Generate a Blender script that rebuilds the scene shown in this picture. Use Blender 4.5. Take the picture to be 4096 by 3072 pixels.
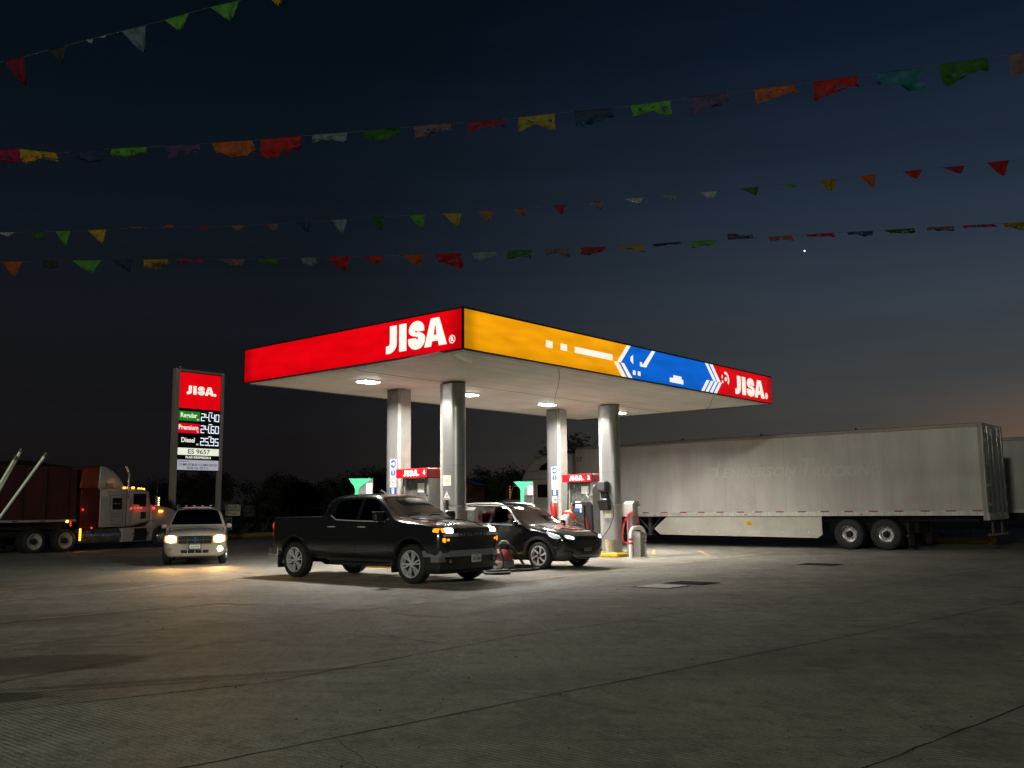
import bpy, bmesh, math, random
from mathutils import Vector, Matrix
from mathutils.bvhtree import BVHTree
from mathutils.geometry import tessellate_polygon
R = math.radians
random.seed(7)
scene = bpy.context.scene
for o in list(bpy.data.objects): bpy.data.objects.remove(o)
col = scene.collection

# ------------------------------------------------------------------ camera
cam_data = bpy.data.cameras.new('camera')
cam = bpy.data.objects.new('camera', cam_data); col.objects.link(cam)
cam_data.sensor_width = 36.0
cam_data.lens = 36.0 * 3756.9 / 4096.0
cam_data.clip_end = 3000; cam_data.clip_start = 0.1
cam.matrix_world = Matrix.Translation((0, 0, 1.5422)) @ Matrix.Rotation(R(90) + 0.1314, 4, 'X') @ Matrix.Rotation(-0.0104, 4, 'Z')
scene.camera = cam

# ------------------------------------------------------------------ colour helpers
def lin(c):
    return tuple(((v / 255.0) / 12.92 if v <= 10 else ((v / 255.0 + 0.055) / 1.055) ** 2.4) for v in c)

# ------------------------------------------------------------------ world: last light of dusk
world = bpy.data.worlds.new('World'); scene.world = world; world.use_nodes = True
nt = world.node_tree; nt.nodes.clear(); N = nt.nodes.new; L = nt.links.new
wo = N('ShaderNodeOutputWorld'); bg = N('ShaderNodeBackground'); L(bg.outputs[0], wo.inputs[0])
tc = N('ShaderNodeTexCoord'); sep = N('ShaderNodeSeparateXYZ'); L(tc.outputs['Generated'], sep.inputs[0])
def wramp(stops):
    r = N('ShaderNodeValToRGB'); e = r.color_ramp.elements
    while len(e) < len(stops): e.new(0.5)
    for i, (p, c) in enumerate(stops):
        e[i].position = p; e[i].color = (*lin(c), 1)
    L(sep.outputs['Z'], r.inputs[0]); return r
rR = wramp([(0.0, (74, 66, 57)), (0.06, (70, 66, 61)), (0.10, (66, 66, 65)), (0.15, (60, 65, 69)), (0.21, (52, 61, 72)), (0.30, (35, 46, 61)), (0.44, (15, 26, 41)), (0.56, (4, 12, 24))])
rL = wramp([(0.0, (17, 15, 15)), (0.06, (20, 18, 19)), (0.12, (20, 20, 23)), (0.19, (18, 21, 26)), (0.28, (14, 20, 27)), (0.40, (7, 15, 23)), (0.56, (2, 8, 15))])
flat = N('ShaderNodeCombineXYZ'); L(sep.outputs['X'], flat.inputs[0]); L(sep.outputs['Y'], flat.inputs[1])
nrm = N('ShaderNodeVectorMath'); nrm.operation = 'NORMALIZE'; L(flat.outputs[0], nrm.inputs[0])
dt = N('ShaderNodeVectorMath'); dt.operation = 'DOT_PRODUCT'; L(nrm.outputs[0], dt.inputs[0])
dt.inputs[1].default_value = (math.sin(R(48)), math.cos(R(48)), 0)
mp = N('ShaderNodeMapRange'); mp.inputs[1].default_value = 0.45; mp.inputs[2].default_value = 1.06; mp.interpolation_type = 'SMOOTHSTEP'
L(dt.outputs['Value'], mp.inputs[0])
mx = N('ShaderNodeMix'); mx.data_type = 'RGBA'; L(mp.outputs[0], mx.inputs[0]); L(rL.outputs[0], mx.inputs[6]); L(rR.outputs[0], mx.inputs[7])
# afterglow: a narrow warm band low over the sunset point, broken by thin haze layers
gz = N('ShaderNodeValToRGB'); L(sep.outputs['Z'], gz.inputs[0]); ge = gz.color_ramp.elements
ge[0].position = 0.0; ge[0].color = (0.10, 0.035, 0.012, 1); ge[1].position = 0.125; ge[1].color = (0, 0, 0, 1)
e_ = ge.new(0.06); e_.color = (0.070, 0.028, 0.011, 1); e_ = ge.new(0.09); e_.color = (0.030, 0.014, 0.006, 1)
ga = N('ShaderNodeMapRange'); ga.interpolation_type = 'SMOOTHSTEP'; ga.inputs[1].default_value = 0.88; ga.inputs[2].default_value = 0.97; L(dt.outputs['Value'], ga.inputs[0])
cm = N('ShaderNodeMapping'); cm.inputs['Scale'].default_value = (1.2, 1.2, 14); L(tc.outputs['Generated'], cm.inputs[0])
cn_ = N('ShaderNodeTexNoise'); cn_.inputs['Scale'].default_value = 2.2; cn_.inputs['Detail'].default_value = 5; L(cm.outputs[0], cn_.inputs[0])
cr_ = N('ShaderNodeMapRange'); cr_.inputs[1].default_value = 0.3; cr_.inputs[2].default_value = 0.7; cr_.inputs[3].default_value = 0.98; cr_.inputs[4].default_value = 1.18; L(cn_.outputs[0], cr_.inputs[0])
gm = N('ShaderNodeMix'); gm.data_type = 'RGBA'; gm.blend_type = 'ADD'; L(ga.outputs[0], gm.inputs[0]); L(mx.outputs[2], gm.inputs[6]); L(gz.outputs[0], gm.inputs[7])
L(gm.outputs[2], bg.inputs[0]); L(cr_.outputs[0], bg.inputs[1])
scene.view_settings.view_transform = 'Standard'; scene.view_settings.look = 'None'
scene.view_settings.exposure = 0.0; scene.view_settings.gamma = 1.0
scene.render.engine = 'CYCLES'

# ------------------------------------------------------------------ site frame (s along the long fascia, t along the red end)
KS = 0.955
ORG = Vector((-1.0626 * KS, 20.2043 * KS, 0.0))
A40 = R(40)
DR = Vector((math.sin(A40), math.cos(A40), 0)); DL = Vector((-math.cos(A40), math.sin(A40), 0))
SITE = R(50)          # rotation that turns local x into DR and local y into DL
def S(s, t, z=0.0):
    p = ORG + DR * s + DL * t; p.z = z; return p

# ------------------------------------------------------------------ mesh helpers
class MB:
    def __init__(s): s.v = []; s.f = []; s.mi = []; s.m = Matrix(); s.cur = 0
    def add(s, vs, fs):
        o = len(s.v); s.v += [tuple(s.m @ Vector(v)) for v in vs]
        s.f += [tuple(o + i for i in f) for f in fs]; s.mi += [s.cur] * len(fs)
    def box(s, x0, x1, y0, y1, z0, z1):
        s.add([(x0,y0,z0),(x1,y0,z0),(x1,y1,z0),(x0,y1,z0),(x0,y0,z1),(x1,y0,z1),(x1,y1,z1),(x0,y1,z1)],
              [(0,3,2,1),(4,5,6,7),(0,1,5,4),(1,2,6,5),(2,3,7,6),(3,0,4,7)])
    def bbox(s, x0, x1, y0, y1, z0, z1, b=0.02):
        # box with chamfered edges
        X = [(x0, x0+b), (x1, x1-b)]; Y = [(y0, y0+b), (y1, y1-b)]; Z = [(z0, z0+b), (z1, z1-b)]
        vs = []; idx = {}
        for i in (0,1):
            for j in (0,1):
                for k in (0,1):
                    for a, p in enumerate([(X[i][0],Y[j][1],Z[k][1]),(X[i][1],Y[j][0],Z[k][1]),(X[i][1],Y[j][1],Z[k][0])]):
                        idx[i,j,k,a] = len(vs); vs.append(p)
        bm = bmesh.new(); bv = [bm.verts.new(p) for p in vs]
        r = bmesh.ops.convex_hull(bm, input=bv)
        bmesh.ops.dissolve_limit(bm, angle_limit=0.02, verts=bm.verts, edges=bm.edges)
        bm.verts.index_update()
        s.add([tuple(v.co) for v in bm.verts], [tuple(v.index for v in f.verts) for f in bm.faces]); bm.free()
    def tube(s, path, r, n=8, caps=True):
        path = [Vector(p) for p in path]; rs = r if isinstance(r, (list, tuple)) else [r] * len(path)
        vs = []; fs = []; up = None
        for i, p in enumerate(path):
            d = (path[min(i+1, len(path)-1)] - path[max(i-1, 0)]).normalized()
            if up is None:
                up = Vector((0,0,1)) if abs(d.z) < 0.9 else Vector((1,0,0))
            a = d.cross(up)
            if a.length < 1e-5: a = d.orthogonal()
            a.normalize(); b = a.cross(d).normalized(); up = b
            for k in range(n):
                t = 2*math.pi*k/n; vs.append(tuple(p + (a*math.cos(t) + b*math.sin(t))*rs[i]))
        for i in range(len(path)-1):
            for k in range(n):
                fs.append((i*n+k, i*n+(k+1)%n, (i+1)*n+(k+1)%n, (i+1)*n+k))
        if caps: fs.append(tuple(range(n-1,-1,-1))); fs.append(tuple(range((len(path)-1)*n, len(path)*n)))
        s.add(vs, fs)
    def cyl(s, p0, p1, r0, r1=None, n=16): s.tube([p0, p1], [r0, r0 if r1 is None else r1], n)
    def lathe(s, prof, n=32, axis='z', closed=False):
        # prof: list of (radius, height)
        vs = []; fs = []; m = len(prof)
        for k in range(n):
            t = 2*math.pi*k/n; c, q = math.cos(t), math.sin(t)
            for r, h in prof:
                vs.append({'z': (r*c, r*q, h), 'y': (r*c, h, r*q), 'x': (h, r*c, r*q)}[axis])
        for k in range(n):
            k2 = (k+1) % n
            for i in range(m-1 + (1 if closed else 0)):
                j = (i+1) % m
                fs.append((k*m+i, k2*m+i, k2*m+j, k*m+j))
        s.add(vs, fs)
    def sphere(s, c, r, n=12, sc=(1,1,1)):
        prof = []
        m = Matrix.Translation(c) @ Matrix.Diagonal((*sc, 1)); o = s.m; s.m = o @ m
        s.lathe([(max(r*math.sin(math.pi*i/n), 1e-4), -r*math.cos(math.pi*i/n)) for i in range(n+1)], n*2); s.m = o
    def prism(s, pts, a, b, axis='y'):
        # 2-d outline extruded along an axis; outline is (x,z) for y, (y,z) for x, (x,y) for z
        def P(p, h): return {'y': (p[0], h, p[1]), 'x': (h, p[0], p[1]), 'z': (p[0], p[1], h)}[axis]
        n = len(pts); vs = [P(p, a) for p in pts] + [P(p, b) for p in pts]
        s.add(vs, [tuple(range(n)), tuple(range(2*n-1, n-1, -1))] + [(i, n+i, n+(i+1) % n, (i+1) % n) for i in range(n)])
    def build(s, name, mats, parent=None, smooth=None, loc=None, rz=None, recalc=True, sharp=None):
        me = bpy.data.meshes.new(name); me.from_pydata(s.v, [], s.f)
        if not isinstance(mats, (list, tuple)): mats = [mats]
        for m in mats: me.materials.append(m)
        if len(mats) > 1: me.polygons.foreach_set('material_index', s.mi)
        if recalc:
            bm = bmesh.new(); bm.from_mesh(me); bmesh.ops.recalc_face_normals(bm, faces=bm.faces); bm.to_mesh(me); bm.free()
        me.update()
        if smooth:
            me.polygons.foreach_set('use_smooth', [True]*len(me.polygons)); me.set_sharp_from_angle(angle=R(smooth if smooth is not True else 40))
        o = bpy.data.objects.new(name, me); col.objects.link(o)
        if parent: o.parent = parent
        if loc is not None: o.location = loc
        if rz is not None: o.rotation_euler = (0, 0, rz)
        return o

def tag(o, label=None, cat=None, group=None, kind=None):
    if label: o['label'] = label
    if cat: o['category'] = cat
    if group: o['group'] = group
    if kind: o['kind'] = kind
    return o
def thing(name, label, cat, loc=(0,0,0), rz=0.0, group=None):
    o = bpy.data.objects.new(name, None); col.objects.link(o); o.empty_display_size = 0.2
    o.location = loc; o.rotation_euler = (0,0,rz); return tag(o, label, cat, group)
def structure(o): o['kind'] = 'structure'; return o
def copy_tree(o, parent=None):
    kids = [c for c in bpy.data.objects if c.parent == o]
    c = o.copy(); col.objects.link(c); c.parent = parent
    for k in kids: copy_tree(k, c)
    return c

# ------------------------------------------------------------------ materials
MATS = {}
def mat(name, c, rough=0.5, metal=0.0, var=0.12, scale=6.0, bump=0.0, bscale=40.0, coat=0.0, emit=None, es=1.0, spec=0.5, rvar=0.1, stretch=None, two=None, evar=0.0):
    if name in MATS: return MATS[name]
    m = bpy.data.materials.new(name); m.use_nodes = True; t = m.node_tree; b = t.nodes['Principled BSDF']
    tcn = t.nodes.new('ShaderNodeTexCoord'); mpn = t.nodes.new('ShaderNodeMapping'); t.links.new(tcn.outputs['Object'], mpn.inputs[0])
    if stretch: mpn.inputs['Scale'].default_value = stretch
    nz = t.nodes.new('ShaderNodeTexNoise'); nz.inputs['Scale'].default_value = scale; nz.inputs['Detail'].default_value = 6; nz.inputs['Roughness'].default_value = 0.65
    t.links.new(mpn.outputs[0], nz.inputs[0])
    cr = t.nodes.new('ShaderNodeValToRGB'); e = cr.color_ramp.elements
    e[0].position = 0.32; e[1].position = 0.68
    lo = two if two else tuple(max(0, v*(1-var)) for v in c); hi = tuple(min(1, v*(1+var)) for v in c)
    e[0].color = (*lo, 1); e[1].color = (*hi, 1)
    t.links.new(nz.outputs[0], cr.inputs[0]); t.links.new(cr.outputs[0], b.inputs['Base Color'])
    mr = t.nodes.new('ShaderNodeMapRange'); mr.inputs[3].default_value = max(0.02, rough-rvar*0.5); mr.inputs[4].default_value = min(1, rough+rvar*0.5)
    t.links.new(nz.outputs[0], mr.inputs[0]); t.links.new(mr.outputs[0], b.inputs['Roughness'])
    b.inputs['Metallic'].default_value = metal; b.inputs['Specular IOR Level'].default_value = spec
    b.inputs['Coat Weight'].default_value = coat; b.inputs['Coat Roughness'].default_value = 0.05
    if bump:
        n2 = t.nodes.new('ShaderNodeTexNoise'); n2.inputs['Scale'].default_value = bscale; n2.inputs['Detail'].default_value = 4
        t.links.new(mpn.outputs[0], n2.inputs[0]); bp = t.nodes.new('ShaderNodeBump'); bp.inputs['Strength'].default_value = bump; bp.inputs['Distance'].default_value = 0.02
        t.links.new(n2.outputs[0], bp.inputs['Height']); t.links.new(bp.outputs[0], b.inputs['Normal'])
    if emit:
        b.inputs['Emission Color'].default_value = (*emit, 1); b.inputs['Emission Strength'].default_value = es
        if evar:
            m2 = t.nodes.new('ShaderNodeMapRange'); m2.inputs[1].default_value = 0.3; m2.inputs[2].default_value = 0.7
            m2.inputs[3].default_value = es*(1-evar); m2.inputs[4].default_value = es*(1+evar)
            t.links.new(nz.outputs[0], m2.inputs[0]); t.links.new(m2.outputs[0], b.inputs['Emission Strength'])
    MATS[name] = m; return m
def glass(name, tint, refl=0.05, rough=0.03):
    if name in MATS: return MATS[name]
    m = bpy.data.materials.new(name); m.use_nodes = True; t = m.node_tree; t.nodes.clear()
    o = t.nodes.new('ShaderNodeOutputMaterial'); tr = t.nodes.new('ShaderNodeBsdfTransparent'); gl = t.nodes.new('ShaderNodeBsdfGlossy')
    tr.inputs[0].default_value = (*tint, 1); gl.inputs['Roughness'].default_value = rough; gl.inputs['Color'].default_value = (1,1,1,1)
    lw = t.nodes.new('ShaderNodeFresnel'); lw.inputs[0].default_value = 1.5
    nz = t.nodes.new('ShaderNodeTexNoise'); nz.inputs['Scale'].default_value = 3.0; nz.inputs['Detail'].default_value = 5
    tcn = t.nodes.new('ShaderNodeTexCoord'); t.links.new(tcn.outputs['Object'], nz.inputs[0])
    ad = t.nodes.new('ShaderNodeMath'); ad.operation = 'MULTIPLY_ADD'; ad.inputs[1].default_value = refl*0.8; t.links.new(nz.outputs[0], ad.inputs[0]); t.links.new(lw.outputs[0], ad.inputs[2])
    mx_ = t.nodes.new('ShaderNodeMixShader'); t.links.new(ad.outputs[0], mx_.inputs[0]); t.links.new(tr.outputs[0], mx_.inputs[1]); t.links.new(gl.outputs[0], mx_.inputs[2])
    t.links.new(mx_.outputs[0], o.inputs[0]); MATS[name] = m; return m

M_steel = mat('brushed_aluminium', (0.30,0.30,0.295), 0.36, 0.55, 0.08, 3, stretch=(1,1,0.2))
M_silver = mat('silver_paint', (0.68,0.68,0.69), 0.25, 0.25, 0.06, coat=0.5)
M_white = mat('white_paint', (0.72,0.71,0.68), 0.45, var=0.08, scale=4)
M_black = mat('black_plastic', (0.015,0.015,0.016), 0.45, var=0.3)
M_rubber = mat('tyre_rubber', (0.016,0.016,0.016), 0.75, var=0.3, scale=20, bump=0.15, bscale=60)
M_chrome = mat('chrome', (0.75,0.75,0.77), 0.12, 1.0, 0.05)
M_dchrome = mat('dull_alloy', (0.42,0.42,0.43), 0.28, 0.9, 0.08)
M_red = mat('red_paint', (0.55,0.012,0.012), 0.4, var=0.1)
M_yellow = mat('yellow_paint', (0.72,0.44,0.015), 0.55, var=0.18, scale=8, bump=0.1)
M_under = mat('underbody_black', (0.008,0.008,0.008), 0.85, var=0.3)
E_white = mat('backlit_white', (0.8,0.8,0.78), 0.5, emit=lin((243,240,226)), es=0.98, evar=0.08, scale=1.2)

# ------------------------------------------------------------------ lettering
def text(body, size, m, parent, loc, rot, bold=0.0, ext=0.002, align='CENTER', sx=1.0, name='lettering', shear=0.0, spacing=1.0, valign='CENTER'):
    cu = bpy.data.curves.new(name, 'FONT'); cu.body = body; cu.size = size; cu.offset = bold; cu.extrude = ext
    cu.align_x = align; cu.align_y = valign; cu.shear = shear; cu.space_character = spacing; cu.resolution_u = 3
    ob = bpy.data.objects.new(name + '_tmp', cu); col.objects.link(ob)
    dg = bpy.context.evaluated_depsgraph_get(); dg.update()
    me = bpy.data.meshes.new_from_object(ob.evaluated_get(dg)); bpy.data.objects.remove(ob); bpy.data.curves.remove(cu)
    me.name = name; me.materials.clear(); me.materials.append(m)
    o = bpy.data.objects.new(name, me); col.objects.link(o); o.parent = parent
    o.location = loc; o.rotation_euler = rot; o.scale = (sx, 1, 1); return o

# heavy grotesque capitals J I S A as outlines, cap height 1
def arc(cx, cy, rx, ry, a0, a1, n=10):
    return [(cx + rx*math.cos(R(a0+(a1-a0)*i/n)), cy + ry*math.sin(R(a0+(a1-a0)*i/n))) for i in range(n+1)]
def jisa_letters():
    out = []
    J = [(0.16,1.0),(0.44,1.0)] + [(0.44,0.34)] + arc(0.10,0.34,0.34,0.36,0,-90,8) + [(0.0,-0.01),(0.0,0.27)] + arc(0.06,0.38,0.10,0.11,-90,0,5)
    out.append(('poly', J))
    out.append(('poly', [(0.54,1.0),(0.83,1.0),(0.83,0.0),(0.54,0.0)]))
    S_o = (arc(1.23,0.70,0.30,0.31,18,180,14) + arc(1.23,0.66,0.30,0.20,190,262,5) + [(1.24,0.425)] + arc(1.255,0.385,0.045,0.045,70,-180,8)
           + [(1.18,0.40),(0.90,0.40)] + arc(1.225,0.30,0.325,0.32,180,350,14) + arc(1.235,0.36,0.325,0.24,0,72,6) + [(1.27,0.60)] + arc(1.21,0.635,0.04,0.04,300,40,8) + [(1.25,0.62),(1.53,0.62)])
    out.append(('poly', S_o))
    # A as quads round its counter
    A = [[(1.78,1.0),(2.10,1.0),(1.965,0.72),(1.935,0.72)],
         [(1.53,0.0),(1.78,1.0),(1.935,0.72),(1.885,0.40),(1.83,0.18),(1.79,0.0)],
         [(2.10,1.0),(2.38,0.0),(2.08,0.0),(2.05,0.18),(1.995,0.40),(1.965,0.72)],
         [(1.83,0.18),(1.885,0.40),(1.995,0.40),(2.05,0.18)]]
    for q in A: out.append(('poly', q))
    return out
def letters_mesh(mb, fn, gap=0.0):
    """fn maps (x,y) in letter units to a 3-d point"""
    for k_, (_, poly) in enumerate(jisa_letters()):
        g_ = gap*(min(k_,3)-1.2); poly = [(p[0]+g_, p[1]) for p in poly]
        pts = [Vector((p[0], p[1], 0)) for p in poly]
        tris = tessellate_polygon([pts])
        mb.add([fn(p[0], p[1]) for p in poly], [tuple(t) for t in tris])
def ring_mesh(mb, fn, cx, cy, rx, ry, w, n=24):
    vs = []; fs = []
    for k in range(n):
        a = 2*math.pi*k/n
        vs += [fn(cx+rx*math.cos(a), cy+ry*math.sin(a)), fn(cx+(rx-w)*math.cos(a), cy+(ry-w)*math.sin(a))]
    for k in range(n):
        j = (k+1) % n; fs.append((2*k, 2*j, 2*j+1, 2*k+1))
    mb.add(vs, fs)
def disc_mesh(mb, fn, cx, cy, rx, ry, n=20, a0=0, a1=360):
    vs = [fn(cx+rx*math.cos(R(a0+(a1-a0)*k/n)), cy+ry*math.sin(R(a0+(a1-a0)*k/n))) for k in range(n)]
    mb.add(vs, [tuple(range(n))])
def poly_mesh(mb, fn, pts):
    tris = tessellate_polygon([[Vector((p[0], p[1], 0)) for p in pts]])
    mb.add([fn(*p) for p in pts], [tuple(t) for t in tris])
# ================================================================== GROUND
def ground_material():
    m = bpy.data.materials.new('concrete_yard'); m.use_nodes = True; t = m.node_tree; b = t.nodes['Principled BSDF']; n = t.nodes.new; l = t.links.new
    co = n('ShaderNodeTexCoord').outputs['Object']
    def noise(scale, detail=6, rough=0.6, vec=None, st=None):
        mp_ = n('ShaderNodeMapping'); l(vec or co, mp_.inputs[0])
        if st: mp_.inputs['Scale'].default_value = st[0]; mp_.inputs['Rotation'].default_value = (0, 0, st[1])
        x = n('ShaderNodeTexNoise'); x.inputs['Scale'].default_value = scale; x.inputs['Detail'].default_value = detail; x.inputs['Roughness'].default_value = rough
        l(mp_.outputs[0], x.inputs[0]); return x.outputs[0]
    def rng(v, a, c, d, e, smooth=True):
        x = n('ShaderNodeMapRange'); x.interpolation_type = 'SMOOTHSTEP' if smooth else 'LINEAR'; l(v, x.inputs[0])
        for i, q in zip((1,2,3,4), (a,c,d,e)): x.inputs[i].default_value = q
        return x.outputs[0]
    def mix(f, A, B, mode='MIX'):
        x = n('ShaderNodeMix'); x.data_type = 'RGBA'; x.blend_type = mode
        if isinstance(f, float): x.inputs[0].default_value = f
        else: l(f, x.inputs[0])
        for i, q in ((6, A), (7, B)):
            if isinstance(q, tuple): x.inputs[i].default_value = (*q, 1)
            else: l(q, x.inputs[i])
        return x.outputs[2]
    def math_(op, a, c=None, k=None):
        x = n('ShaderNodeMath'); x.operation = op
        for i, q in enumerate((a, c, k)):
            if q is None: continue
            if isinstance(q, (int, float)): x.inputs[i].default_value = q
            else: l(q, x.inputs[i])
        return x.outputs[0]
    big = noise(0.22, 4); mid = noise(1.6, 9, 0.78, st=((1.0, 0.45, 1), R(-42))); fine = noise(45, 3, 0.8); grit = noise(160, 2, 0.9)
    streak = noise(0.9, 8, 0.75, st=((0.12, 1.8, 1), R(48)))
    c = mix(rng(mid, 0.38, 0.62, 0, 1), (0.22, 0.212, 0.192), (0.37, 0.357, 0.325))
    c = mix(rng(big, 0.35, 0.65, 0.0, 0.5), c, (0.19, 0.183, 0.165))
    c = mix(rng(streak, 0.50, 0.66, 0, 0.6), c, (0.50, 0.485, 0.45))
    c = mix(rng(streak, 0.47, 0.33, 0, 0.65), c, (0.12, 0.113, 0.10))
    patch = noise(2.6, 5, 0.7)
    c = mix(rng(patch, 0.56, 0.68, 0, 0.5), c, (0.12, 0.112, 0.098))
    c = mix(rng(fine, 0.54, 0.66, 0, 0.7), c, (0.10, 0.095, 0.085))
    c = mix(rng(grit, 0.45, 0.65, 0.0, 0.5), c, (0.55, 0.53, 0.48))
    m5 = noise(4.5, 10, 0.85, st=((1, 0.7, 1), R(20))); c = mix(rng(m5, 0.50, 0.62, 0, 0.55), c, (0.46,0.445,0.41)); c = mix(rng(m5, 0.49, 0.38, 0, 0.6), c, (0.11,0.105,0.092))
    m6 = noise(0.55, 9, 0.8, st=((1, 0.5, 1), R(-30))); c = mix(rng(m6, 0.50, 0.60, 0, 0.45), c, (0.42,0.41,0.375)); c = mix(rng(m6, 0.47, 0.36, 0, 0.5), c, (0.13,0.123,0.108))
    # dust trodden yellow-brown under the canopy lanes
    sepc = n('ShaderNodeSeparateXYZ'); l(co, sepc.inputs[0])
    wob = noise(0.7, 5, 0.6)
    def ell(cx, cy, rx, ry, ang, wobble=0.5, soft=0.12):
        sx = math_('SUBTRACT', sepc.outputs[0], cx); sy = math_('SUBTRACT', sepc.outputs[1], cy)
        ca, sa = math.cos(ang), math.sin(ang)
        u = math_('ADD', math_('MULTIPLY', sx, ca/rx), math_('MULTIPLY', sy, sa/rx))
        v = math_('ADD', math_('MULTIPLY', sx, -sa/ry), math_('MULTIPLY', sy, ca/ry))
        d = math_('SQRT', math_('ADD', math_('MULTIPLY', u, u), math_('MULTIPLY', v, v)))
        d = math_('ADD', d, math_('MULTIPLY', math_('SUBTRACT', wob, 0.5), wobble))
        return rng(d, 1.0+soft, 1.0-soft, 0, 1)
    # damp oil marks
    st = ell(-4.95, 9.95, 1.15, 0.62, R(22), 0.9)
    c = mix(math_('MULTIPLY', st, 0.62), c, (0.05, 0.046, 0.04))
    st2 = ell(-4.9, 8.05, 0.95, 0.30, R(14), 0.8)
    c = mix(math_('MULTIPLY', st2, 0.8), c, (0.035, 0.032, 0.028))
    st3 = ell(-2.95, 9.05, 1.9, 0.10, R(19), 0.25, 0.4)
    c = mix(math_('MULTIPLY', st3, 0.6), c, (0.05, 0.046, 0.04))
    st4 = ell(-3.05, 8.82, 1.9, 0.05, R(19), 0.25, 0.5)
    c = mix(math_('MULTIPLY', st4, 0.5), c, (0.05, 0.046, 0.04))
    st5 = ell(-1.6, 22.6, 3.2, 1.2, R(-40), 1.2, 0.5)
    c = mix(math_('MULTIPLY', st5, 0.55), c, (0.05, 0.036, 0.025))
    st6 = ell(2.6, 26.2, 3.0, 1.2, R(-40), 1.6, 0.5)
    c = mix(math_('MULTIPLY', st6, 0.35), c, (0.09, 0.07, 0.05))
    for k, (cx, cy, rx, ry, an, f_) in enumerate([(0.9, 9.0, 2.2, 0.5, 0.3, 0.3), (4.5, 10.5, 2.0, 0.6, 0.5, 0.35), (-7.5, 14.0, 2.5, 0.7, 0.1, 0.4), (1.5, 15.8, 2.6, 0.5, 0.5, 0.35), (-9.0, 20.5, 3.5, 0.8, 0.2, 0.45), (8.5, 19.5, 3.0, 0.8, 0.7, 0.3)]):
        c = mix(math_('MULTIPLY', ell(cx, cy, rx, ry, an, 1.8, 0.6), f_), c, (0.10, 0.092, 0.08))
    # slabs were poured apart and weathered to different tones
    tt = math_('ADD', math_('MULTIPLY', math_('SUBTRACT', sepc.outputs[0], ORG.x), DL.x+0.08*DR.x), math_('MULTIPLY', math_('SUBTRACT', sepc.outputs[1], ORG.y), DL.y+0.08*DR.y))
    cr = n('ShaderNodeValToRGB'); cr.color_ramp.interpolation = 'CONSTANT'; ce = cr.color_ramp.elements
    stops = [(0.0,(0.74,0.75,0.65)),((20-11.8)/40,(0.80,0.81,0.70)),((20-9.05)/40,(0.90,0.90,0.80)),((20-6.2)/40,(0.90,0.86,0.78)),((20-2.1)/40,(1.0,0.98,0.93)),((20+4.0)/40,(0.92,0.91,0.88))]
    while len(ce) < len(stops): ce.new(0.5)
    for i_, (p_, c_) in enumerate(stops): ce[i_].position = p_; ce[i_].color = (*c_, 1)
    l(rng(tt, -20, 20, 0, 1, False), cr.inputs[0])
    c = mix(1.0, c, cr.outputs[0], 'MULTIPLY')
    # cross-hatch of tyre scuffs and finer cracks
    sc = noise(3.0, 3, 0.5, st=((0.05, 2.6, 1), R(40))); c = mix(rng(sc, 0.60, 0.70, 0, 0.4), c, (0.09,0.085,0.075))
    vo = n('ShaderNodeTexVoronoi'); vo.feature = 'DISTANCE_TO_EDGE'; vo.inputs['Scale'].default_value = 0.33; vo.inputs['Randomness'].default_value = 1.0
    wv2 = n('ShaderNodeTexNoise'); wv2.inputs['Scale'].default_value = 1.3; wv2.inputs['Detail'].default_value = 6; l(co, wv2.inputs[0])
    va = n('ShaderNodeVectorMath'); va.operation = 'MULTIPLY_ADD'; va.inputs[1].default_value = (0.9,0.9,0); l(wv2.outputs['Color'], va.inputs[0]); l(co, va.inputs[2]); l(va.outputs[0], vo.inputs['Vector'])
    c = mix(math_('MULTIPLY', rng(vo.outputs[0], 0.0015, 0.004, 1, 0), rng(big, 0.45, 0.55, 0, 0.4)), c, (0.06,0.056,0.05))
    mpw = n('ShaderNodeMapping'); l(co, mpw.inputs[0]); mpw.inputs['Rotation'].default_value = (0, 0, R(-50))
    wv = n('ShaderNodeTexWave'); wv.inputs['Scale'].default_value = 6.4; wv.inputs['Distortion'].default_value = 0.5; wv.inputs['Detail'].default_value = 1; wv.inputs['Detail Scale'].default_value = 0.5
    l(mpw.outputs[0], wv.inputs[0])
    wm = rng(noise(0.13, 3), 0.36, 0.56, 0.0, 1.0)
    c = mix(math_('MULTIPLY', math_('MULTIPLY', rng(wv.outputs[1], 0.2, 0.6, 1, 0), wm), 0.42), c, (0.075, 0.07, 0.06))
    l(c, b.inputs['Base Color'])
    l(rng(mid, 0.3, 0.7, 0.62, 0.86), b.inputs['Roughness'])
    # tined finish (broom grooves) + grit
    hgt = math_('ADD', math_('MULTIPLY', math_('MULTIPLY', wv.outputs[1], wm), 0.006), math_('ADD', math_('MULTIPLY', fine, 0.010), math_('MULTIPLY', noise(7, 7, 0.75), 0.035)))
    bp = n('ShaderNodeBump'); bp.inputs['Strength'].default_value = 0.8; bp.inputs['Distance'].default_value = 1.0; l(hgt, bp.inputs['Height']); l(bp.outputs[0], b.inputs['Normal'])
    return m
g = MB(); g.add([(-160,-60,0),(160,-60,0),(160,58,0),(-160,58,0)], [(0,1,2,3)])
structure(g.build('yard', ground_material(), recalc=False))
M_soil = mat('dark_soil', (0.035,0.03,0.022), 0.95, var=0.4, scale=1.5, bump=0.5, bscale=3)
g = MB(); g.add([(-900,-400,-0.03),(900,-400,-0.03),(900,1500,-0.03),(-900,1500,-0.03)], [(0,1,2,3)])
structure(g.build('ground', M_soil, recalc=False))

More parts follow.
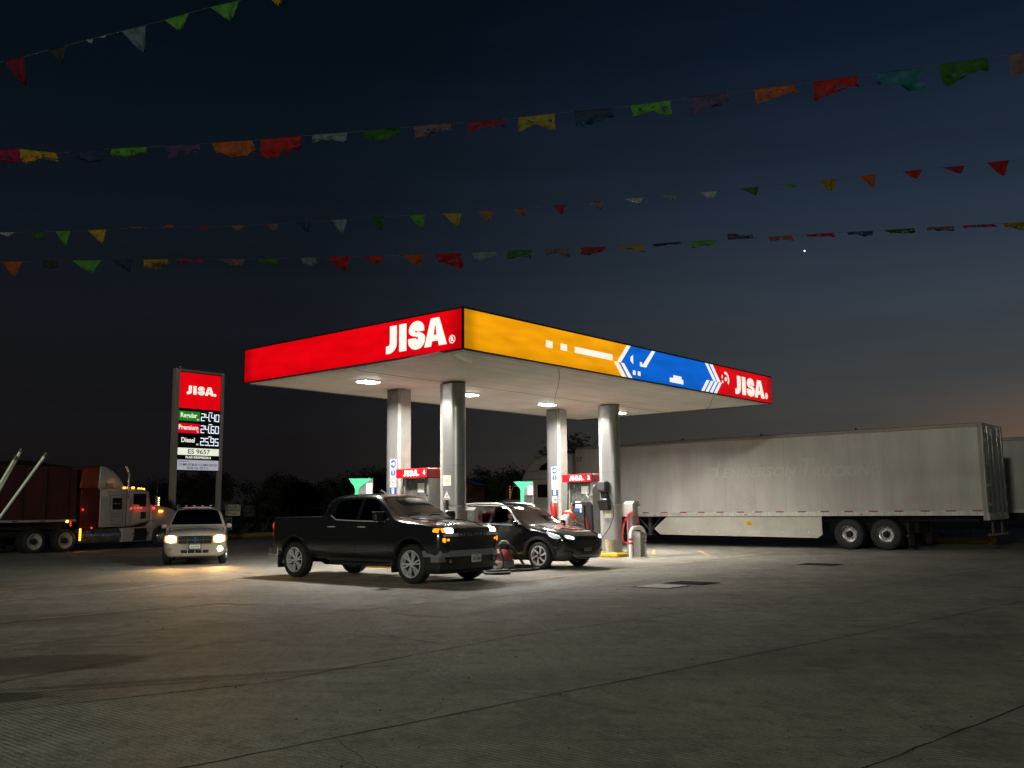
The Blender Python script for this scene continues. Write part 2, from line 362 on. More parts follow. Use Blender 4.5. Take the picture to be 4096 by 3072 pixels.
# expansion joints between the slabs: thin irregular dark grooves
M_joint = mat('joint_filler', (0.018,0.017,0.015), 0.95, var=0.5, scale=9)
def strip(mb, pts, w, z=0.004, jag=0.004, step=0.35, fade=False, breaks=0.0):
    P = []
    for a, c in zip(pts[:-1], pts[1:]):
        a = Vector(a); c = Vector(c); n_ = max(1, int((c-a).length/step))
        P += [a.lerp(c, i/n_) for i in range(n_)]
    P.append(Vector(pts[-1])); L_ = []; Rr = []
    for i, p in enumerate(P):
        d = (P[min(i+1,len(P)-1)]-P[max(i-1,0)]).normalized(); nn_ = Vector((-d.y, d.x))
        o = random.gauss(0, jag); ww = w*(0.6+0.8*random.random())
        L_.append((p.x+nn_.x*(o+ww/2), p.y+nn_.y*(o+ww/2), z)); Rr.append((p.x+nn_.x*(o-ww/2), p.y+nn_.y*(o-ww/2), z))
    for i in range(len(P)-1):
        if random.random() < breaks: continue
        mb.add([L_[i], L_[i+1], Rr[i+1], Rr[i]], [(0,1,2,3)])
j = MB()
def Sg(s, t): p = S(s, t); return (p.x, p.y)
J1 = [(-4.05-3,7.66-0.9*2.4), (-4.05,7.66), (-2.25,8.76), (-0.03,11.66), (6.47,17.80), (16,27.0)]
J2 = [(-2.01-3,5.95-2.2), (-2.01,5.95), (-0.03,7.77), (8.06,15.18), (16.5,22.8)]
J3 = [(2.06-3,5.80-2.7), (2.06,5.80), (3.89,7.45), (14,16.6)]
J0 = [(-12,7.0), (-5.99,11.22), (-3.56,13.81), (0.9,18.0), (7.0,23.8)]
for J, w in ((J1,0.017),(J2,0.018),(J3,0.016),(J0,0.016)): strip(j, J, w, jag=0.006, step=0.22, breaks=0.0)
strip(j, [(-3.56,13.81),(-0.92,11.20)], 0.012, breaks=0.1)
strip(j, [(-1.65,9.97),(0.9,7.3)], 0.007, breaks=0.25)
strip(j, [(-0.04,17.03),(2.60,14.25)], 0.012, breaks=0.1)
strip(j, [(3.14,14.65),(5.2,12.6)], 0.012, breaks=0.1)
strip(j, [(1.59,13.24),(3.9,11.0)], 0.010, breaks=0.15)
strip(j, [(3.9,11.2),(6.2,8.9)], 0.008, breaks=0.2)
strip(j, [(-6.3,16.4),(-3.6,13.8)], 0.010, breaks=0.2)
strip(j, [(-1.3,6.8),(-0.7,5.6)], 0.005, jag=0.012, step=0.12, breaks=0.2)
structure(j.build('slab_joints', M_joint, recalc=False))

# worn yellow paint: outline of the forecourt and lanes
def paint_material():
    m = bpy.data.materials.new('worn_yellow_paint'); m.use_nodes = True; t = m.node_tree; b = t.nodes['Principled BSDF']; n = t.nodes.new; l = t.links.new
    co = n('ShaderNodeTexCoord').outputs['Object']; x = n('ShaderNodeTexNoise'); x.inputs['Scale'].default_value = 5; x.inputs['Detail'].default_value = 9; x.inputs['Roughness'].default_value = 0.75; l(co, x.inputs[0])
    r = n('ShaderNodeValToRGB'); e = r.color_ramp.elements; e[0].position = 0.36; e[0].color = (0.30,0.285,0.24,1); e[1].position = 0.50; e[1].color = (0.62,0.47,0.16,1); l(x.outputs[0], r.inputs[0]); l(r.outputs[0], b.inputs['Base Color'])
    b.inputs['Roughness'].default_value = 0.75; return m
M_paint = paint_material()
pm = MB()
strip(pm, [Sg(-0.55,6.95), Sg(-0.45,-0.35)], 0.12, 0.008, 0.003, 0.5)
strip(pm, [Sg(-0.45,-0.35), Sg(5,-0.05), Sg(10.13,0.2), Sg(15.6,0.55)], 0.11, 0.008, 0.003, 0.5)
strip(pm, [Sg(15.6,0.55), Sg(15.9,8.3)], 0.11, 0.008, 0.003, 0.5)
for s_ in (10.0, 12.1): strip(pm, [Sg(s_,2.5), Sg(s_,7.0)], 0.10, 0.008, 0.003, 0.5)
for s_ in (2.75, 4.55): strip(pm, [Sg(s_,2.4), Sg(s_,7.0)], 0.10, 0.008, 0.003, 0.5)
strip(pm, [Sg(10.0,2.5), Sg(12.1,2.5)], 0.10, 0.008, 0.003, 0.5)
strip(pm, [Sg(2.75,2.4), Sg(4.55,2.4)], 0.10, 0.008, 0.003, 0.5)
strip(pm, [Sg(12.5,1.2), Sg(15.4,3.2)], 0.12, 0.008, 0.003, 0.5)
strip(pm, [Sg(12.4,3.2), Sg(15.4,5.0)], 0.12, 0.008, 0.003, 0.5)
ps = MB()
strip(ps, [(-14,13.6),(-9.1,17.0),(-7.8,19.4),(-6.75,23.2)], 0.08, 0.008, 0.006, 0.3, breaks=0.12)
strip(ps, [(-7.6,13.4),(-5.4,15.8)], 0.08, 0.008, 0.006, 0.3, breaks=0.15); strip(ps, [(-4.5,16.0),(-2.5,14.9),(0.6,12.6)], 0.07, 0.008, 0.008, 0.3, breaks=0.3)
strip(ps, [(-11,19.2),(-8.6,21.4)], 0.10, 0.008, 0.01, 0.3, breaks=0.2)
structure(ps.build('pale_patching', mat('pale_mortar',(0.46,0.44,0.40),0.85,var=0.3,scale=3,two=(0.24,0.23,0.205)), recalc=False))
strip(pm, [(-5.4,15.85),(-4.95,16.25),(-4.4,15.95)], 0.13, 0.010, 0.004, 0.2)
db = MB(); rnd = random.Random(21)
for k in range(420):
    y_ = 5.2+18*rnd.random()**1.6; x_ = (rnd.random()-0.5)*1.15*y_; s_ = 0.004+0.011*rnd.random()**2; a_ = rnd.random()*3.14; e_ = 0.4+rnd.random()*1.4
    V = []
    for i in range(5):
        t_ = 2*math.pi*i/5+rnd.random()*0.6; px_, py_ = s_*e_*math.cos(t_), s_*math.sin(t_); V.append((x_+px_*math.cos(a_)-py_*math.sin(a_), y_+px_*math.sin(a_)+py_*math.cos(a_), 0.003))
    V.append((x_, y_, 0.003+s_*0.7)); db.add(V, [(i,(i+1)%5,5) for i in range(5)])
tag(db.build('grit_and_litter', mat('dark_grit',(0.03,0.028,0.022),0.9,var=0.5,scale=2), recalc=False), 'dark grit and scraps scattered over the concrete', 'litter', None, 'stuff')
structure(pm.build('yard_markings', M_paint, recalc=False))
# manhole cover and drain grate
def pit(name, label, s, t, a, b_, m, rz=SITE, frame=True):
    th = thing(name, label, 'drain cover' if 'grate' in name else 'manhole cover', S(s,t,0.0), rz)
    q = MB(); q.bbox(-a/2,a/2,-b_/2,b_/2,0.004,0.014,0.003)
    if 'grate' in name:
        for i in range(11): q.box(-a/2+0.04+i*(a-0.1)/11, -a/2+0.065+i*(a-0.1)/11, -b_/2+0.03, b_/2-0.03, 0.0142, 0.022)
    q.build('cover', m, th)
    if frame:
        q = MB()
        for x0,x1,y0,y1 in ((-a/2-.05,a/2+.05,-b_/2-.05,-b_/2-0.004),(-a/2-.05,a/2+.05,b_/2+0.004,b_/2+.05),(-a/2-.05,-a/2-0.004,-b_/2-0.004,b_/2+0.004),(a/2+0.004,a/2+.05,-b_/2-0.004,b_/2+0.004)):
            q.box(x0,x1,y0,y1,0.003,0.009)
        q.build('frame', M_joint, th)
    return th
M_cov = mat('concrete_cover', (0.62,0.60,0.54), 0.85, var=0.2, scale=5, bump=0.3)
pit('manhole_cover', 'pale square concrete cover set in the forecourt left of the black drain grate', 1.98, -3.4, 0.72, 0.72, M_cov)
pit('drain_grate', 'black iron grate in the concrete beside the pale square cover', 3.0, -3.5, 0.62, 0.8, M_under)
pit('drain_grate', 'far black slot drain in the concrete before the long white trailer', 10.05, -3.3, 0.6, 0.9, M_under)

# ================================================================== CANOPY
W_, D_, ZB, ZT = 14.80, 7.78, 4.84, 5.736
can = thing('fuel_canopy', 'large flat petrol station canopy with backlit red, yellow and blue fascia on four aluminium columns', 'canopy', S(0,0,0), SITE)
M_soffit = mat('soffit_panels', (0.84,0.81,0.74), 0.5, var=0.05, scale=0.8, two=(0.72,0.68,0.60), rvar=0.2)
q = MB(); q.box(0.06,W_-0.06,0.06,D_-0.06,ZB,ZB+0.05); q.build('soffit', M_soffit, can)
q = MB()
q.box(0.06,W_-0.06,3.885,3.91,ZB-0.004,ZB-0.0005)
for y in (0.20, D_-0.24): q.box(0.1,W_-0.1,y,y+0.014,ZB-0.003,ZB-0.0005)
for x in (0.20, W_-0.24): q.box(x,x+0.014,0.22,D_-0.26,ZB-0.0034,ZB-0.0009)
q.build('soffit_seam', mat('seam_brown', (0.10,0.08,0.06), 0.8), can)
q = MB(); 
for i in range(1, 13):
    if i in (4,): continue
    q.box(0.1, W_-0.1, i*0.6-0.002, i*0.6+0.002, ZB-0.0022, ZB-0.0006)
q.build('soffit_joint', mat('joint_tan', (0.42,0.38,0.31), 0.7), can)
q = MB(); q.box(0.05,W_-0.05,0.05,D_-0.05,ZT-0.12,ZT-0.06); q.build('roof_deck', mat('roof_sheet',(0.2,0.2,0.2),0.6), can)
# flashing dents / loose sheet near the front corner
q = MB()
for (x0,y0,x1,y1,w) in ((0.12,0.55,0.34,2.6,0.26),(0.16,0.4,1.3,0.9,0.2),(0.2,2.6,0.42,4.6,0.16)):
    d = Vector((x1-x0,y1-y0,0)).normalized(); nn_ = Vector((-d.y,d.x,0))*w; k = 9; vs = []; fs = []
    for i in range(k):
        p = Vector((x0,y0,0)).lerp(Vector((x1,y1,0)), i/(k-1)); dz = -0.02-0.05*abs(math.sin(i*1.7))
        vs += [tuple(p+Vector((0,0,ZB-0.006))), tuple(p+nn_*0.5+Vector((0,0,ZB+dz))), tuple(p+nn_+Vector((0,0,ZB-0.007)))]
    for i in range(k-1): fs += [(3*i,3*i+3,3*i+4,3*i+1),(3*i+1,3*i+4,3*i+5,3*i+2)]
    q.add(vs, fs)
q.build('bent_flashing', mat('bent_flashing',(0.62,0.60,0.54),0.35,0.3,var=0.15), can, smooth=True, recalc=False)
# fascia carcass
q = MB()
for (x0,x1,y0,y1) in ((-0.02,W_+0.02,-0.02,0.05),(-0.02,W_+0.02,D_-0.05,D_+0.02),(-0.02,0.05,0.05,D_-0.05),(W_-0.05,W_+0.02,0.05,D_-0.05)):
    q.box(x0,x1,y0,y1,ZB-0.012,ZT)
q.build('fascia_frame', mat('fascia_black',(0.012,0.011,0.011),0.5), can)
q = MB()
for (x0,x1,y0,y1) in ((-0.035,W_+0.035,-0.035,-0.02),(-0.035,-0.02,-0.02,D_+0.02)):
    q.box(x0,x1,y0,y1,ZB-0.012,ZB+0.016); q.box(x0,x1,y0,y1,ZT-0.03,ZT+0.004)
for i in range(25): q.box(0.3+i*0.6,0.33+i*0.6,-0.03,0.0,ZT+0.004,ZT+0.02)
q.build('fascia_trim', mat('fascia_black',(0.012,0.011,0.011),0.5), can)
def backlit(name, c, es, along, length, dark=0.55, ends=(1,1)):
    """printed sheet lit from behind by rows of tubes: the tubes end short of the box ends"""
    m = bpy.data.materials.new(name); m.use_nodes = True; t = m.node_tree; b = t.nodes['Principled BSDF']; n = t.nodes.new; l = t.links.new
    co = n('ShaderNodeTexCoord'); sp = n('ShaderNodeSeparateXYZ'); l(co.outputs['Object'], sp.inputs[0])
    b.inputs['Base Color'].default_value = (*c, 1); b.inputs['Roughness'].default_value = 0.35
    nz = n('ShaderNodeTexNoise'); nz.inputs['Scale'].default_value = 0.9; nz.inputs['Detail'].default_value = 2
    mp_ = n('ShaderNodeMapping'); mp_.inputs['Scale'].default_value = (1,1,5); l(co.outputs['Object'], mp_.inputs[0]); l(mp_.outputs[0], nz.inputs[0])
    a = n('ShaderNodeMapRange'); a.inputs[1].default_value = 0.3; a.inputs[2].default_value = 0.7; a.inputs[3].default_value = 0.78; a.inputs[4].default_value = 1.12; l(nz.outputs[0], a.inputs[0])
    val = a.outputs[0]
    for end, flag in zip((0, length), ends):
        if not flag: continue
        d = n('ShaderNodeMath'); d.operation = 'SUBTRACT'; l(sp.outputs[along], d.inputs[0]); d.inputs[1].default_value = end
        ab = n('ShaderNodeMath'); ab.operation = 'ABSOLUTE'; l(d.outputs[0], ab.inputs[0])
        r = n('ShaderNodeMapRange'); r.interpolation_type = 'SMOOTHSTEP'; r.inputs[1].default_value = 0.12; r.inputs[2].default_value = 0.5; r.inputs[3].default_value = dark; r.inputs[4].default_value = 1; l(ab.outputs[0], r.inputs[0])
        mu = n('ShaderNodeMath'); mu.operation = 'MULTIPLY'; l(val, mu.inputs[0]); l(r.outputs[0], mu.inputs[1]); val = mu.outputs[0]
    rz_ = n('ShaderNodeMapRange'); rz_.interpolation_type = 'SMOOTHSTEP'; rz_.inputs[1].default_value = ZB; rz_.inputs[2].default_value = ZB+0.28; rz_.inputs[3].default_value = 0.85; rz_.inputs[4].default_value = 1; l(sp.outputs[2], rz_.inputs[0])
    mu = n('ShaderNodeMath'); mu.operation = 'MULTIPLY'; l(val, mu.inputs[0]); l(rz_.outputs[0], mu.inputs[1])
    m2 = n('ShaderNodeMath'); m2.operation = 'MULTIPLY'; m2.inputs[1].default_value = es; l(mu.outputs[0], m2.inputs[0])
    b.inputs['Emission Color'].default_value = (*c, 1); l(m2.outputs[0], b.inputs['Emission Strength']); return m
C_red, C_yel, C_blu = lin((216,0,12)), lin((242,160,4)), lin((4,98,206))
E_red0 = backlit('backlit_red_end', C_red, 0.95, 1, D_)
E_red1 = backlit('backlit_red_front', C_red, 1.0, 0, W_, ends=(0,1)); E_yel = backlit('backlit_yellow', C_yel, 0.92, 0, W_, ends=(1,0)); E_blu = backlit('backlit_blue', C_blu, 0.95, 0, W_, ends=(0,0))
z0, z1 = ZB+0.02, ZT-0.034
FY = lambda d: (lambda x, z: (x, -0.02-d, z))      # onto the long fascia
FX = lambda d: (lambda y, z: (-0.02-d, y, z))      # onto the red end
def sheet(name, m, fn, polys, parent=can):
    q = MB()
    for p in polys: poly_mesh(q, fn, p)
    return q.build(name, m, parent, recalc=False)
sheet('red_panel', E_red0, FX(0.004), [[(0.02,z0),(D_-0.02,z0),(D_-0.02,z1),(0.02,z1)]])
q = MB()
for y in (2.81, 5.02): q.box(-0.0262,-0.0245,y-0.004,y+0.004,z0,z1)
q.build('panel_seam', mat('seam_red',(0.2,0.0,0.0),0.5,emit=lin((170,0,8)),es=0.9), can)
mid_z = 5.215
yb = [(6.29,z1),(5.82,mid_z),(6.16,z0)]           # yellow / blue boundary
br = [(10.80,z1),(11.32,mid_z),(10.96,z0)]        # blue / red boundary
sheet('yellow_panel', E_yel, FY(0.004), [[(0.02,z0),(6.16,z0),(5.82,mid_z),(6.29,z1),(0.02,z1)]])
sheet('blue_panel', E_blu, FY(0.004), [[(6.16,z0),(10.96,z0),(11.32,mid_z),(10.80,z1),(6.29,z1),(5.82,mid_z)]])
sheet('red_panel', E_red1, FY(0.004), [[(10.96,z0),(W_-0.0,z0),(W_-0.0,z1),(10.80,z1),(11.32,mid_z)]])
gr = [[(2.79,5.39),(3.04,5.385),(3.035,5.225),(2.785,5.23)],[(3.35,5.385),(3.60,5.38),(3.60,5.225),(3.345,5.23)],[(3.91,5.375),(5.52,5.375),(5.52,5.222),(3.91,5.228)],
      [(6.20,z1),(6.38,z1),(5.895,5.215),(5.73,5.215)],[(5.57,5.211),(5.76,5.211),(6.13,z0),(5.94,z0)],[(5.89,5.211),(6.04,5.211),(6.42,z0),(6.23,z0)],
      [(6.48,5.48),(6.48,5.235),(6.35,5.31),(6.36,5.41)],[(7.42,z1),(7.59,z1),(7.10,5.21),(6.80,5.215),(6.81,5.335),(6.91,5.33),(6.93,5.26)],
      [(6.455,5.075),(6.585,5.07),(6.58,4.955),(6.45,4.96)],[(6.69,5.07),(6.82,5.07),(6.82,4.955),(6.685,4.96)],
      [(8.51,5.155),(8.96,5.15),(8.955,5.07),(9.05,5.07),(9.05,4.94),(8.31,4.945),(8.315,5.07),(8.505,5.07)],
      [(10.35,z1),(10.54,z1),(11.01,5.215),(10.83,5.215)],[(10.63,z1),(10.82,z1),(11.27,5.215),(11.08,5.215)]]
for k in range(4):
    o_ = 0.255*k; gr.append([(10.42+o_,5.208),(10.595+o_,5.208),(10.245+o_,z0),(10.07+o_,z0)])
sheet('fascia_graphics', E_white, FY(0.007), gr)
q = MB(); fn = FY(0.0075)
disc_mesh(q, fn, 11.62, 5.345, 0.075, 0.065)
def arc_band(q, fn, cx, cy, r0, r1, a0, a1, n=14):
    vs = []; 
    for i in range(n+1):
        a = R(a0+(a1-a0)*i/n); vs += [fn(cx+r0*math.cos(a), cy+r0*math.sin(a)), fn(cx+r1*math.cos(a), cy+r1*math.sin(a))]
    q.add(vs, [(2*i,2*i+1,2*i+3,2*i+2) for i in range(n)])
arc_band(q, fn, 11.60, 5.335, 0.16, 0.235, -38, 108); poly_mesh(q, fn, [(11.36,5.43),(11.42,5.47),(11.43,5.36),(11.36,5.35)]); poly_mesh(q, fn, [(11.36,5.29),(11.45,5.28),(11.45,5.20),(11.38,5.22)])
letters_mesh(q, lambda x, y: fn(12.22+x*0.86, 4.965+y*0.565))
ring_mesh(q, fn, 14.40, 5.07, 0.10, 0.10, 0.03); poly_mesh(q, fn, [(14.36,5.02),(14.44,5.02),(14.44,5.11),(14.36,5.11)])
q.build('canopy_lettering', E_white, can, recalc=False)
q = MB(); fn = FX(0.0075)
letters_mesh(q, lambda x, y: fn(2.33-x*0.795, 4.995+y*0.61))
ring_mesh(q, fn, 0.285, 5.08, 0.09, 0.09, 0.018)
q.build('canopy_lettering', E_white, can, recalc=False)
text('R', 0.13, E_white, can, (-0.0275,0.285,5.08), (R(90),0,R(-90)), bold=0.006, ext=0.0005)

# ceiling lamps
M_lens = mat('lamp_lens', (0.9,0.9,0.9), 0.4, emit=(1.0,0.97,0.90), es=30.0, evar=0.0)
LAMPS = [(1.85,5.06),(5.72,5.12),(9.42,5.12),(13.3,5.02)]
for i, (x, y) in enumerate(LAMPS):
    q = MB(); q.m = Matrix.Translation((x,y,ZB))
    q.bbox(-0.29,0.29,-0.23,0.23,-0.035,-0.002,0.015); fr_ = q.build('ceiling_light', mat('lamp_housing',(0.6,0.6,0.58),0.4), can)
    q = MB(); q.m = Matrix.Translation((x,y,ZB))
    for sx in (-1,1): q.bbox(sx*0.13-0.115, sx*0.13+0.115, -0.18,0.18,-0.06,-0.0355,0.012)
    q.build('lamp_lens', M_lens, fr_)
    la = bpy.data.lights.new('canopy_lamp','AREA'); la.shape = 'RECTANGLE'; la.size = 0.5; la.size_y = 0.4; la.energy = 410; la.color = (1.0,0.95,0.87); la.spread = R(158)
    lo = bpy.data.objects.new('canopy_lamp', la); col.objects.link(lo); lo.parent = can; lo.location = (x,y,ZB-0.075)
# stray cables across the soffit
q = MB(); q.tube([(3.56,0.2,ZB-0.01),(4.9,1.2,ZB-0.03),(6.4,2.4,ZB-0.02),(7.6,3.4,ZB-0.05),(9.0,4.5,ZB-0.03),(10.81,5.72,ZB-0.02),(10.79,5.72,ZB-0.5)],0.007,6); q.build('loose_cable', M_black, can)
q = MB(); q.tube([(11.3,0.2,ZB-0.008),(12.4,0.9,ZB-0.02),(13.8,1.7,ZB-0.03),(15.0-0.3,2.4,ZB-0.02)],0.007,6); q.build('loose_cable', M_black, can)

# columns: rectangular core with a rounded aluminium cladding on the outer end
def column(cx, t0, sgn):
    # sgn -1: rounded end toward -t ; +1 toward +t
    hw = 0.225; yf = t0; yr = t0 + sgn*0.30
    pts = [(cx-hw, yf), (cx-hw, yr)] + [(cx + hw*math.cos(R(180 - sgn*0 - a) ) , yr + sgn*hw*math.sin(R(a))) for a in range(10,180,10)] + [(cx+hw, yr), (cx+hw, yf)]
    q = MB(); q.prism(pts, 1.62, ZB-0.02, 'z'); c = q.build('column', M_steel, can, smooth=35)
    # lower half: cladding cut back obliquely, plain core below
    q = MB(); n = len(pts); top = []; bot = []
    for p in pts:
        out = max(0, (p[1]-yr)*sgn); top.append((p[0],p[1],1.62)); bot.append((p[0], p[1], 1.60 - 0.0*out))
    q.prism([(x, y) for x, y in pts], 0.15, 1.605, 'z'); 
    q.build('column_base', mat('column_base_steel',(0.30,0.30,0.29),0.42,0.4,0.12,3,stretch=(1,1,0.2)), c, smooth=35)
    q = MB(); q.prism([(cx-hw+0.04, yf-sgn*0.13),(cx+hw-0.04, yf-sgn*0.13),(cx+hw-0.04, yf-sgn*0.001),(cx-hw+0.04, yf-sgn*0.001)], 0.16, ZB-0.03, 'z'); q.build('column_core', mat('core_paint',(0.34,0.335,0.31),0.5), c)
    q = MB()
    n = len(pts)
    def loop(z0_, z1_, gr_=0.004):
        P2 = [(cx+(x-cx)*(1+gr_/hw), y+(0.0 if abs(y-yf)<1e-6 else sgn*gr_)) for x, y in pts]
        vs = [(x,y,z0_) for x,y in P2]+[(x,y,z1_) for x,y in P2]
        q.add(vs, [(i,i+1,n+i+1,n+i) for i in range(n-1)])
    loop(2.648,2.655,0.0015); loop(ZB-0.06,ZB-0.02,0.003)
    q.build('column_seam', mat('seam_dark',(0.12,0.12,0.11),0.6), c, recalc=False)
column(3.625, 3.90, -1); column(3.69, 5.72, 1); column(11.03, 4.02, -1); column(11.04, 5.84, 1)
# ================================================================== FORECOURT OBJECTS
M_conc = mat('island_concrete', (0.40,0.38,0.33), 0.8, var=0.2, scale=3, bump=0.2)
def island(cx, label):
    th = thing('pump_island', label, 'pump island', S(cx,3.25,0), SITE, 'raised pump islands with yellow kerbs')
    q = MB(); q.bbox(-0.62,0.62,0.0,3.4,0.0,0.13,0.03); q.build('kerb', M_yellow, th, smooth=30)
    q = MB(); q.box(-0.50,0.50,0.12,3.28,0.1305,0.15); q.build('slab', M_conc, th)
island(3.65, 'yellow kerbed pump island under dispenser 4 behind the grey pickup')
island(11.03, 'yellow kerbed pump island under dispenser 2, with bucket and red coiled hose')

M_glassy = mat('dark_display', (0.02,0.022,0.022), 0.15, var=0.3, coat=0.5)
M_grey = mat('grey_steel', (0.34,0.34,0.33), 0.35, 0.4, 0.15, 3)
M_paper = mat('paper', (0.60,0.585,0.54), 0.8, var=0.06)
M_yelpaper = mat('yellow_print', (0.75,0.5,0.05), 0.7, var=0.1)
M_blueprint = mat('blue_print', (0.015,0.075,0.38), 0.5, var=0.1)
M_brnprint = mat('maroon_print', (0.16,0.015,0.015), 0.5)
M_whiteprint = mat('white_print', (0.62,0.62,0.61), 0.5, var=0.04)
E_header = mat('pump_header_red', (0.55,0.004,0.01), 0.4, emit=lin((205,0,14)), es=0.55, evar=0.08, scale=1)
M_headside = mat('pump_header_side', (0.30,0.012,0.012), 0.4)
M_redpl = mat('red_plastic', (0.55,0.015,0.012), 0.35)
def dispenser(cx, num, label):
    th = thing('fuel_dispenser', label, 'fuel pump', S(cx,4.86,0.15), SITE, 'fuel dispensers between the canopy columns')
    z = lambda v: v-0.15
    q = MB(); q.bbox(-0.42,0.42,-0.56,0.62,z(2.36),z(2.61),0.012); hd = q.build('header', M_headside, th)
    q = MB(); q.box(-0.428,-0.4205,-0.55,0.61,z(2.37),z(2.60)); q.build('header_face', E_header, hd)
    q = MB(); letters_mesh(q, lambda x, y: (-0.431, 0.29-x*0.20, z(2.405)+y*0.16), 0.09); disc_mesh(q, lambda y, zz: (-0.431,y,zz), -0.255, z(2.43), 0.016, 0.016)
    q.build('header_lettering', E_white, hd, recalc=False)
    text(num, 0.17, E_white, hd, (-0.431,-0.455,z(2.487)), (R(90),0,R(-90)), bold=0.007, ext=0.0006)
    # stainless frame
    q = MB(); q.bbox(-0.30,-0.10,0.40,0.50,0.0,z(2.358),0.01); q.build('frame_post', M_grey, th)
    q = MB(); q.bbox(-0.30,0.30,-0.50,-0.38,0.0,z(2.358),0.01); q.build('frame_post', M_grey, th)
    q = MB(); q.bbox(-0.22,0.30,-0.375,0.395,0.02,z(1.62),0.015); body = q.build('cabinet', M_grey, th)
    q = MB(); q.box(-0.235,-0.221,-0.36,0.38,z(1.72),z(2.34)); q.build('rear_window', mat('smoked_panel',(0.10,0.10,0.095),0.2,var=0.6,scale=9,coat=0.3), th)
    q = MB(); q.box(-0.2365,-0.2355,-0.30,-0.02,z(1.98),z(2.22)); q.build('notice', M_paper, th)
    q = MB(); q.box(-0.2368,-0.2358,-0.35,-0.31,z(2.0),z(2.22)); q.build('notice', mat('tan_paper',(0.55,0.42,0.30),0.8), th)
    # black pump cabinets with rounded shoulder
    prof = lambda y0, y1, w: [(y0,z(0.95)),(y0+0.02,z(1.60)),(y0+0.09,z(1.70)),(y1-0.09,z(1.72)),(y1-0.02,z(1.62)),(y1,z(0.95)),(y1,0.05),(y0,0.05)]
    q = MB(); q.prism(prof(-0.27,0.22,0), -0.46,-0.222,'x'); pu = q.build('pump_cabinet', mat('charcoal_plastic',(0.035,0.037,0.04),0.35,var=0.2), th, smooth=30)
    q = MB(); q.prism(prof(-0.53,-0.285,0), -0.42,-0.30,'x'); q.build('pump_cabinet', M_black, th, smooth=30)
    q = MB(); q.bbox(-0.472,-0.4605,-0.14,0.06,z(1.69),z(1.74),0.004); q.build('cabinet_lamp', M_whiteprint, pu)
    q = MB(); q.box(-0.468,-0.4605,-0.18,0.06,z(1.52),z(1.64)); q.build('screen', mat('pump_screen',(0.6,0.65,0.7),0.3,emit=lin((196,208,220)),es=0.7), pu)
    q = MB(); q.box(-0.466,-0.4605,-0.10,0.10,z(1.40),z(1.50)); q.build('sticker', M_blueprint, pu)
    q = MB(); q.box(-0.466,-0.4605,-0.18,-0.115,z(1.38),z(1.50)); q.build('sticker', M_whiteprint, pu)
    q = MB(); q.box(-0.475,-0.4605,-0.16,0.04,z(0.98),z(1.10)); q.build('keypad', M_black, pu)
    q = MB(); q.bbox(-0.50,-0.4605,-0.24,0.10,z(0.62),z(0.88),0.02); q.build('nozzle_boot', M_redpl, pu)
    q = MB(); q.bbox(-0.50,-0.4605,0.115,0.20,z(0.66),z(0.90),0.02); q.build('nozzle_boot', mat('green_plastic',(0.02,0.25,0.06),0.4), pu)
    q = MB(); q.tube([(-0.44,-0.40,z(0.8)),(-0.50,-0.42,z(1.0)),(-0.56,-0.44,z(1.06)),(-0.60,-0.44,z(1.22))],[0.035,0.03,0.028,0.015]); q.build('nozzle', M_redpl, th, smooth=60)
    q = MB(); q.tube([(-0.30,0.45,z(2.36)),(-0.34,0.45,z(2.1)),(-0.35,0.46,z(1.5)),(-0.34,0.46,z(1.0)),(-0.38,0.4,z(0.6)),(-0.44,0.1,z(0.5)),(-0.46,-0.1,z(0.7))],0.014,7); q.build('hose', M_black, th, smooth=60)
    q = MB(); q.tube([(-0.30,-0.40,z(2.36)),(-0.34,-0.40,z(2.2)),(-0.36,-0.42,z(1.95)),(-0.37,-0.5,z(1.88)),(-0.38,-0.55,z(1.9))],0.016,7); q.build('hose', M_black, th, smooth=60)
    for y in (0.45,-0.40):
        q = MB(); q.cyl((-0.345,y,z(1.98)),(-0.345,y,z(2.10)),0.024,n=10); q.build('hose_swivel', mat('brass',(0.5,0.42,0.2),0.3,0.9), th, smooth=60)
    return th
dispenser(3.65, '4', 'fuel dispenser numbered 4 between the two left columns, behind the grey pickup')
dispenser(11.03, '2', 'fuel dispenser numbered 2 between the two right columns, with attendant beside it')

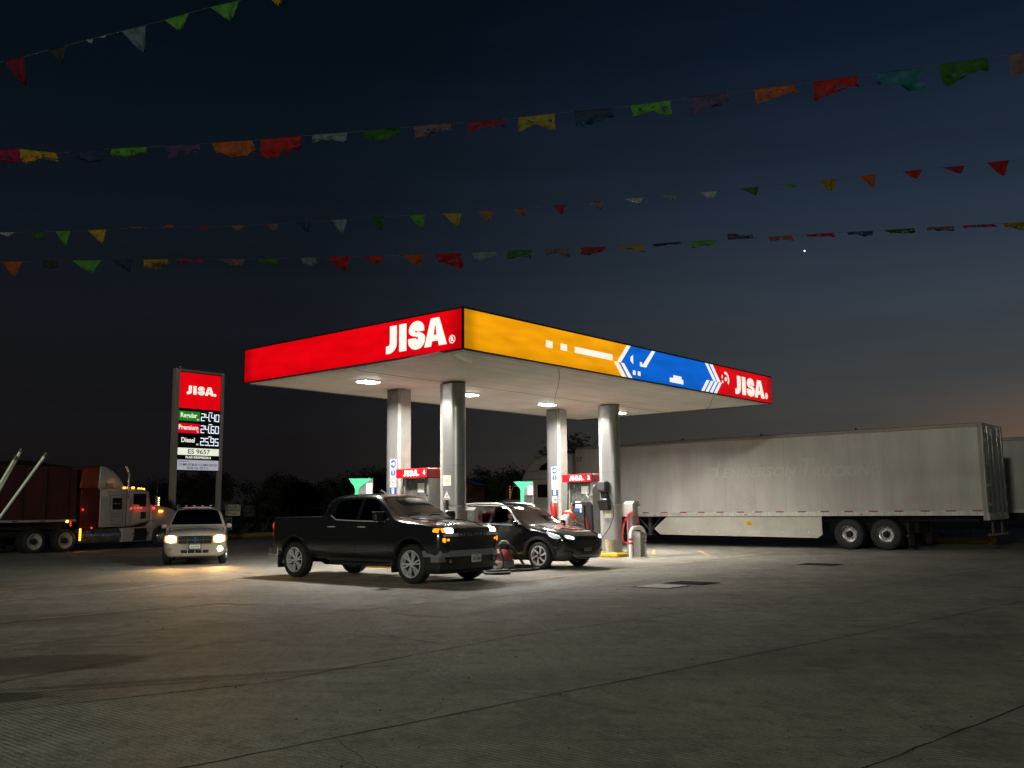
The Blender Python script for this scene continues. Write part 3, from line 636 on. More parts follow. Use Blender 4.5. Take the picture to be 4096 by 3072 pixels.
# safety sign strips on the far columns
def sign_strip(cx, y0, label, five=True):
    ybase = y0; th = thing('safety_sign_strip', label, 'sign', S(cx-0.229, ybase, 0), SITE, 'vertical safety sign strips on the columns')
    fn = lambda d: (lambda y, zz: (-d, y, zz))
    H = 0.245; z = 2.895
    q = MB(); poly_mesh(q, fn(0.001), [(0.01,z),(0.27,z),(0.27,z-0.47),(0.01,z-0.47)]); q.build('white_panel', M_whiteprint, th, recalc=False)
    q = MB(); disc_mesh(q, fn(0.003), 0.14, 2.77, 0.112, 0.112, 28); q.build('blue_disc', M_blueprint, th, recalc=False)
    q = MB(); poly_mesh(q, fn(0.005), [(0.225,2.80),(0.225,2.74),(0.125,2.74),(0.125,2.70),(0.045,2.77),(0.125,2.84),(0.125,2.80)]); q.build('arrow', M_whiteprint, th, recalc=False)
    q = MB(); disc_mesh(q, fn(0.003), 0.14, 2.53, 0.095, 0.095, 28); q.build('blue_disc', M_blueprint, th, recalc=False)
    q = MB(); poly_mesh(q, fn(0.005), [(0.115,2.605),(0.165,2.605),(0.152,2.495),(0.128,2.495)]); disc_mesh(q, fn(0.005), 0.14, 2.465, 0.018, 0.018, 12); q.build('exclamation_mark', M_whiteprint, th, recalc=False)
    q = MB(); poly_mesh(q, fn(0.001), [(0.01,2.418),(0.27,2.418),(0.27,2.135),(0.01,2.135)]); q.build('white_panel', M_whiteprint, th, recalc=False)
    q = MB(); ring_mesh(q, fn(0.003), 0.14, 2.28, 0.105, 0.105, 0.013, 28); poly_mesh(q, fn(0.0032), [(0.205,2.355),(0.215,2.345),(0.075,2.205),(0.065,2.215)]); q.build('no_smoking_ring', M_brnprint, th, recalc=False)
    q = MB(); poly_mesh(q, fn(0.0025), [(0.19,2.278),(0.19,2.262),(0.10,2.262),(0.10,2.278)]); poly_mesh(q, fn(0.0025), [(0.10,2.285),(0.085,2.30),(0.105,2.32),(0.098,2.322),(0.078,2.302),(0.093,2.285)]); q.build('cigarette', M_black, th, recalc=False)
    q = MB(); poly_mesh(q, fn(0.001), [(0.02,2.13),(0.26,2.13),(0.26,1.93),(0.02,1.93)]); q.build('blue_panel', M_blueprint, th, recalc=False)
    q = MB(); poly_mesh(q, fn(0.003), [(0.20,2.10),(0.175,2.115),(0.11,2.115),(0.09,2.10),(0.09,1.975),(0.105,1.96),(0.185,1.96),(0.20,1.975)]); q.build('phone_symbol', M_whiteprint, th, recalc=False)
    q = MB(); poly_mesh(q, fn(0.004), [(0.17,2.095),(0.12,2.095),(0.12,2.07),(0.17,2.07)]); q.build('phone_handle', M_blueprint, th, recalc=False)
    q = MB(); poly_mesh(q, fn(0.001), [(0.04,1.925),(0.24,1.925),(0.24,1.69),(0.04,1.69)]); q.build('white_panel', M_whiteprint, th, recalc=False)
    q = MB(); ring_mesh(q, fn(0.003), 0.14, 1.825, 0.08, 0.08, 0.011, 24); poly_mesh(q, fn(0.0032), [(0.19,1.885),(0.198,1.877),(0.09,1.765),(0.082,1.773)]); q.build('prohibition_ring', M_brnprint, th, recalc=False)
    q = MB(); poly_mesh(q, fn(0.003), [(0.21,1.725),(0.07,1.725),(0.07,1.712),(0.21,1.712)]); q.build('caption_bar', mat('grey_print',(0.3,0.3,0.3),0.6), th, recalc=False)
sign_strip(3.69, 5.70, 'strip of round blue and red-ringed safety signs on the column left of dispenser 4')
sign_strip(11.04, 5.80, 'strip of round blue and red-ringed safety signs on the column left of dispenser 2')

# papers on the near columns
def paper(name, label, cx, y0, y1, z0_, z1_, extra=None):
    th = thing(name, label, 'notice', S(cx-0.230, y0, 0), SITE)
    fn = lambda d: (lambda y, zz: (-d, y-y0, zz))
    q = MB(); q.box(-0.003,-0.0005,0,y1-y0,z0_,z1_); q.build('sheet', M_paper, th)
    h_ = z1_-z0_; w_ = y1-y0
    for a, b_ in ((0.50,0.60),(0.42,0.49)):
        q = MB(); q.box(-0.0045,-0.0032,w_*0.2,w_*0.72,z0_+h_*a,z0_+h_*b_); q.build('yellow_band', M_yelpaper, th)
    q = MB(); q.box(-0.0045,-0.0032,w_*0.2,w_*0.75,z0_+h_*0.66,z0_+h_*0.68); q.build('print_line', mat('grey_print',(0.3,0.3,0.3),0.6), th)
    return th
paper('wall_notice', 'white notice with a yellow band taped high on the second column from the left', 3.625, 3.60, 3.88, 2.13, 2.40)
paper('wall_notice', 'small white notice with yellow bands under the black dispenser box on the rightmost column', 11.03, 3.70, 3.96, 1.20, 1.47)
th = thing('warning_triangle', 'white triangular warning sticker on the second column from the left above a hanging glove', 'sticker', S(3.625-0.23,3.75,0), SITE)
fn = lambda d: (lambda y, zz: (-d, y, zz))
q = MB(); poly_mesh(q, fn(0.002), [(0,2.0),(-0.13,1.78),(0.13,1.78)]); q.build('sticker_face', M_paper, th, recalc=False)
q = MB(); poly_mesh(q, fn(0.004), [(0.03,1.88),(-0.03,1.88),(-0.03,1.87),(0.03,1.87)]); poly_mesh(q, fn(0.004), [(0.015,1.85),(-0.015,1.85),(-0.015,1.835),(0.015,1.835)]); poly_mesh(q, fn(0.004), [(0.085,1.815),(-0.085,1.815),(-0.085,1.80),(0.085,1.80)]); q.build('print', M_black, th, recalc=False)
th = thing('squeegee', 'dark rubber squeegee and glove hanging from the second column from the left', 'squeegee', S(3.625-0.26,3.74,0), SITE)
q = MB(); q.tube([(0,0,1.77),(-0.01,0.01,1.6),(-0.01,-0.01,1.42),(0,-0.03,1.30)],[0.03,0.04,0.038,0.02],8); q.tube([(0,0.08,1.70),(-0.01,0.06,1.62),(0,0.05,1.5),(0,0.02,1.38)],[0.012,0.02,0.016,0.015],8); q.build('glove', mat('dirty_rubber',(0.06,0.055,0.045),0.8,var=0.4), th, smooth=60)

# hose reel boxes on the right near column
th = thing('air_hose_reel', 'black hose reel box and open dispenser bin mounted on the rightmost column', 'hose reel', S(11.03-0.23, 3.9, 0), SITE)
q = MB(); q.bbox(-0.25,-0.002,-0.16,0.16,2.03,2.36,0.035); q.build('reel_box', mat('dark_grey_box',(0.045,0.047,0.05),0.45,var=0.2), th, smooth=30)
q = MB(); q.box(-0.257,-0.251,-0.12,0.12,2.08,2.32); q.build('reel_cover', mat('dark_grey_box2',(0.07,0.072,0.078),0.4), th)
q = MB(); q.box(-0.10,-0.002,-0.13,0.13,1.72,2.029); q.build('back_plate', M_black, th)
pts = [(-0.27,1.74),(-0.01,1.80),(-0.01,1.44),(-0.15,1.44)]
q = MB(); q.prism(pts, -0.20,0.14,'y'); q.build('open_bin', M_black, th)
q = MB()
for k in range(9): q.sphere((-0.10-0.08*random.random(), -0.12+0.2*random.random(), 1.78+0.02*random.random()), 0.03, 6, (1,1.4,0.7))
q.build('crumpled_bag', mat('bag_plastic',(0.35,0.36,0.38),0.2), th, smooth=True)
th = thing('air_hose', 'thin grey hose looping from the rightmost column down to the bucket', 'hose', S(11.03-0.24,3.9,0), SITE)
q = MB(); q.tube([(-0.2,0.26,2.26),(-0.21,0.36,2.12),(-0.2,0.44,1.95),(-0.19,0.52,1.86),(-0.18,0.60,1.92),(-0.16,0.62,2.1)],0.014,8); q.build('supply_loop', mat('hose_grey',(0.4,0.4,0.38),0.5), th, smooth=60)
q = MB(); q.tube([(-0.1,-0.14,2.2),(-0.09,-0.2,1.9),(-0.09,-0.34,1.55),(-0.10,-0.35,1.25),(-0.14,-0.22,0.9),(-0.18,0.0,0.62),(-0.22,0.18,0.5),(-0.26,0.4,0.42)],0.014,8); q.build('drop_hose', mat('hose_dark',(0.05,0.05,0.045),0.5), th, smooth=60)

# bucket and drum
th = thing('paint_bucket', 'grimy white plastic bucket with yellow drips beside the rightmost column', 'bucket', S(10.72,3.72,0.15), 0)
q = MB(); q.lathe([(0.001,0.0),(0.135,0.0),(0.165,0.36),(0.172,0.36),(0.172,0.385),(0.155,0.385),(0.13,0.02),(0.001,0.02)], 28); q.build('tub', mat('grimy_plastic',(0.52,0.50,0.42),0.6,var=0.25,scale=7,two=(0.32,0.27,0.19)), th, smooth=30)
q = MB()
for a in (-100,-80,-120):
    ca, sa = math.cos(R(a)), math.sin(R(a)); l_ = 0.12+0.18*random.random()
    q.box(0.158*ca-0.006,0.158*ca+0.006,0.166*sa-0.004,0.166*sa+0.002,0.36-l_,0.36)
q.build('drips', mat('yellow_drip',(0.5,0.3,0.02),0.5), th)
q = MB(); q.tube([(0.17*math.cos(R(a)),0.17*math.sin(R(a))-0.03*math.sin(R(a)),0.35-0.12*math.sin(R(-a))) for a in range(-180,1,15)],0.003,5); q.build('handle', M_grey, th)
th = thing('oil_drum', 'dark drum standing behind the rightmost column on the island', 'drum', S(11.42,3.95,0.15), 0)
q = MB(); q.lathe([(0.001,0),(0.15,0),(0.15,0.02),(0.145,0.03),(0.145,0.2),(0.152,0.21),(0.145,0.22),(0.145,0.42),(0.152,0.44),(0.001,0.44)],24); q.build('drum_body', mat('drum_dark',(0.03,0.035,0.045),0.4,0.3), th, smooth=30)

# air and water stations
def coil(path, r, turns, n=5, tr=0.011):
    path = [Vector(p) for p in path]; L_ = [0]
    for a, c in zip(path[:-1], path[1:]): L_.append(L_[-1]+(c-a).length)
    tot = L_[-1]; out = []; steps = int(turns*10)
    for i in range(steps+1):
        u = i/steps*tot; k = max(j for j in range(len(path)-1) if L_[j] <= u+1e-9); f = (u-L_[k])/max(1e-6,L_[k+1]-L_[k])
        p = path[k].lerp(path[k+1], f); d = (path[k+1]-path[k]).normalized(); a = d.cross(Vector((0.3,1,0.1))).normalized(); b_ = d.cross(a)
        ph = 2*math.pi*i/10; out.append(p + (a*math.cos(ph)+b_*math.sin(ph))*r)
    return out
def air_station(s, t, label, full=True):
    th = thing('air_water_station', label, 'air station', S(s,t,0.0 if full else 0.15), SITE, 'white air and water service posts')
    q = MB(); q.bbox(-0.11,0.11,-0.11,0.11,0,1.62 if full else 1.33,0.015); 
    zt = 1.62 if full else 1.33
    post = q.build('post', M_grey, th)
    q = MB(); q.prism([(-0.17,zt-0.36),(-0.17,zt+0.02),(-0.06,zt+0.10),(0.20,zt+0.10),(0.28,zt-0.02),(0.26,zt-0.06),(0.12,zt+0.03),(0.12,zt-0.36)],-0.17,0.17,'y'); q.build('hood', mat('hood_grey_white',(0.46,0.455,0.43),0.45), th, smooth=20)
    q = MB(); q.box(-0.02,0.125,-0.172,-0.1705,zt-0.6,zt+0.0); q.build('control_panel', M_grey, th)
    q = MB(); q.box(-0.10,0.12,-0.116,-0.112,zt-0.78,zt-0.66); q.build('yellow_label', M_yelpaper, th)
    q = MB(); q.box(-0.07,0.09,-0.1175,-0.1165,zt-0.735,zt-0.705); q.build('label_print', M_black, th)
    if not full:
        q = MB(); q.box(-0.02,0.07,-0.19,-0.174,zt-0.22,zt-0.10); q.build('red_button_plate', M_redpl, th)
        q = MB(); q.cyl((-0.174,-0.06,zt-0.1),(-0.182,-0.06,zt-0.1),0.025); q.build('gauge', M_whiteprint, th)
        return
    M_coil = mat('red_coil_hose',(0.62,0.03,0.05),0.35,var=0.15)
    LF = lambda a, c, z_: (-0.64*a-0.77*c, 0.77*a-0.64*c, z_)
    q = MB(); q.tube(coil([LF(-0.02,0.2,1.36),LF(0.06,0.21,1.33),LF(0.13,0.20,1.27)],0.05,7),0.010,5); q.build('hose_coil', M_coil, th, smooth=60)
    q = MB(); q.tube(coil([LF(0.12,0.2,1.27),LF(0.21,0.2,1.15),LF(0.28,0.2,0.9),LF(0.31,0.2,0.62),LF(0.29,0.2,0.49),LF(0.20,0.2,0.42),LF(0.08,0.2,0.46),LF(0.05,0.2,0.62),LF(0.10,0.2,0.9),LF(0.10,0.2,1.22)],0.030,40),0.0095,5); q.build('hose_coil', M_coil, th, smooth=60)
    q = MB(); q.tube(coil([LF(-0.16,0.02,1.33),LF(-0.21,0.02,1.1),LF(-0.22,0.02,0.82)],0.04,11),0.009,5); q.build('hose_coil', M_coil, th, smooth=60)
    return
    q = MB(); q.tube(coil([(-0.10,-0.17,1.30),(0.02,-0.2,1.33),(0.10,-0.2,1.36)],0.055,7),0.012,5); q.build('hose_coil', M_coil, th, smooth=60)
    q = MB(); q.tube(coil([(-0.08,-0.17,1.27),(-0.22,-0.16,1.15),(-0.30,-0.15,0.9),(-0.33,-0.15,0.6),(-0.30,-0.15,0.47),(-0.20,-0.16,0.42),(-0.08,-0.16,0.47),(-0.05,-0.16,0.62),(-0.09,-0.16,0.85),(-0.08,-0.17,1.2)],0.035,58),0.012,5); q.build('hose_coil', M_coil, th, smooth=60)
    q = MB(); q.tube(coil([(0.20,-0.02,1.36),(0.24,-0.03,1.1),(0.24,-0.04,0.85)],0.04,11),0.008,5); q.build('hose_coil', M_coil, th, smooth=60)
air_station(11.14, 3.18, 'white and grey air post with a coiled red hose beside the rightmost column')
air_station(3.98, 3.35, 'white hooded service post seen over the pickup hood, with a red plate', False)

# bollard arch and bin
th = thing('bollard_arch', 'white tubular guard hoop with red bands in front of the pump island', 'guard rail', S(10.97,2.86,0), SITE)
hw = 0.385; pa = [(-hw,0,0.0)] + [(-hw,0,0.3),(-hw,0,0.66)] + [(-hw+0.27-0.27*math.cos(R(a)),0,0.66+0.24*math.sin(R(a))) for a in range(15,91,15)] + [(hw-0.27+0.27*math.sin(R(a)),0,0.66+0.24*math.cos(R(a))) for a in range(0,91,15)] + [(hw,0,0.3),(hw,0,0.0)]
q = MB(); q.tube(pa, 0.065, 18); q.build('hoop', M_white, th, smooth=50)
for x in (-hw,hw):
    for zz in (0.40,0.52):
        q = MB(); q.lathe([(0.0665,zz),(0.0665,zz+0.065)],20); o = q.build('red_band', mat('band_red',(0.55,0.015,0.02),0.4), th, smooth=True, recalc=False); o.location = (x,0,0)
th = thing('litter_bin', 'grey square litter bin with sloping lid inside the white guard hoop', 'bin', S(11.22,2.98,0), SITE)
q = MB(); q.add([(-0.155,-0.155,0),(0.155,-0.155,0),(0.155,0.155,0),(-0.155,0.155,0),(-0.18,-0.18,0.60),(0.18,-0.18,0.60),(0.18,0.18,0.60),(-0.18,0.18,0.60)],[(0,3,2,1),(4,5,6,7),(0,1,5,4),(1,2,6,5),(2,3,7,6),(3,0,4,7)]); q.build('bin_body', mat('bin_grey',(0.24,0.24,0.23),0.5,var=0.1), th)
q = MB(); q.add([(-0.185,-0.185,0.603),(0.185,-0.185,0.603),(0.185,0.185,0.603),(-0.185,0.185,0.603),(-0.185,-0.185,0.70),(0.185,-0.185,0.70),(0.185,0.185,0.70),(-0.185,0.185,0.70),(-0.12,-0.14,0.77),(0.12,-0.14,0.77),(0.12,0.14,0.77),(-0.12,0.14,0.77)],[(0,3,2,1),(0,1,5,4),(1,2,6,5),(2,3,7,6),(3,0,4,7),(4,5,9,8),(5,6,10,9),(6,7,11,10),(7,4,8,11),(8,9,10,11)]); q.build('bin_lid', mat('bin_lid_grey',(0.30,0.30,0.29),0.5), th)

# fire extinguisher beside the third column
th = thing('fire_extinguisher', 'red fire extinguisher hanging below the sign strip left of dispenser 2', 'fire extinguisher', S(11.04-0.36,5.90,1.22), SITE)
q = MB(); q.lathe([(0.001,0),(0.085,0.0),(0.10,0.03),(0.10,0.33),(0.085,0.40),(0.04,0.45),(0.03,0.50),(0.001,0.50)],20); q.build('cylinder', M_redpl, th, smooth=50)
q = MB(); q.tube([(0,0,0.50),(0.0,-0.02,0.56),(0,-0.12,0.60)],0.014,6); q.tube([(0,0,0.53),(0,0.1,0.50),(0,0.13,0.40),(0,0.12,0.2)],0.012,6); q.build('valve_and_hose', M_black, th)
q = MB(); q.cyl((0,-0.03,0.47),(0,0.03,0.62),0.05,0.02,8); q.build('tag', M_whiteprint, th)

# green funnel boards with card and rack
M_green = mat('mint_green_board', (0.06,0.50,0.27), 0.45, var=0.08)
def green_board(loc, face, label, wide, skew):
    th = thing('green_display_board', label, 'display board', loc, face, 'green funnel-shaped display boards')
    w = wide; ty = 2.43
    q = MB(); q.prism([(-w/2,ty),(w/2,ty),(w/2-0.02,ty-0.015),(skew+0.16,ty-0.20),(skew+0.09,ty-0.25),(skew+0.06,ty-0.32),(skew+0.06,0.0),(skew-0.06,0.0),(skew-0.06,ty-0.30),(skew-0.09,ty-0.22),(-w/2+0.01,ty-0.015)],-0.02,0.0,'y'); q.build('funnel_panel', M_green, th)
    q = MB(); q.box(skew+0.07,w/2-0.005,0.004,0.02,ty-0.46,ty-0.01); q.build('grey_backing', mat('grey_backing',(0.16,0.165,0.16),0.5), th)
    q = MB(); q.box(w/2-0.19,w/2-0.01,-0.01,0.003,ty-0.45,ty-0.13); q.build('white_card', M_whiteprint, th)
    q = MB()
    x0, x1 = skew+0.08, w/2
    for k in range(9):
        x = x0+(x1-x0)*k/8; q.cyl((x,0.01,ty-0.47),(x,0.01,0.9),0.004,n=5)
    for k in range(9):
        z = ty-0.48-k*0.11; q.cyl((x0,0.005,z),(x1,0.005,z),0.004,n=5)
    q.build('wire_rack', M_grey, th)
    q = MB(); q.box(w/2-0.012,w/2+0.004,-0.015,0.02,0,ty); q.build('upright', M_grey, th)
    q = MB(); q.box(-0.2,0.3,-0.2,0.2,0,0.03); q.build('foot', M_grey, th)
green_board((-4.36,27.0,0.0), R(10), 'green funnel-shaped board with white card rising behind the grey pickup roof', 0.69, -0.10)
green_board((0.35,32.0,0.0), R(-2), 'green funnel-shaped board with white card rising behind the black crossover roof', 0.66, -0.04)
# ================================================================== CAR TOOLKIT
def eval_mesh(o):
    dg = bpy.context.evaluated_depsgraph_get(); dg.update()
    return bpy.data.meshes.new_from_object(o.evaluated_get(dg))
def loft(stations, creases=(), mats=None, capcrease=0.7, levels=2):
    """stations: (x, [(y,z)...]) half profiles from bottom centre to top centre; returns a subdivided closed object"""
    K = len(stations[0][1]); ring = K + (K-2); vs = []
    def Y(p): return p
    for x, prof in stations:
        for (y, z) in prof: vs.append((x, y, z))
        for (y, z) in reversed(prof[1:-1]): vs.append((x, -y, z))
    fs = []; n = len(stations)
    for i in range(n-1):
        for k in range(ring):
            a = i*ring+k; b = i*ring+(k+1)%ring; fs.append((a, b, b+ring, a+ring))
    mir = lambda k: 0 if k == 0 else (K-1 if k == K-1 else ring-k)
    for base, rev in ((0, False), ((n-1)*ring, True)):
        for k in range(K-1):
            q = [base+k, base+k+1, base+mir(k+1), base+mir(k)]
            q2 = []
            for v in q:
                if v not in q2: q2.append(v)
            if rev: q2.reverse()
            if len(q2) >= 3: fs.append(tuple(q2))
    me = bpy.data.meshes.new('body'); me.from_pydata(vs, [], fs)
    bm = bmesh.new(); bm.from_mesh(me); bmesh.ops.recalc_face_normals(bm, faces=bm.faces)
    cl = bm.edges.layers.float.new('crease_edge')
    for e in bm.edges:
        a, b = e.verts[0].index, e.verts[1].index
        ia, ka, ib, kb = a//ring, a%ring, b//ring, b%ring
        ra = ka if ka < K else ring-ka; rb = kb if kb < K else ring-kb
        if ia != ib and ra == rb and ra in dict(creases): e[cl] = dict(creases)[ra]
        if ia == ib and ia in (0, n-1) and abs(ra-rb) == 1: e[cl] = max(e[cl], capcrease)
    bm.to_mesh(me); bm.free()
    o = bpy.data.objects.new('body', me); col.objects.link(o)
    md = o.modifiers.new('s', 'SUBSURF'); md.levels = levels; md.render_levels = levels
    m2 = eval_mesh(o); o.modifiers.clear(); o.data = m2; return o
def boolean(o, cutters):
    def vol(me):
        bm = bmesh.new(); bm.from_mesh(me); v = bm.calc_volume(signed=False); bm.free(); return v
    v0 = vol(o.data)
    for c in cutters:
        big = c.get('big', 0); best = None
        for k in range(6):      # the exact solver can fail on near-degenerate cuts: nudge the cutter and try again
            md = o.modifiers.new('b', 'BOOLEAN'); md.operation = 'DIFFERENCE'; md.solver = 'EXACT' if k < 4 else 'FAST'; md.object = c
            m2 = eval_mesh(o); o.modifiers.clear(); v1 = vol(m2); r_ = v1/v0
            if (0.15 < r_ < 0.92 if big else 0.80 < r_ < 0.99995) and len(m2.vertices) > 0.6*len(o.data.vertices): best = (m2, v1); break
            c.location = (0.0013*(k+1), 0.0007*(k+1), 0.0011*(k+1)); c.scale = (1+0.0007*(k+1),)*3
        if best: o.data, v0 = best
        else: print('CUT FAILED', c.name, round(r_, 4))
    for c in cutters: bpy.data.objects.remove(c)
def cutter(mb, mats, idx=1):
    o = mb.build('cutter', mats[0]); 
    o.data.materials.clear()
    for m in mats: o.data.materials.append(m)
    o.data.polygons.foreach_set('material_index', [idx]*len(o.data.polygons)); return o
def bvh_of(o):
    bm = bmesh.new(); bm.from_mesh(o.data); t = BVHTree.FromBMesh(bm); bm.free(); return t
DIRS = {'left': (lambda a, b: Vector((a, 4, b)), Vector((0,-1,0))), 'right': (lambda a, b: Vector((a, -4, b)), Vector((0,1,0))),
        'front': (lambda a, b: Vector((8, a, b)), Vector((-1,0,0))), 'back': (lambda a, b: Vector((-12, a, b)), Vector((1,0,0))), 'top': (lambda a, b: Vector((a, b, 6)), Vector((0,0,-1)))}
def panel(bvh, outline, side, off=0.004, thick=0.006, grid=0.07, name='panel', m=None, parent=None, smooth=True):
    """outline projected onto the body from one side: a thin shell that follows the surface"""
    bm = bmesh.new(); vs = [bm.verts.new((p[0], p[1], 0)) for p in outline]; bm.faces.new(vs)
    xs = [p[0] for p in outline]; ys = [p[1] for p in outline]
    for ax, lo, hi in ((0, min(xs), max(xs)), (1, min(ys), max(ys))):
        n_ = int((hi-lo)/grid)
        for i in range(1, n_+1):
            co = [0,0,0]; co[ax] = lo+(hi-lo)*i/(n_+1); no = [0,0,0]; no[ax] = 1
            bmesh.ops.bisect_plane(bm, geom=bm.verts[:]+bm.edges[:]+bm.faces[:], plane_co=co, plane_no=no)
    bmesh.ops.triangulate(bm, faces=[f for f in bm.faces if len(f.verts) > 4])
    orig, d = DIRS[side]; bm.verts.index_update(); inner = {}
    hits = {}
    for v in bm.verts:
        loc, nor, i, dist = bvh.ray_cast(orig(v.co.x, v.co.y), d)
        if loc is None:
            o_ = orig(v.co.x, v.co.y); q_ = o_ + d*3.2; loc, nor, i, dist = bvh.find_nearest(q_)
        if nor.dot(d) > 0: nor = -nor
        hits[v.index] = (loc, nor)
    V = []; F = []; nv = len(bm.verts)
    for v in bm.verts: loc, nor = hits[v.index]; V.append(tuple(loc + nor*off))
    for v in bm.verts: loc, nor = hits[v.index]; V.append(tuple(loc + nor*(off-thick)))
    for f in bm.faces:
        ids = [v.index for v in f.verts]; F.append(tuple(ids)); F.append(tuple(nv+i for i in reversed(ids)))
    for e in bm.edges:
        if len(e.link_faces) == 1:
            a, b = e.verts[0].index, e.verts[1].index; F.append((a, b, nv+b, nv+a))
    bm.free(); q = MB(); q.add(V, F)
    o = q.build(name, m, parent, smooth=35 if smooth else None, recalc=True); return o
def ring_panel(bvh, outline, side, w, off, name, m, parent, thick=0.004, closed=True):
    """thin strip following an outline on the body (seals, gaps, mouldings)"""
    orig, d = DIRS[side]; pts = [Vector((p[0], p[1])) for p in outline]; P = []
    seq = pts + [pts[0]] if closed else pts
    for a, b in zip(seq[:-1], seq[1:]):
        n_ = max(1, int((b-a).length/0.08)); P += [a.lerp(b, i/n_) for i in range(n_)]
    if not closed: P.append(seq[-1])
    n_ = len(P); V = []; F = []
    for i, p in enumerate(P):
        a = P[(i-1) % n_] if closed or i > 0 else p; b = P[(i+1) % n_] if closed or i < n_-1 else p
        t_ = (b-a).normalized(); nn_ = Vector((-t_.y, t_.x))
        for s_ in (w/2, -w/2):
            q_ = p+nn_*s_; loc, nor, k, ds = bvh.ray_cast(orig(q_.x, q_.y), d)
            if loc is None: loc, nor, k, ds = bvh.find_nearest(orig(q_.x, q_.y)+d*3.2)
            if nor.dot(d) > 0: nor = -nor
            V.append(tuple(loc+nor*off)); V.append(tuple(loc+nor*(off-thick)))
    m_ = n_ if closed else n_-1
    for i in range(m_):
        a = 4*i; b = 4*((i+1) % n_)
        F += [(a, b, b+2, a+2), (a+1, a+3, b+3, b+1), (a, a+1, b+1, b), (a+2, b+2, b+3, a+3)]
    q = MB(); q.add(V, F); return q.build(name, m, parent, recalc=True)
def rounded(pts, r=0.05, n=3):
    out = []; N_ = len(pts)
    for i in range(N_):
        p = Vector(pts[i]); a = Vector(pts[i-1]); b = Vector(pts[(i+1) % N_])
        ra = min(r, (a-p).length*0.45); rb = min(r, (b-p).length*0.45)
        p0 = p+(a-p).normalized()*ra; p1 = p+(b-p).normalized()*rb
        for k in range(n+1):
            t = k/n; out.append(tuple(p0*(1-t)**2 + p*2*t*(1-t) + p1*t*t))
    return out
# wheels: axis along y, outer face toward -y
def tyre(parent, Rt, Rr, w, m=M_rubber):
    q = MB(); q.lathe([(Rr,-w*0.46),(Rr+0.02,-w*0.5),(Rt-0.05,-w*0.5),(Rt-0.012,-w*0.40),(Rt,-w*0.28),(Rt,w*0.28),(Rt-0.012,w*0.40),(Rt-0.05,w*0.5),(Rr+0.02,w*0.5),(Rr,w*0.46)],48,'y',closed=True)
    return q.build('tyre', m, parent, smooth=50)
def alloy(parent, loc, Rt, Rr, w, style, m_face, m_dark, flip=False, steer=0.0):
    q = MB(); q.lathe([(Rr-0.002,-w*0.45),(Rr-0.02,-w*0.47),(Rr-0.028,-w*0.40),(Rr-0.04,-w*0.2),(Rr-0.05,w*0.3),(Rr-0.003,w*0.45)],48,'y')
    q.v = q.v; wh = q.build('wheel', m_face, parent, smooth=50, recalc=False)
    wh.location = loc; wh.rotation_euler = (0, 0, (math.pi if flip else 0)+steer)
    tyre(wh, Rt, Rr, w)
    q = MB(); q.lathe([(0.001,-w*0.10),(Rr-0.04,-w*0.06),(Rr-0.045,w*0.1),(0.001,w*0.1)],32,'y'); q.build('brake_drum', m_dark, wh)
    q = MB(); y0, y1 = -w*0.42, -w*0.30; rr = Rr-0.018
    def spoke(a0, a1, a2, a3, r0=0.055, r1=rr):
        ys = (y0+0.03, y0, y0+0.008)
        P = [(r0,a0),(r0,a1),(r1,a3),(r1,a2)]
        V = [(r*math.cos(R(a)), (ys[0] if r==r0 else ys[2]), r*math.sin(R(a))) for r, a in P] + [(r*math.cos(R(a)), y1+0.02, r*math.sin(R(a))) for r, a in P]
        q.add(V, [(0,1,2,3),(7,6,5,4),(0,4,5,1),(1,5,6,2),(2,6,7,3),(3,7,4,0)])
    if style == 'twin':
        for k in range(6):
            c = k*60+12
            spoke(c-26, c-2, c-13, c-5); spoke(c+2, c+26, c+5, c+13)
            spoke(c-24,c+24,c-24+20,c+4,r1=0.13)
    elif style == 'blade':
        for k in range(6):
            c = k*60
            V=[]
            for (r,a) in ((0.05,-20),(0.05,22),(0.14,20),(0.19,24),(rr,30),(rr,16),(0.19,9),(0.12,2)):
                V.append((r*math.cos(R(a+c)), y0+0.01, r*math.sin(R(a+c))))
            n_=len(V); q.add(V+[(v[0],y1+0.01,v[2]) for v in V], [tuple(range(n_)),tuple(range(2*n_-1,n_-1,-1))]+[(i,n_+i,n_+(i+1)%n_,(i+1)%n_) for i in range(n_)])
    elif style == 'five':
        for k in range(5): spoke(k*72-22,k*72+22,k*72-9,k*72+9)
    q.build('spokes', m_face, wh)
    q = MB(); q.lathe([(0.001,y0+0.012),(0.05,y0+0.012),(0.06,y0+0.03),(0.06,y1+0.03)],20,'y'); q.build('hub_cap', m_face if style!='blade' else m_dark, wh, smooth=40)
    q = MB()
    for k in range(6):
        a = R(k*60+30); q.cyl((0.085*math.cos(a),y0+0.015,0.085*math.sin(a)),(0.085*math.cos(a),y0+0.04,0.085*math.sin(a)),0.011,n=8)
    q.build('lug_nuts', M_under, wh)
    return wh
def wheel_copy(src, loc, flip, parent, steer=0.0):
    c = copy_tree(src, parent); c.location = loc; c.rotation_euler = (0,0,(math.pi if flip else 0)+steer); return c
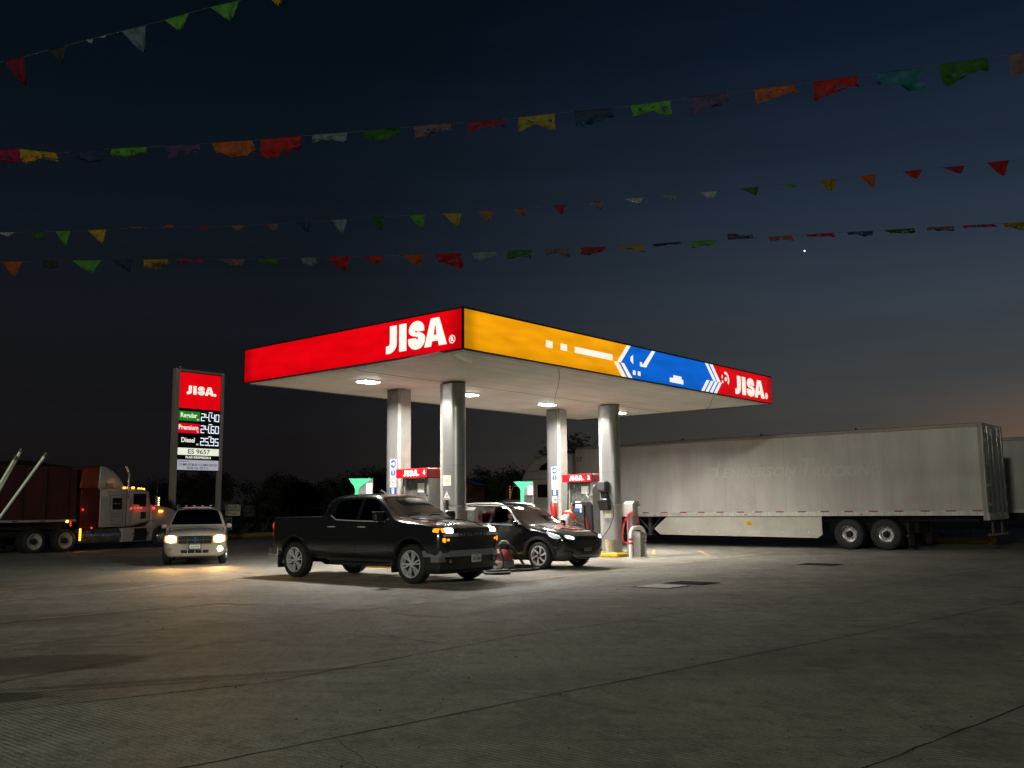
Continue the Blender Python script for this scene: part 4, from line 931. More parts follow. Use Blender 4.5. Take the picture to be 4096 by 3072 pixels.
# ================================================================== CARS
def car_paint(name, c, rough=0.28, metal=0.0, coat=1.0, flake=0.0, dust=0.0):
    m = mat(name, c, rough, metal, 0.1, 2.5, coat=coat, spec=0.5, rvar=0.12)
    b = m.node_tree.nodes['Principled BSDF']; b.inputs['Coat Roughness'].default_value = 0.06
    return m
M_cabin = mat('cabin_trim', (0.03,0.028,0.026), 0.8, var=0.3)
def car_body(sp, paint, root):
    o = loft(sp['st'], sp.get('cr', ()), capcrease=sp.get('cap', 0.6)); o.name = 'body'
    o.data.name = 'body'; bv = bvh_of(o)
    o.data.materials.append(paint); o.data.materials.append(M_cabin); o.data.materials.append(M_under)
    ms = [paint, M_cabin, M_under]; cs = []
    for x, z, r in sp['arches']:
        for sy in (-1, 1):
            q = MB(); n_ = 40; pts = [(x+r*math.cos(2*math.pi*k/n_), z+r*math.sin(2*math.pi*k/n_)) for k in range(n_)]
            q.prism(pts, sy*0.56, sy*1.3, 'y'); cs.append(cutter(q, ms, 2))
    if 'cavity' in sp:
        pts, w0, w1, za, zb_ = sp['cavity']; V = []
        for s_ in (-1, 1):
            for x, z in pts: V.append((x, s_*(w0+(w1-w0)*(z-za)/(zb_-za)), z))
        n_ = len(pts); q = MB(); q.add(V, [tuple(range(n_)), tuple(range(2*n_-1, n_-1, -1))]+[(i, n_+i, n_+(i+1) % n_, (i+1) % n_) for i in range(n_)])
        ct = cutter(q, ms, 1); ct['big'] = 1; cs.append(ct)
    for w in sp.get('side_windows', []):
        q = MB(); q.prism(w, -1.5, 1.5, 'y'); cs.append(cutter(q, ms, 1))
    if 'windshield' in sp: q = MB(); q.prism(sp['windshield'], sp['mid'], 3, 'x'); cs.append(cutter(q, ms, 1))
    if 'rear_window' in sp: q = MB(); q.prism(sp['rear_window'], -7, sp['mid'], 'x'); cs.append(cutter(q, ms, 1))
    for bx, mi in sp.get('cuts', []):
        q = MB(); q.box(*bx); cs.append(cutter(q, ms, mi))
    boolean(o, cs)
    o.data.polygons.foreach_set('use_smooth', [True]*len(o.data.polygons)); o.data.set_sharp_from_angle(angle=R(28))
    o.parent = root; return o, bv
def grow(pts, d):
    c = Vector((sum(p[0] for p in pts)/len(pts), sum(p[1] for p in pts)/len(pts)))
    return [tuple(Vector(p) + (Vector(p)-c).normalized()*d) for p in pts]
def seat(root, x, y, z, m=M_cabin):
    q = MB(); q.bbox(x-0.25,x+0.25,y-0.24,y+0.24,z,z+0.16,0.04); q.m = Matrix.Translation((x-0.24,y,z+0.1))@Matrix.Rotation(R(-14),4,'Y'); q.bbox(-0.07,0.07,-0.23,0.23,0.0,0.58,0.05); q.bbox(-0.05,0.05,-0.13,0.13,0.60,0.78,0.04)
    q.m = Matrix(); return q.build('seat', m, root)
def steering(root, x, y, z):
    q = MB(); q.m = Matrix.Translation((x,y,z))@Matrix.Rotation(R(-65),4,'Y')
    q.tube([(0.18*math.cos(R(a)),0.18*math.sin(R(a)),0) for a in range(0,361,20)],0.014,6,caps=False); q.tube([(-0.17,0,0),(0,0,-0.02),(0.17,0,0)],0.016,6); q.cyl((0,0,-0.02),(0,0,-0.25),0.02,n=8); q.m = Matrix()
    return q.build('steering_wheel', M_black, root)

E_head = mat('headlight_white', (0.9,0.9,0.9), 0.2, emit=(0.86,0.95,1.0), es=14)
E_lens = mat('lit_lens', (0.5,0.5,0.5), 0.15, 0.3, emit=(0.86,0.95,1.0), es=0.35, evar=0.9, scale=26)
E_drl = mat('daytime_white', (0.9,0.9,0.9), 0.2, emit=(0.86,0.95,1.0), es=2.2)
E_amber = mat('lamp_amber', (0.8,0.3,0.02), 0.25, emit=(1.0,0.27,0.01), es=1.9, evar=0.6, scale=30)
E_tail = mat('lamp_red', (0.5,0.01,0.01), 0.25, emit=(1.0,0.03,0.015), es=1.0, evar=0.7, scale=22)
M_lampclear = mat('lamp_reflector', (0.5,0.5,0.5), 0.15, 0.9)
M_platewhite = mat('plate_white', (0.66,0.66,0.60), 0.5, var=0.05)
def side_pair(outl): return [('right', outl)]

# ------------------------------------------------------------------ pickup
def make_pickup():
    root = thing('pickup_truck', 'dark grey crew cab pickup with headlights and amber lamps on, nearest vehicle at the pumps', 'pickup truck', (0,0,0), 0)
    paint = car_paint('pickup_paint', (0.026,0.027,0.029), 0.20, 0.45)
    def hoodst(x, zb, yb, w, zt, yedge=None):
        ye = yedge or w-0.05
        return (x, [(0,zb),(yb,zb),(w-0.075,zb+0.08),(w,0.70),(w-0.015,0.98),(w-0.045,zt-0.09),(ye-0.02,zt-0.035),(ye-0.16,zt),(ye*0.45,zt+0.025),(0,zt+0.03)])
    def cab(x, zt, wr, zbelt=1.33, full=1.0):
        return (x, [(0,0.42),(0.80,0.42),(0.945,0.48),(1.02,0.72),(1.01,1.0),(0.965,zbelt),(0.965-(0.965-wr)*0.45,zbelt+(zt-0.08-zbelt)*0.5),(wr,zt-0.075),(wr-0.16,zt-0.012),(0,zt)])
    def bed(x, w=1.02, zb=0.46, zt=1.39):
        return (x, [(0,zb),(0.80,zb),(w-0.075,zb+0.05),(w,0.72),(w-0.01,1.0),(w-0.03,zt-0.07),(w-0.045,zt-0.005),(w-0.13,zt),(0.5,zt),(0,zt)])
    st = [hoodst(0.835,0.46,0.50,0.80,1.10,0.76), hoodst(0.80,0.40,0.66,0.90,1.135,0.84), hoodst(0.72,0.38,0.78,0.97,1.18), hoodst(0.58,0.40,0.80,1.01,1.225), hoodst(0.3,0.40,0.80,1.02,1.265), hoodst(-0.15,0.42,0.80,1.02,1.295), hoodst(-0.42,0.42,0.80,1.02,1.325)]
    st += [(-0.54, [(0,0.42),(0.80,0.42),(0.945,0.48),(1.02,0.72),(1.01,1.0),(0.97,1.30),(0.93,1.335),(0.86,1.355),(0.45,1.385),(0,1.395)]),
           (-0.80, [(0,0.42),(0.80,0.42),(0.945,0.48),(1.02,0.72),(1.01,1.0),(0.965,1.33),(0.90,1.44),(0.825,1.53),(0.50,1.575),(0,1.59)]),
           (-1.10, [(0,0.42),(0.80,0.42),(0.945,0.48),(1.02,0.72),(1.01,1.0),(0.965,1.33),(0.87,1.56),(0.765,1.735),(0.48,1.775),(0,1.79)]),
           cab(-1.28,1.865,0.735), cab(-1.45,1.895,0.73), cab(-2.1,1.915,0.73), cab(-2.6,1.895,0.72,1.35), cab(-2.74,1.86,0.72,1.37), cab(-2.80,1.82,0.72,1.38), bed(-2.825), bed(-2.88), bed(-3.6), bed(-4.3), bed(-4.50,1.0), bed(-4.56,0.985)]
    fw = rounded([(-1.60,1.315),(-0.80,1.30),(-0.88,1.40),(-1.16,1.70),(-1.30,1.765),(-1.60,1.775)],0.05)
    rw = rounded([(-2.52,1.41),(-2.34,1.335),(-1.70,1.315),(-1.70,1.775),(-2.35,1.765),(-2.44,1.72)],0.06)
    ws = rounded([(-0.80,1.40),(0.80,1.40),(0.655,1.79),(0.4,1.825),(-0.4,1.825),(-0.655,1.79)],0.06)
    sp = dict(st=st, cr=((1,0.6),(5,0.35),(7,0.25)), arches=[(0,0.43,0.50),(-3.745,0.43,0.50)], mid=-1.7,
              cavity=([(-0.75,0.62),(-0.75,1.28),(-1.24,1.80),(-2.62,1.82),(-2.70,0.62)],0.90,0.66,0.62,1.84), side_windows=[fw,rw], windshield=ws,
              rear_window=rounded([(-0.6,1.45),(0.6,1.45),(0.55,1.78),(-0.55,1.78)],0.05),
              cuts=[((-4.48,-2.92,-0.78,0.78,0.98,1.6),2)])
    body, bv = car_body(sp, paint, root)
    gdark = glass('tinted_privacy_glass', (0.02,0.02,0.02), 0.03, 0.02); gws = glass('windshield_glass', (0.50,0.54,0.50), 0.14, 0.03)
    for side in ('right','left'):
        panel(bv, grow(fw,0.012), side, -0.006, 0.005, 0.15, 'side_window', gdark, body); panel(bv, grow(rw,0.012), side, -0.006, 0.005, 0.15, 'side_window', gdark, body)
        ring_panel(bv, [(-2.56,1.42),(-2.36,1.325),(-1.65,1.298),(-0.78,1.285)], side, 0.022, 0.006, 'window_moulding', M_silver, body, closed=False)
        fd = rounded([(-1.64,0.50),(-0.56,0.50),(-0.50,0.62),(-0.46,1.0),(-0.50,1.24),(-1.66,1.27)],0.05)
        rd = rounded([(-2.60,0.98),(-2.66,0.72),(-2.52,0.50),(-1.66,0.50),(-1.68,1.27),(-2.58,1.30)],0.06)
        for d_ in (fd, rd):
            dp = panel(bv, d_, side, 0.005, 0.006, 0.12, 'door', paint, body)
        for xh in (-2.46,-1.48):
            q = MB(); sy = -1 if side == 'right' else 1
            q.tube([(xh-0.10,sy*1.0,1.17),(xh-0.09,sy*1.035,1.17),(xh+0.09,sy*1.035,1.17),(xh+0.10,sy*1.0,1.17)],0.014,8); q.build('door_handle', M_silver, dp, smooth=60)
        ring_panel(bv, [(-0.46,0.44),(-0.50,0.6),(-0.43,0.76),(-0.28,0.90),(0,0.975),(0.28,0.90),(0.43,0.76),(0.50,0.6)], side, 0.035, 0.012, 'wheel_arch_lip', M_black, body, 0.012, closed=False)
        ring_panel(bv, [(-4.24,0.55),(-4.20,0.7),(-4.05,0.88),(-3.745,0.975),(-3.44,0.88),(-3.29,0.7),(-3.24,0.52)], side, 0.035, 0.012, 'wheel_arch_lip', M_black, body, 0.012, closed=False)
        panel(bv, [(-2.66,0.60),(-0.62,0.60),(-0.62,0.66),(-2.62,0.665)], side, 0.012, 0.012, 0.2, 'door_moulding', paint, body)
        sy = -1 if side == 'right' else 1
        q = MB(); q.m = Matrix.Translation((-0.82,sy*1.16,1.385)); q.bbox(-0.06,0.08,-0.13,0.13,-0.09,0.10,0.035); q.m = Matrix(); q.tube([(-0.80,sy*0.95,1.31),(-0.80,sy*1.06,1.33)],0.025,6)
        mi = q.build('wing_mirror', M_black, root, smooth=30)
        q = MB(); q.m = Matrix.Translation((-0.81,sy*1.16,1.487)); q.bbox(-0.06,0.07,-0.125,0.125,0,0.012,0.004); q.build('mirror_cap', M_silver, mi)
        q = MB(); q.tube([(-2.50,sy*0.94,0.40),(-2.45,sy*1.02,0.38),(-0.62,sy*1.02,0.38),(-0.55,sy*0.94,0.40)],0.045,8); q.build('side_step', M_black, root, smooth=50)
    panel(bv, grow(ws,0.015), 'front', -0.004, 0.005, 0.12, 'windshield', gws, body)
    panel(bv, rounded([(-0.62,1.43),(0.62,1.43),(0.57,1.80),(-0.57,1.80)],0.05), 'back', -0.004, 0.005, 0.3, 'rear_window', gdark, body)
    # front: grille, bar, lettering, lamps, bumper
    M_grille = mat('grille_mesh', (0.02,0.02,0.02), 0.4, var=0.8, scale=60, bump=1.0, bscale=70)
    gr_ = panel(bv, rounded([(-0.68,0.70),(0.68,0.70),(0.70,0.82),(0.68,0.97),(-0.68,0.97),(-0.70,0.82)],0.03), 'front', 0.006, 0.02, 0.1, 'lower_grille', M_grille, body)
    for k in range(4):
        z = 0.74+k*0.06; w_ = 0.64
        q = MB(); q.tube([(0.86-0.05*abs(y/0.7)**3, y, z+0.012*math.sin(y*30)) for y in [(-w_+2*w_*i/30) for i in range(31)]],0.008,5); q.build('grille_slat', M_black, gr_)
    panel(bv, rounded([(-0.58,1.045),(0.58,1.045),(0.57,1.13),(-0.57,1.13)],0.02), 'front', 0.006, 0.015, 0.1, 'upper_grille', M_grille, body)
    bar = panel(bv, rounded([(-0.86,0.975),(0.86,0.975),(0.86,1.015),(0.62,1.038),(-0.62,1.038),(-0.86,1.015)],0.02), 'front', 0.026, 0.03, 0.08, 'grille_bar', mat('bar_paint',(0.62,0.62,0.625),0.3,0.3,coat=1), body)
    ring_panel(bv, [(-0.70,1.145),(0.70,1.145)], 'front', 0.018, 0.016, 'grille_chrome', M_dchrome, body, 0.012, closed=False)
    text('CHEVROLET', 0.088, M_black, bar, (0.868,0.0,1.0065), (R(90),0,R(90)), bold=0.004, ext=0.002, sx=1.9, spacing=1.0)
    for sy in (-1,1):
        hl = panel(bv, rounded([(sy*0.60,1.045),(sy*0.60,1.14),(sy*0.875,1.145),(sy*0.875,1.045)],0.015), 'front', 0.004, 0.012, 0.06, 'headlight', M_lampclear, body)
        panel(bv, rounded([(sy*0.60,1.048),(sy*0.60,1.135),(sy*0.80,1.14),(sy*0.80,1.053)],0.015), 'front', 0.010, 0.005, 0.04, 'headlight_beam', E_head, hl)
        panel(bv, rounded([(sy*0.80,1.055),(sy*0.80,1.135),(sy*0.87,1.138),(sy*0.87,1.06)],0.015), 'front', 0.010, 0.005, 0.03, 'turn_lamp', E_amber, hl)
        q = MB(); zc = 1.09
        panel(bv, rounded([(0.60,1.07),(0.72,1.055),(0.72,1.14),(0.60,1.14)],0.02), 'right' if sy<0 else 'left', 0.006, 0.008, 0.05, 'turn_lamp', E_amber, hl)
        ll = panel(bv, rounded([(sy*0.70,0.83),(sy*0.70,0.965),(sy*0.89,0.965),(sy*0.89,0.84)],0.02), 'front', 0.008, 0.012, 0.06, 'lower_lamp_housing', M_black, body)
        panel(bv, rounded([(sy*0.815,0.855),(sy*0.815,0.95),(sy*0.88,0.95),(sy*0.88,0.86)],0.03), 'front', 0.016, 0.006, 0.04, 'running_lamp', E_amber, ll)
        panel(bv, rounded([(sy*0.72,0.885),(sy*0.72,0.93),(sy*0.79,0.93),(sy*0.79,0.885)],0.02), 'front', 0.016, 0.006, 0.04, 'running_lamp', E_amber, ll)
    # bumper: steel, wraps the corners, dark valance and air dam
    def sweep(zlo, zhi, d0, d1, name, m, wmax=1.0, lipx=0.0):
        q = MB(); Ys = [(-wmax+2*wmax*i/24) for i in range(25)]; V = []; F = []
        for y in Ys:
            e = abs(y/wmax); x = 0.875 - 0.16*e**4 - (0.28 if e > 0.99 else 0.0)*1.0
            V += [(x+d0,y,zlo),(x+d1,y,zhi),(x+d1-0.10,y,zhi),(x+d0-0.10,y,zlo)]
        for i in range(24):
            a = 4*i; b = a+4; F += [(a,b,b+1,a+1),(a+1,b+1,b+2,a+2),(a+2,b+2,b+3,a+3),(a+3,b+3,b,a)]
        q.add(V, F+[(0,1,2,3),(99,98,97,96)]); return q.build(name, m, root, smooth=40)
    M_bump = mat('bumper_grey', (0.30,0.30,0.305), 0.32, 0.4, coat=0.6)
    bu = sweep(0.565,0.69,0.03,0.0,'front_bumper',M_bump); 
    q = MB()
    for sy in (-1,1): q.prism([(sy*1.0,0.46),(sy*0.62,0.46),(sy*0.48,0.567),(sy*1.0,0.567)], 0.58, 0.80, 'x')
    q.build('bumper_corner', M_bump, bu)
    sweep(0.30,0.562,-0.03,0.0,'lower_valance',M_black,0.97)
    sweep(0.22,0.298,-0.09,-0.05,'air_dam',M_under,0.95)
    for sy in (-1,1):
        q = MB(); q.bbox(0.845,0.865,sy*0.70-0.10,sy*0.70+0.10,0.42,0.53,0.01); fo = q.build('fog_recess', M_under, bu)
        q = MB(); q.box(0.866,0.870,sy*0.70-0.05,sy*0.70+0.03,0.44,0.51); q.build('fog_lamp', M_lampclear, fo)
    q = MB(); q.bbox(0.0,0.012,-0.155,0.155,-0.08,0.08,0.004); pl = q.build('license_plate', M_platewhite, root); pl.location = (0.908,0.05,0.51)
    text('EXP-6240', 0.095, M_black, pl, (0.0135,0,-0.012), (R(90),0,R(90)), bold=0.002, ext=0.0006, sx=0.68)
    text('TEXAS', 0.035, M_blueprint, pl, (0.0135,0,0.055), (R(90),0,R(90)), bold=0.001, ext=0.0006)
    # hood bulge lines, cowl, wipers, antenna fin
    for y in (-0.42,0.42): ring_panel(bv, [(0.74,y*0.9),(0.3,y),(-0.40,y*1.25)], 'top', 0.05, 0.012, 'hood_crease', paint, body, 0.014, closed=False)
    ring_panel(bv, [(-0.50,-0.80),(-0.455,0),(-0.50,0.80)], 'top', 0.07, 0.006, 'cowl', M_black, body, 0.01, closed=False)
    for y in (-0.65,0.05):
        q = MB(); q.tube([(-0.50,y,1.405),(-0.60,y+0.30,1.47),(-0.62,y+0.6,1.475)],0.010,5); q.build('wiper', M_black, body)
    q = MB(); q.prism([(-1.95,1.905),(-1.75,1.91),(-1.92,1.985),(-1.97,1.985)],-0.02,0.02,'y'); q.build('antenna_fin', M_black, body)
    # tail
    for sy in (-1,1):
        q = MB(); q.bbox(-4.59,-4.47,sy*0.93-0.035,sy*0.93+0.04,0.90,1.28,0.02); tl = q.build('tail_lamp', mat('lamp_red_dim', (0.4,0.01,0.01), 0.25, emit=(1.0,0.03,0.015), es=0.45, evar=0.7, scale=22), root, smooth=30); q = MB(); q.bbox(-4.61,-4.585,sy*0.93-0.03,sy*0.93+0.035,1.12,1.24,0.01); q.build('brake_segment', E_tail, tl)
    q = MB(); q.bbox(-4.58,-4.55,-0.80,0.80,0.78,1.36,0.01); tg = q.build('tailgate', paint, root)
    q = MB(); q.bbox(-4.72,-4.55,-1.0,1.0,0.50,0.68,0.03); q.bbox(-4.66,-4.35,-1.005,-0.90,0.50,0.70,0.02); q.bbox(-4.66,-4.35,0.90,1.005,0.50,0.70,0.02); q.build('rear_bumper', M_dchrome, root)
    q = MB(); q.box(-4.88,-4.70,-0.04,0.04,0.42,0.48); q.build('tow_hitch', M_black, root)
    q = MB(); q.tube([(-3.9,0.8-1.6,0.36),(-4.35,-0.85,0.34),(-4.48,-0.87,0.31)],0.045,8); q.build('exhaust_pipe', M_grey, root)
    q = MB(); q.bbox(-4.5,0.7,-0.45,0.45,0.34,0.46,0.03); q.cyl((0,-0.75,0.41),(0,0.75,0.41),0.05); q.cyl((-3.745,-0.75,0.41),(-3.745,0.75,0.41),0.06); q.sphere((-3.745,0,0.40),0.15,8); q.build('chassis', M_under, root)
    for sy in (-1,1):
        q = MB(); q.box(-4.34,-4.31,sy*0.86-0.14,sy*0.86+0.14,0.22,0.52); q.build('mud_flap', M_black, root)
        q = MB(); q.box(-0.56,-0.53,sy*0.86-0.14,sy*0.86+0.14,0.22,0.5); q.build('mud_flap', M_black, root)
    w0 = alloy(root, (0,-0.875,0.41), 0.41, 0.288, 0.275, 'twin', M_silver, M_under)
    for loc, fl in (((0,0.875,0.41),True),((-3.745,-0.875,0.41),False),((-3.745,0.875,0.41),True)): wheel_copy(w0, loc, fl, root)
    # cabin
    for y in (-0.40,0.40): seat(root, -1.45, y, 0.70); seat(root, -2.25, y, 0.72)
    q = MB(); q.bbox(-1.0,-0.70,-0.80,0.80,0.9,1.25,0.05); q.build('dashboard', M_cabin, root)
    steering(root, -1.05, 0.40, 1.18)
    q = MB(); q.box(-1.20,-1.18,-0.11,0.11,1.66,1.74); q.build('rear_view_mirror', M_black, root)
    q = MB(); q.box(-0.905,-0.900,0.22,0.30,1.36,1.42); q.build('dash_note', mat('pink_note',(0.7,0.3,0.28),0.6), root)
    q = MB(); q.box(-1.11,-1.105,-0.02,0.06,1.50,1.64); q.build('hanging_tag', M_whiteprint, root)
    return root
pk = make_pickup()
PK_ANG = R(-38.07)
cdir = Vector((math.cos(PK_ANG), math.sin(PK_ANG), 0)); cn = Vector((-cdir.y, cdir.x, 0))
pk.location = Vector((-2.0768,19.9362,0)) + cn*0.875; pk.rotation_euler = (0,0,PK_ANG)

def beam(parent, loc, color, energy, ang=55, tilt=-7, spread=0.9):
    la = bpy.data.lights.new('headlight_beam','SPOT'); la.energy = energy; la.color = color; la.spot_size = R(ang); la.spot_blend = spread; la.shadow_soft_size = 0.06
    o = bpy.data.objects.new('headlight_beam', la); col.objects.link(o); o.parent = parent; o.location = loc
    o.rotation_euler = (R(90+tilt), 0, R(-90)); return o
for y in (-0.77,0.77): beam(pk, (0.93,y,1.09), (0.85,0.93,1.0), 45, 70, -14)

# ------------------------------------------------------------------ generic rounded crossover / boxy suv
def make_crossover():
    root = thing('crossover_car', 'glossy black crossover with silver roof rails and driver window open, at dispenser 4 island', 'car', (0,0,0), 0)
    paint = car_paint('crossover_paint', (0.008,0.008,0.009), 0.12, 0.0)
    def lo(x, zb, yb, w, wl=None): return [(0,zb),(yb,zb),((wl or w)-0.05,zb+0.06),(w,0.62)]
    def hd(x, zb, yb, w, zt, ye):
        return (x, lo(x,zb,yb,w)+[(w-0.01,0.80),(w-0.05,zt-0.10),(ye,zt-0.03),(ye-0.16,zt+0.005),(ye*0.45,zt+0.03),(0,zt+0.04)])
    def cb(x, zt, wr, zbelt, w=0.925, rf=0.035):
        return (x, lo(x,0.24,0.75,w)+[(w-0.01,0.86),(w-0.055,zbelt),(w-0.055-(w-0.055-wr)*0.42,zbelt+(zt-0.09-zbelt)*0.5),(wr,zt-0.085),(wr-0.14,zt-rf),(0,zt)])
    st = [hd(0.90,0.34,0.30,0.52,0.74,0.48), hd(0.86,0.27,0.50,0.70,0.80,0.64), hd(0.76,0.24,0.66,0.84,0.865,0.76), hd(0.60,0.23,0.72,0.90,0.935,0.82), hd(0.30,0.24,0.75,0.925,0.995,0.84), hd(-0.10,0.24,0.75,0.93,1.05,0.85), hd(-0.36,0.24,0.75,0.93,1.085,0.85)]
    st += [(-0.48, lo(0,0.24,0.75,0.925)+[(0.915,0.86),(0.88,1.085),(0.85,1.12),(0.80,1.14),(0.42,1.18),(0,1.19)]),
           (-0.78, lo(0,0.24,0.75,0.925)+[(0.915,0.86),(0.875,1.10),(0.82,1.22),(0.75,1.335),(0.45,1.395),(0,1.41)]),
           (-1.08, lo(0,0.24,0.75,0.925)+[(0.915,0.86),(0.872,1.11),(0.79,1.33),(0.70,1.51),(0.42,1.575),(0,1.59)]),
           cb(-1.32,1.665,0.67,1.12), cb(-1.7,1.705,0.66,1.13), cb(-2.3,1.71,0.655,1.15), cb(-2.9,1.675,0.645,1.175,0.92), cb(-3.3,1.59,0.62,1.205,0.91), 
           (-3.55, lo(0,0.26,0.72,0.90)+[(0.89,0.88),(0.83,1.16),(0.76,1.24),(0.66,1.33),(0.4,1.37),(0,1.385)]),
           (-3.72, lo(0,0.30,0.65,0.86)+[(0.85,0.88),(0.78,1.05),(0.70,1.08),(0.6,1.10),(0.4,1.12),(0,1.13)]),
           (-3.82, [(0,0.40),(0.5,0.40),(0.72,0.46),(0.78,0.62),(0.76,0.84),(0.68,0.95),(0.62,0.98),(0.5,1.0),(0.3,1.01),(0,1.01)])]
    fw = rounded([(-1.62,1.16),(-0.76,1.135),(-0.93,1.32),(-1.14,1.48),(-1.36,1.56),(-1.62,1.58)],0.04)
    rw = rounded([(-2.62,1.20),(-1.72,1.165),(-1.72,1.585),(-2.3,1.595),(-2.64,1.57)],0.04)
    qw = rounded([(-3.22,1.27),(-2.72,1.21),(-2.74,1.535),(-3.05,1.48)],0.05)
    ws = rounded([(-0.75,1.20),(0.75,1.20),(0.60,1.58),(0.35,1.62),(-0.35,1.62),(-0.60,1.58)],0.06)
    sp = dict(st=st, cr=((1,0.5),(5,0.35),(7,0.2)), cap=0.3, arches=[(0,0.345,0.415),(-2.72,0.345,0.415)], mid=-1.8,
              cavity=([(-0.75,0.45),(-0.75,1.02),(-1.30,1.54),(-2.9,1.56),(-3.3,1.2),(-3.4,0.5)],0.82,0.60,0.45,1.6), side_windows=[fw,rw,qw], windshield=ws,
              rear_window=rounded([(-0.55,1.22),(0.55,1.22),(0.5,1.45),(-0.5,1.45)],0.05))
    body, bv = car_body(sp, paint, root)
    gs = glass('side_glass', (0.04,0.04,0.04), 0.05, 0.02); gws = glass('windshield_glass_clear', (0.5,0.52,0.48), 0.14, 0.03)
    for side in ('right','left'):
        sy = -1 if side == 'right' else 1
        if side == 'left': panel(bv, grow(fw,0.01), side, -0.006, 0.005, 0.15, 'side_window', gs, body)
        panel(bv, grow(rw,0.01), side, -0.006, 0.005, 0.15, 'side_window', gs, body); panel(bv, grow(qw,0.01), side, -0.006, 0.005, 0.15, 'side_window', gs, body)
        ring_panel(bv, [(-3.35,1.30),(-2.68,1.185),(-1.66,1.135),(-0.70,1.10)], side, 0.028, 0.006, 'window_moulding', M_silver, body, closed=False)
        ring_panel(bv, [(-0.68,1.14),(-0.90,1.33),(-1.12,1.495),(-1.36,1.59),(-1.8,1.615),(-2.4,1.62),(-2.9,1.59),(-3.2,1.51)], side, 0.022, 0.006, 'window_moulding', M_silver, body, closed=False)
        fd = rounded([(-1.62,0.34),(-0.62,0.34),(-0.52,0.6),(-0.50,0.9),(-0.56,1.04),(-1.66,1.09)],0.06); rd = rounded([(-2.36,0.7),(-2.20,0.42),(-2.0,0.34),(-1.66,0.34),(-1.70,1.09),(-2.58,1.14),(-2.60,0.95)],0.06)
        for d_, xh in ((fd,-1.45),(rd,-2.35)):
            dp = panel(bv, d_, side, 0.004, 0.006, 0.1, 'door', paint, body)
            q = MB(); q.tube([(xh-0.10,sy*0.895,0.955),(xh-0.09,sy*0.935,0.955),(xh+0.09,sy*0.935,0.955),(xh+0.10,sy*0.895,0.955)],0.012,8); q.build('door_handle', M_dchrome, dp, smooth=60)
        for cx_ in (0,-2.72):
            ring_panel(bv, [(cx_+0.47*math.cos(R(a)), 0.345+0.45*math.sin(R(a))) for a in range(-5,186,12)], side, 0.075, 0.010, 'wheel_arch_cladding', M_black, body, 0.012, closed=False)
        panel(bv, [(-2.28,0.285),(-0.44,0.285),(-0.44,0.36),(-2.26,0.37)], side, 0.012, 0.012, 0.2, 'sill_cladding', M_black, body)
        q = MB(); q.m = Matrix.Translation((-0.66,sy*1.02,1.14)); q.sphere((0,0,0),0.10,10,(0.72,1.05,0.75)); q.m = Matrix(); q.tube([(-0.68,sy*0.88,1.09),(-0.67,sy*0.97,1.11)],0.025,6)
        q.build('wing_mirror', paint, root, smooth=50)
        q = MB(); q.tube([(-1.30,sy*0.60,1.575),(-1.42,sy*0.62,1.63),(-1.7,sy*0.62,1.668),(-2.3,sy*0.61,1.68),(-2.9,sy*0.60,1.645),(-3.2,sy*0.59,1.58),(-3.28,sy*0.58,1.54)],0.024,8); q.build('roof_rail', mat('silver_rail',(0.6,0.6,0.6),0.3,0.8), root, smooth=60)
    panel(bv, grow(ws,0.015), 'front', -0.004, 0.005, 0.1, 'windshield', gws, body)
    panel(bv, rounded([(-0.56,1.21),(0.56,1.21),(0.51,1.46),(-0.51,1.46)],0.05), 'back', -0.004, 0.005, 0.3, 'rear_window', gs, body)
    panel(bv, rounded([(-1.75,-0.5),(-1.75,0.5),(-2.9,0.48),(-2.9,-0.48)],0.08), 'top', 0.003, 0.004, 0.15, 'sunroof', glass('roof_glass',(0.02,0.02,0.02),0.05,0.02), body)
    M_gr2 = mat('grille_fins', (0.012,0.012,0.012), 0.35, var=0.5, scale=30, bump=0.8, bscale=40)
    gr_ = panel(bv, rounded([(-0.56,0.50),(0.56,0.50),(0.62,0.66),(0.55,0.79),(-0.55,0.79),(-0.62,0.66)],0.05), 'front', 0.004, 0.012, 0.08, 'grille', M_gr2, body)
    for z in (0.54,0.60,0.66,0.72,0.77): ring_panel(bv, [(-0.52,z),(0.52,z)], 'front', 0.014, 0.016, 'grille_slat', M_black, gr_, 0.01, closed=False)
    for sy in (-1,1):
        hl = panel(bv, rounded([(sy*0.50,0.775),(sy*0.54,0.805),(sy*0.72,0.85),(sy*0.76,0.86),(sy*0.77,0.80),(sy*0.72,0.745),(sy*0.58,0.735)],0.02), 'front', 0.004, 0.010, 0.06, 'headlight', E_lens, body)
        hs = panel(bv, rounded([(0.62,0.765),(0.68,0.80),(0.44,0.89),(0.22,0.945),(0.34,0.83),(0.48,0.775)],0.02), 'right' if sy<0 else 'left', 0.006, 0.010, 0.06, 'headlight', E_lens, body)
        ring_panel(bv, [(sy*0.53,0.795),(sy*0.62,0.825),(sy*0.72,0.848)], 'front', 0.010, 0.012, 'daytime_strip', E_drl, hl, 0.006, closed=False)
        for k in range(4):
            yy = sy*(0.58+0.045*k); zz = 0.772+0.012*k
            panel(bv, [(yy+0.016*math.cos(R(a)),zz+0.018*math.sin(R(a))) for a in range(0,360,45)], 'front', 0.011, 0.005, 0.05, 'projector_lens', E_head, hl)
        ring_panel(bv, [(0.62,0.835),(0.42,0.893),(0.25,0.93)], 'right' if sy<0 else 'left', 0.010, 0.014, 'daytime_strip', E_drl, hs, 0.006, closed=False)
        panel(bv, rounded([(sy*0.58,0.40),(sy*0.82,0.46),(sy*0.80,0.50),(sy*0.60,0.46)],0.02), 'front', 0.004, 0.01, 0.06, 'air_intake', M_under, body)
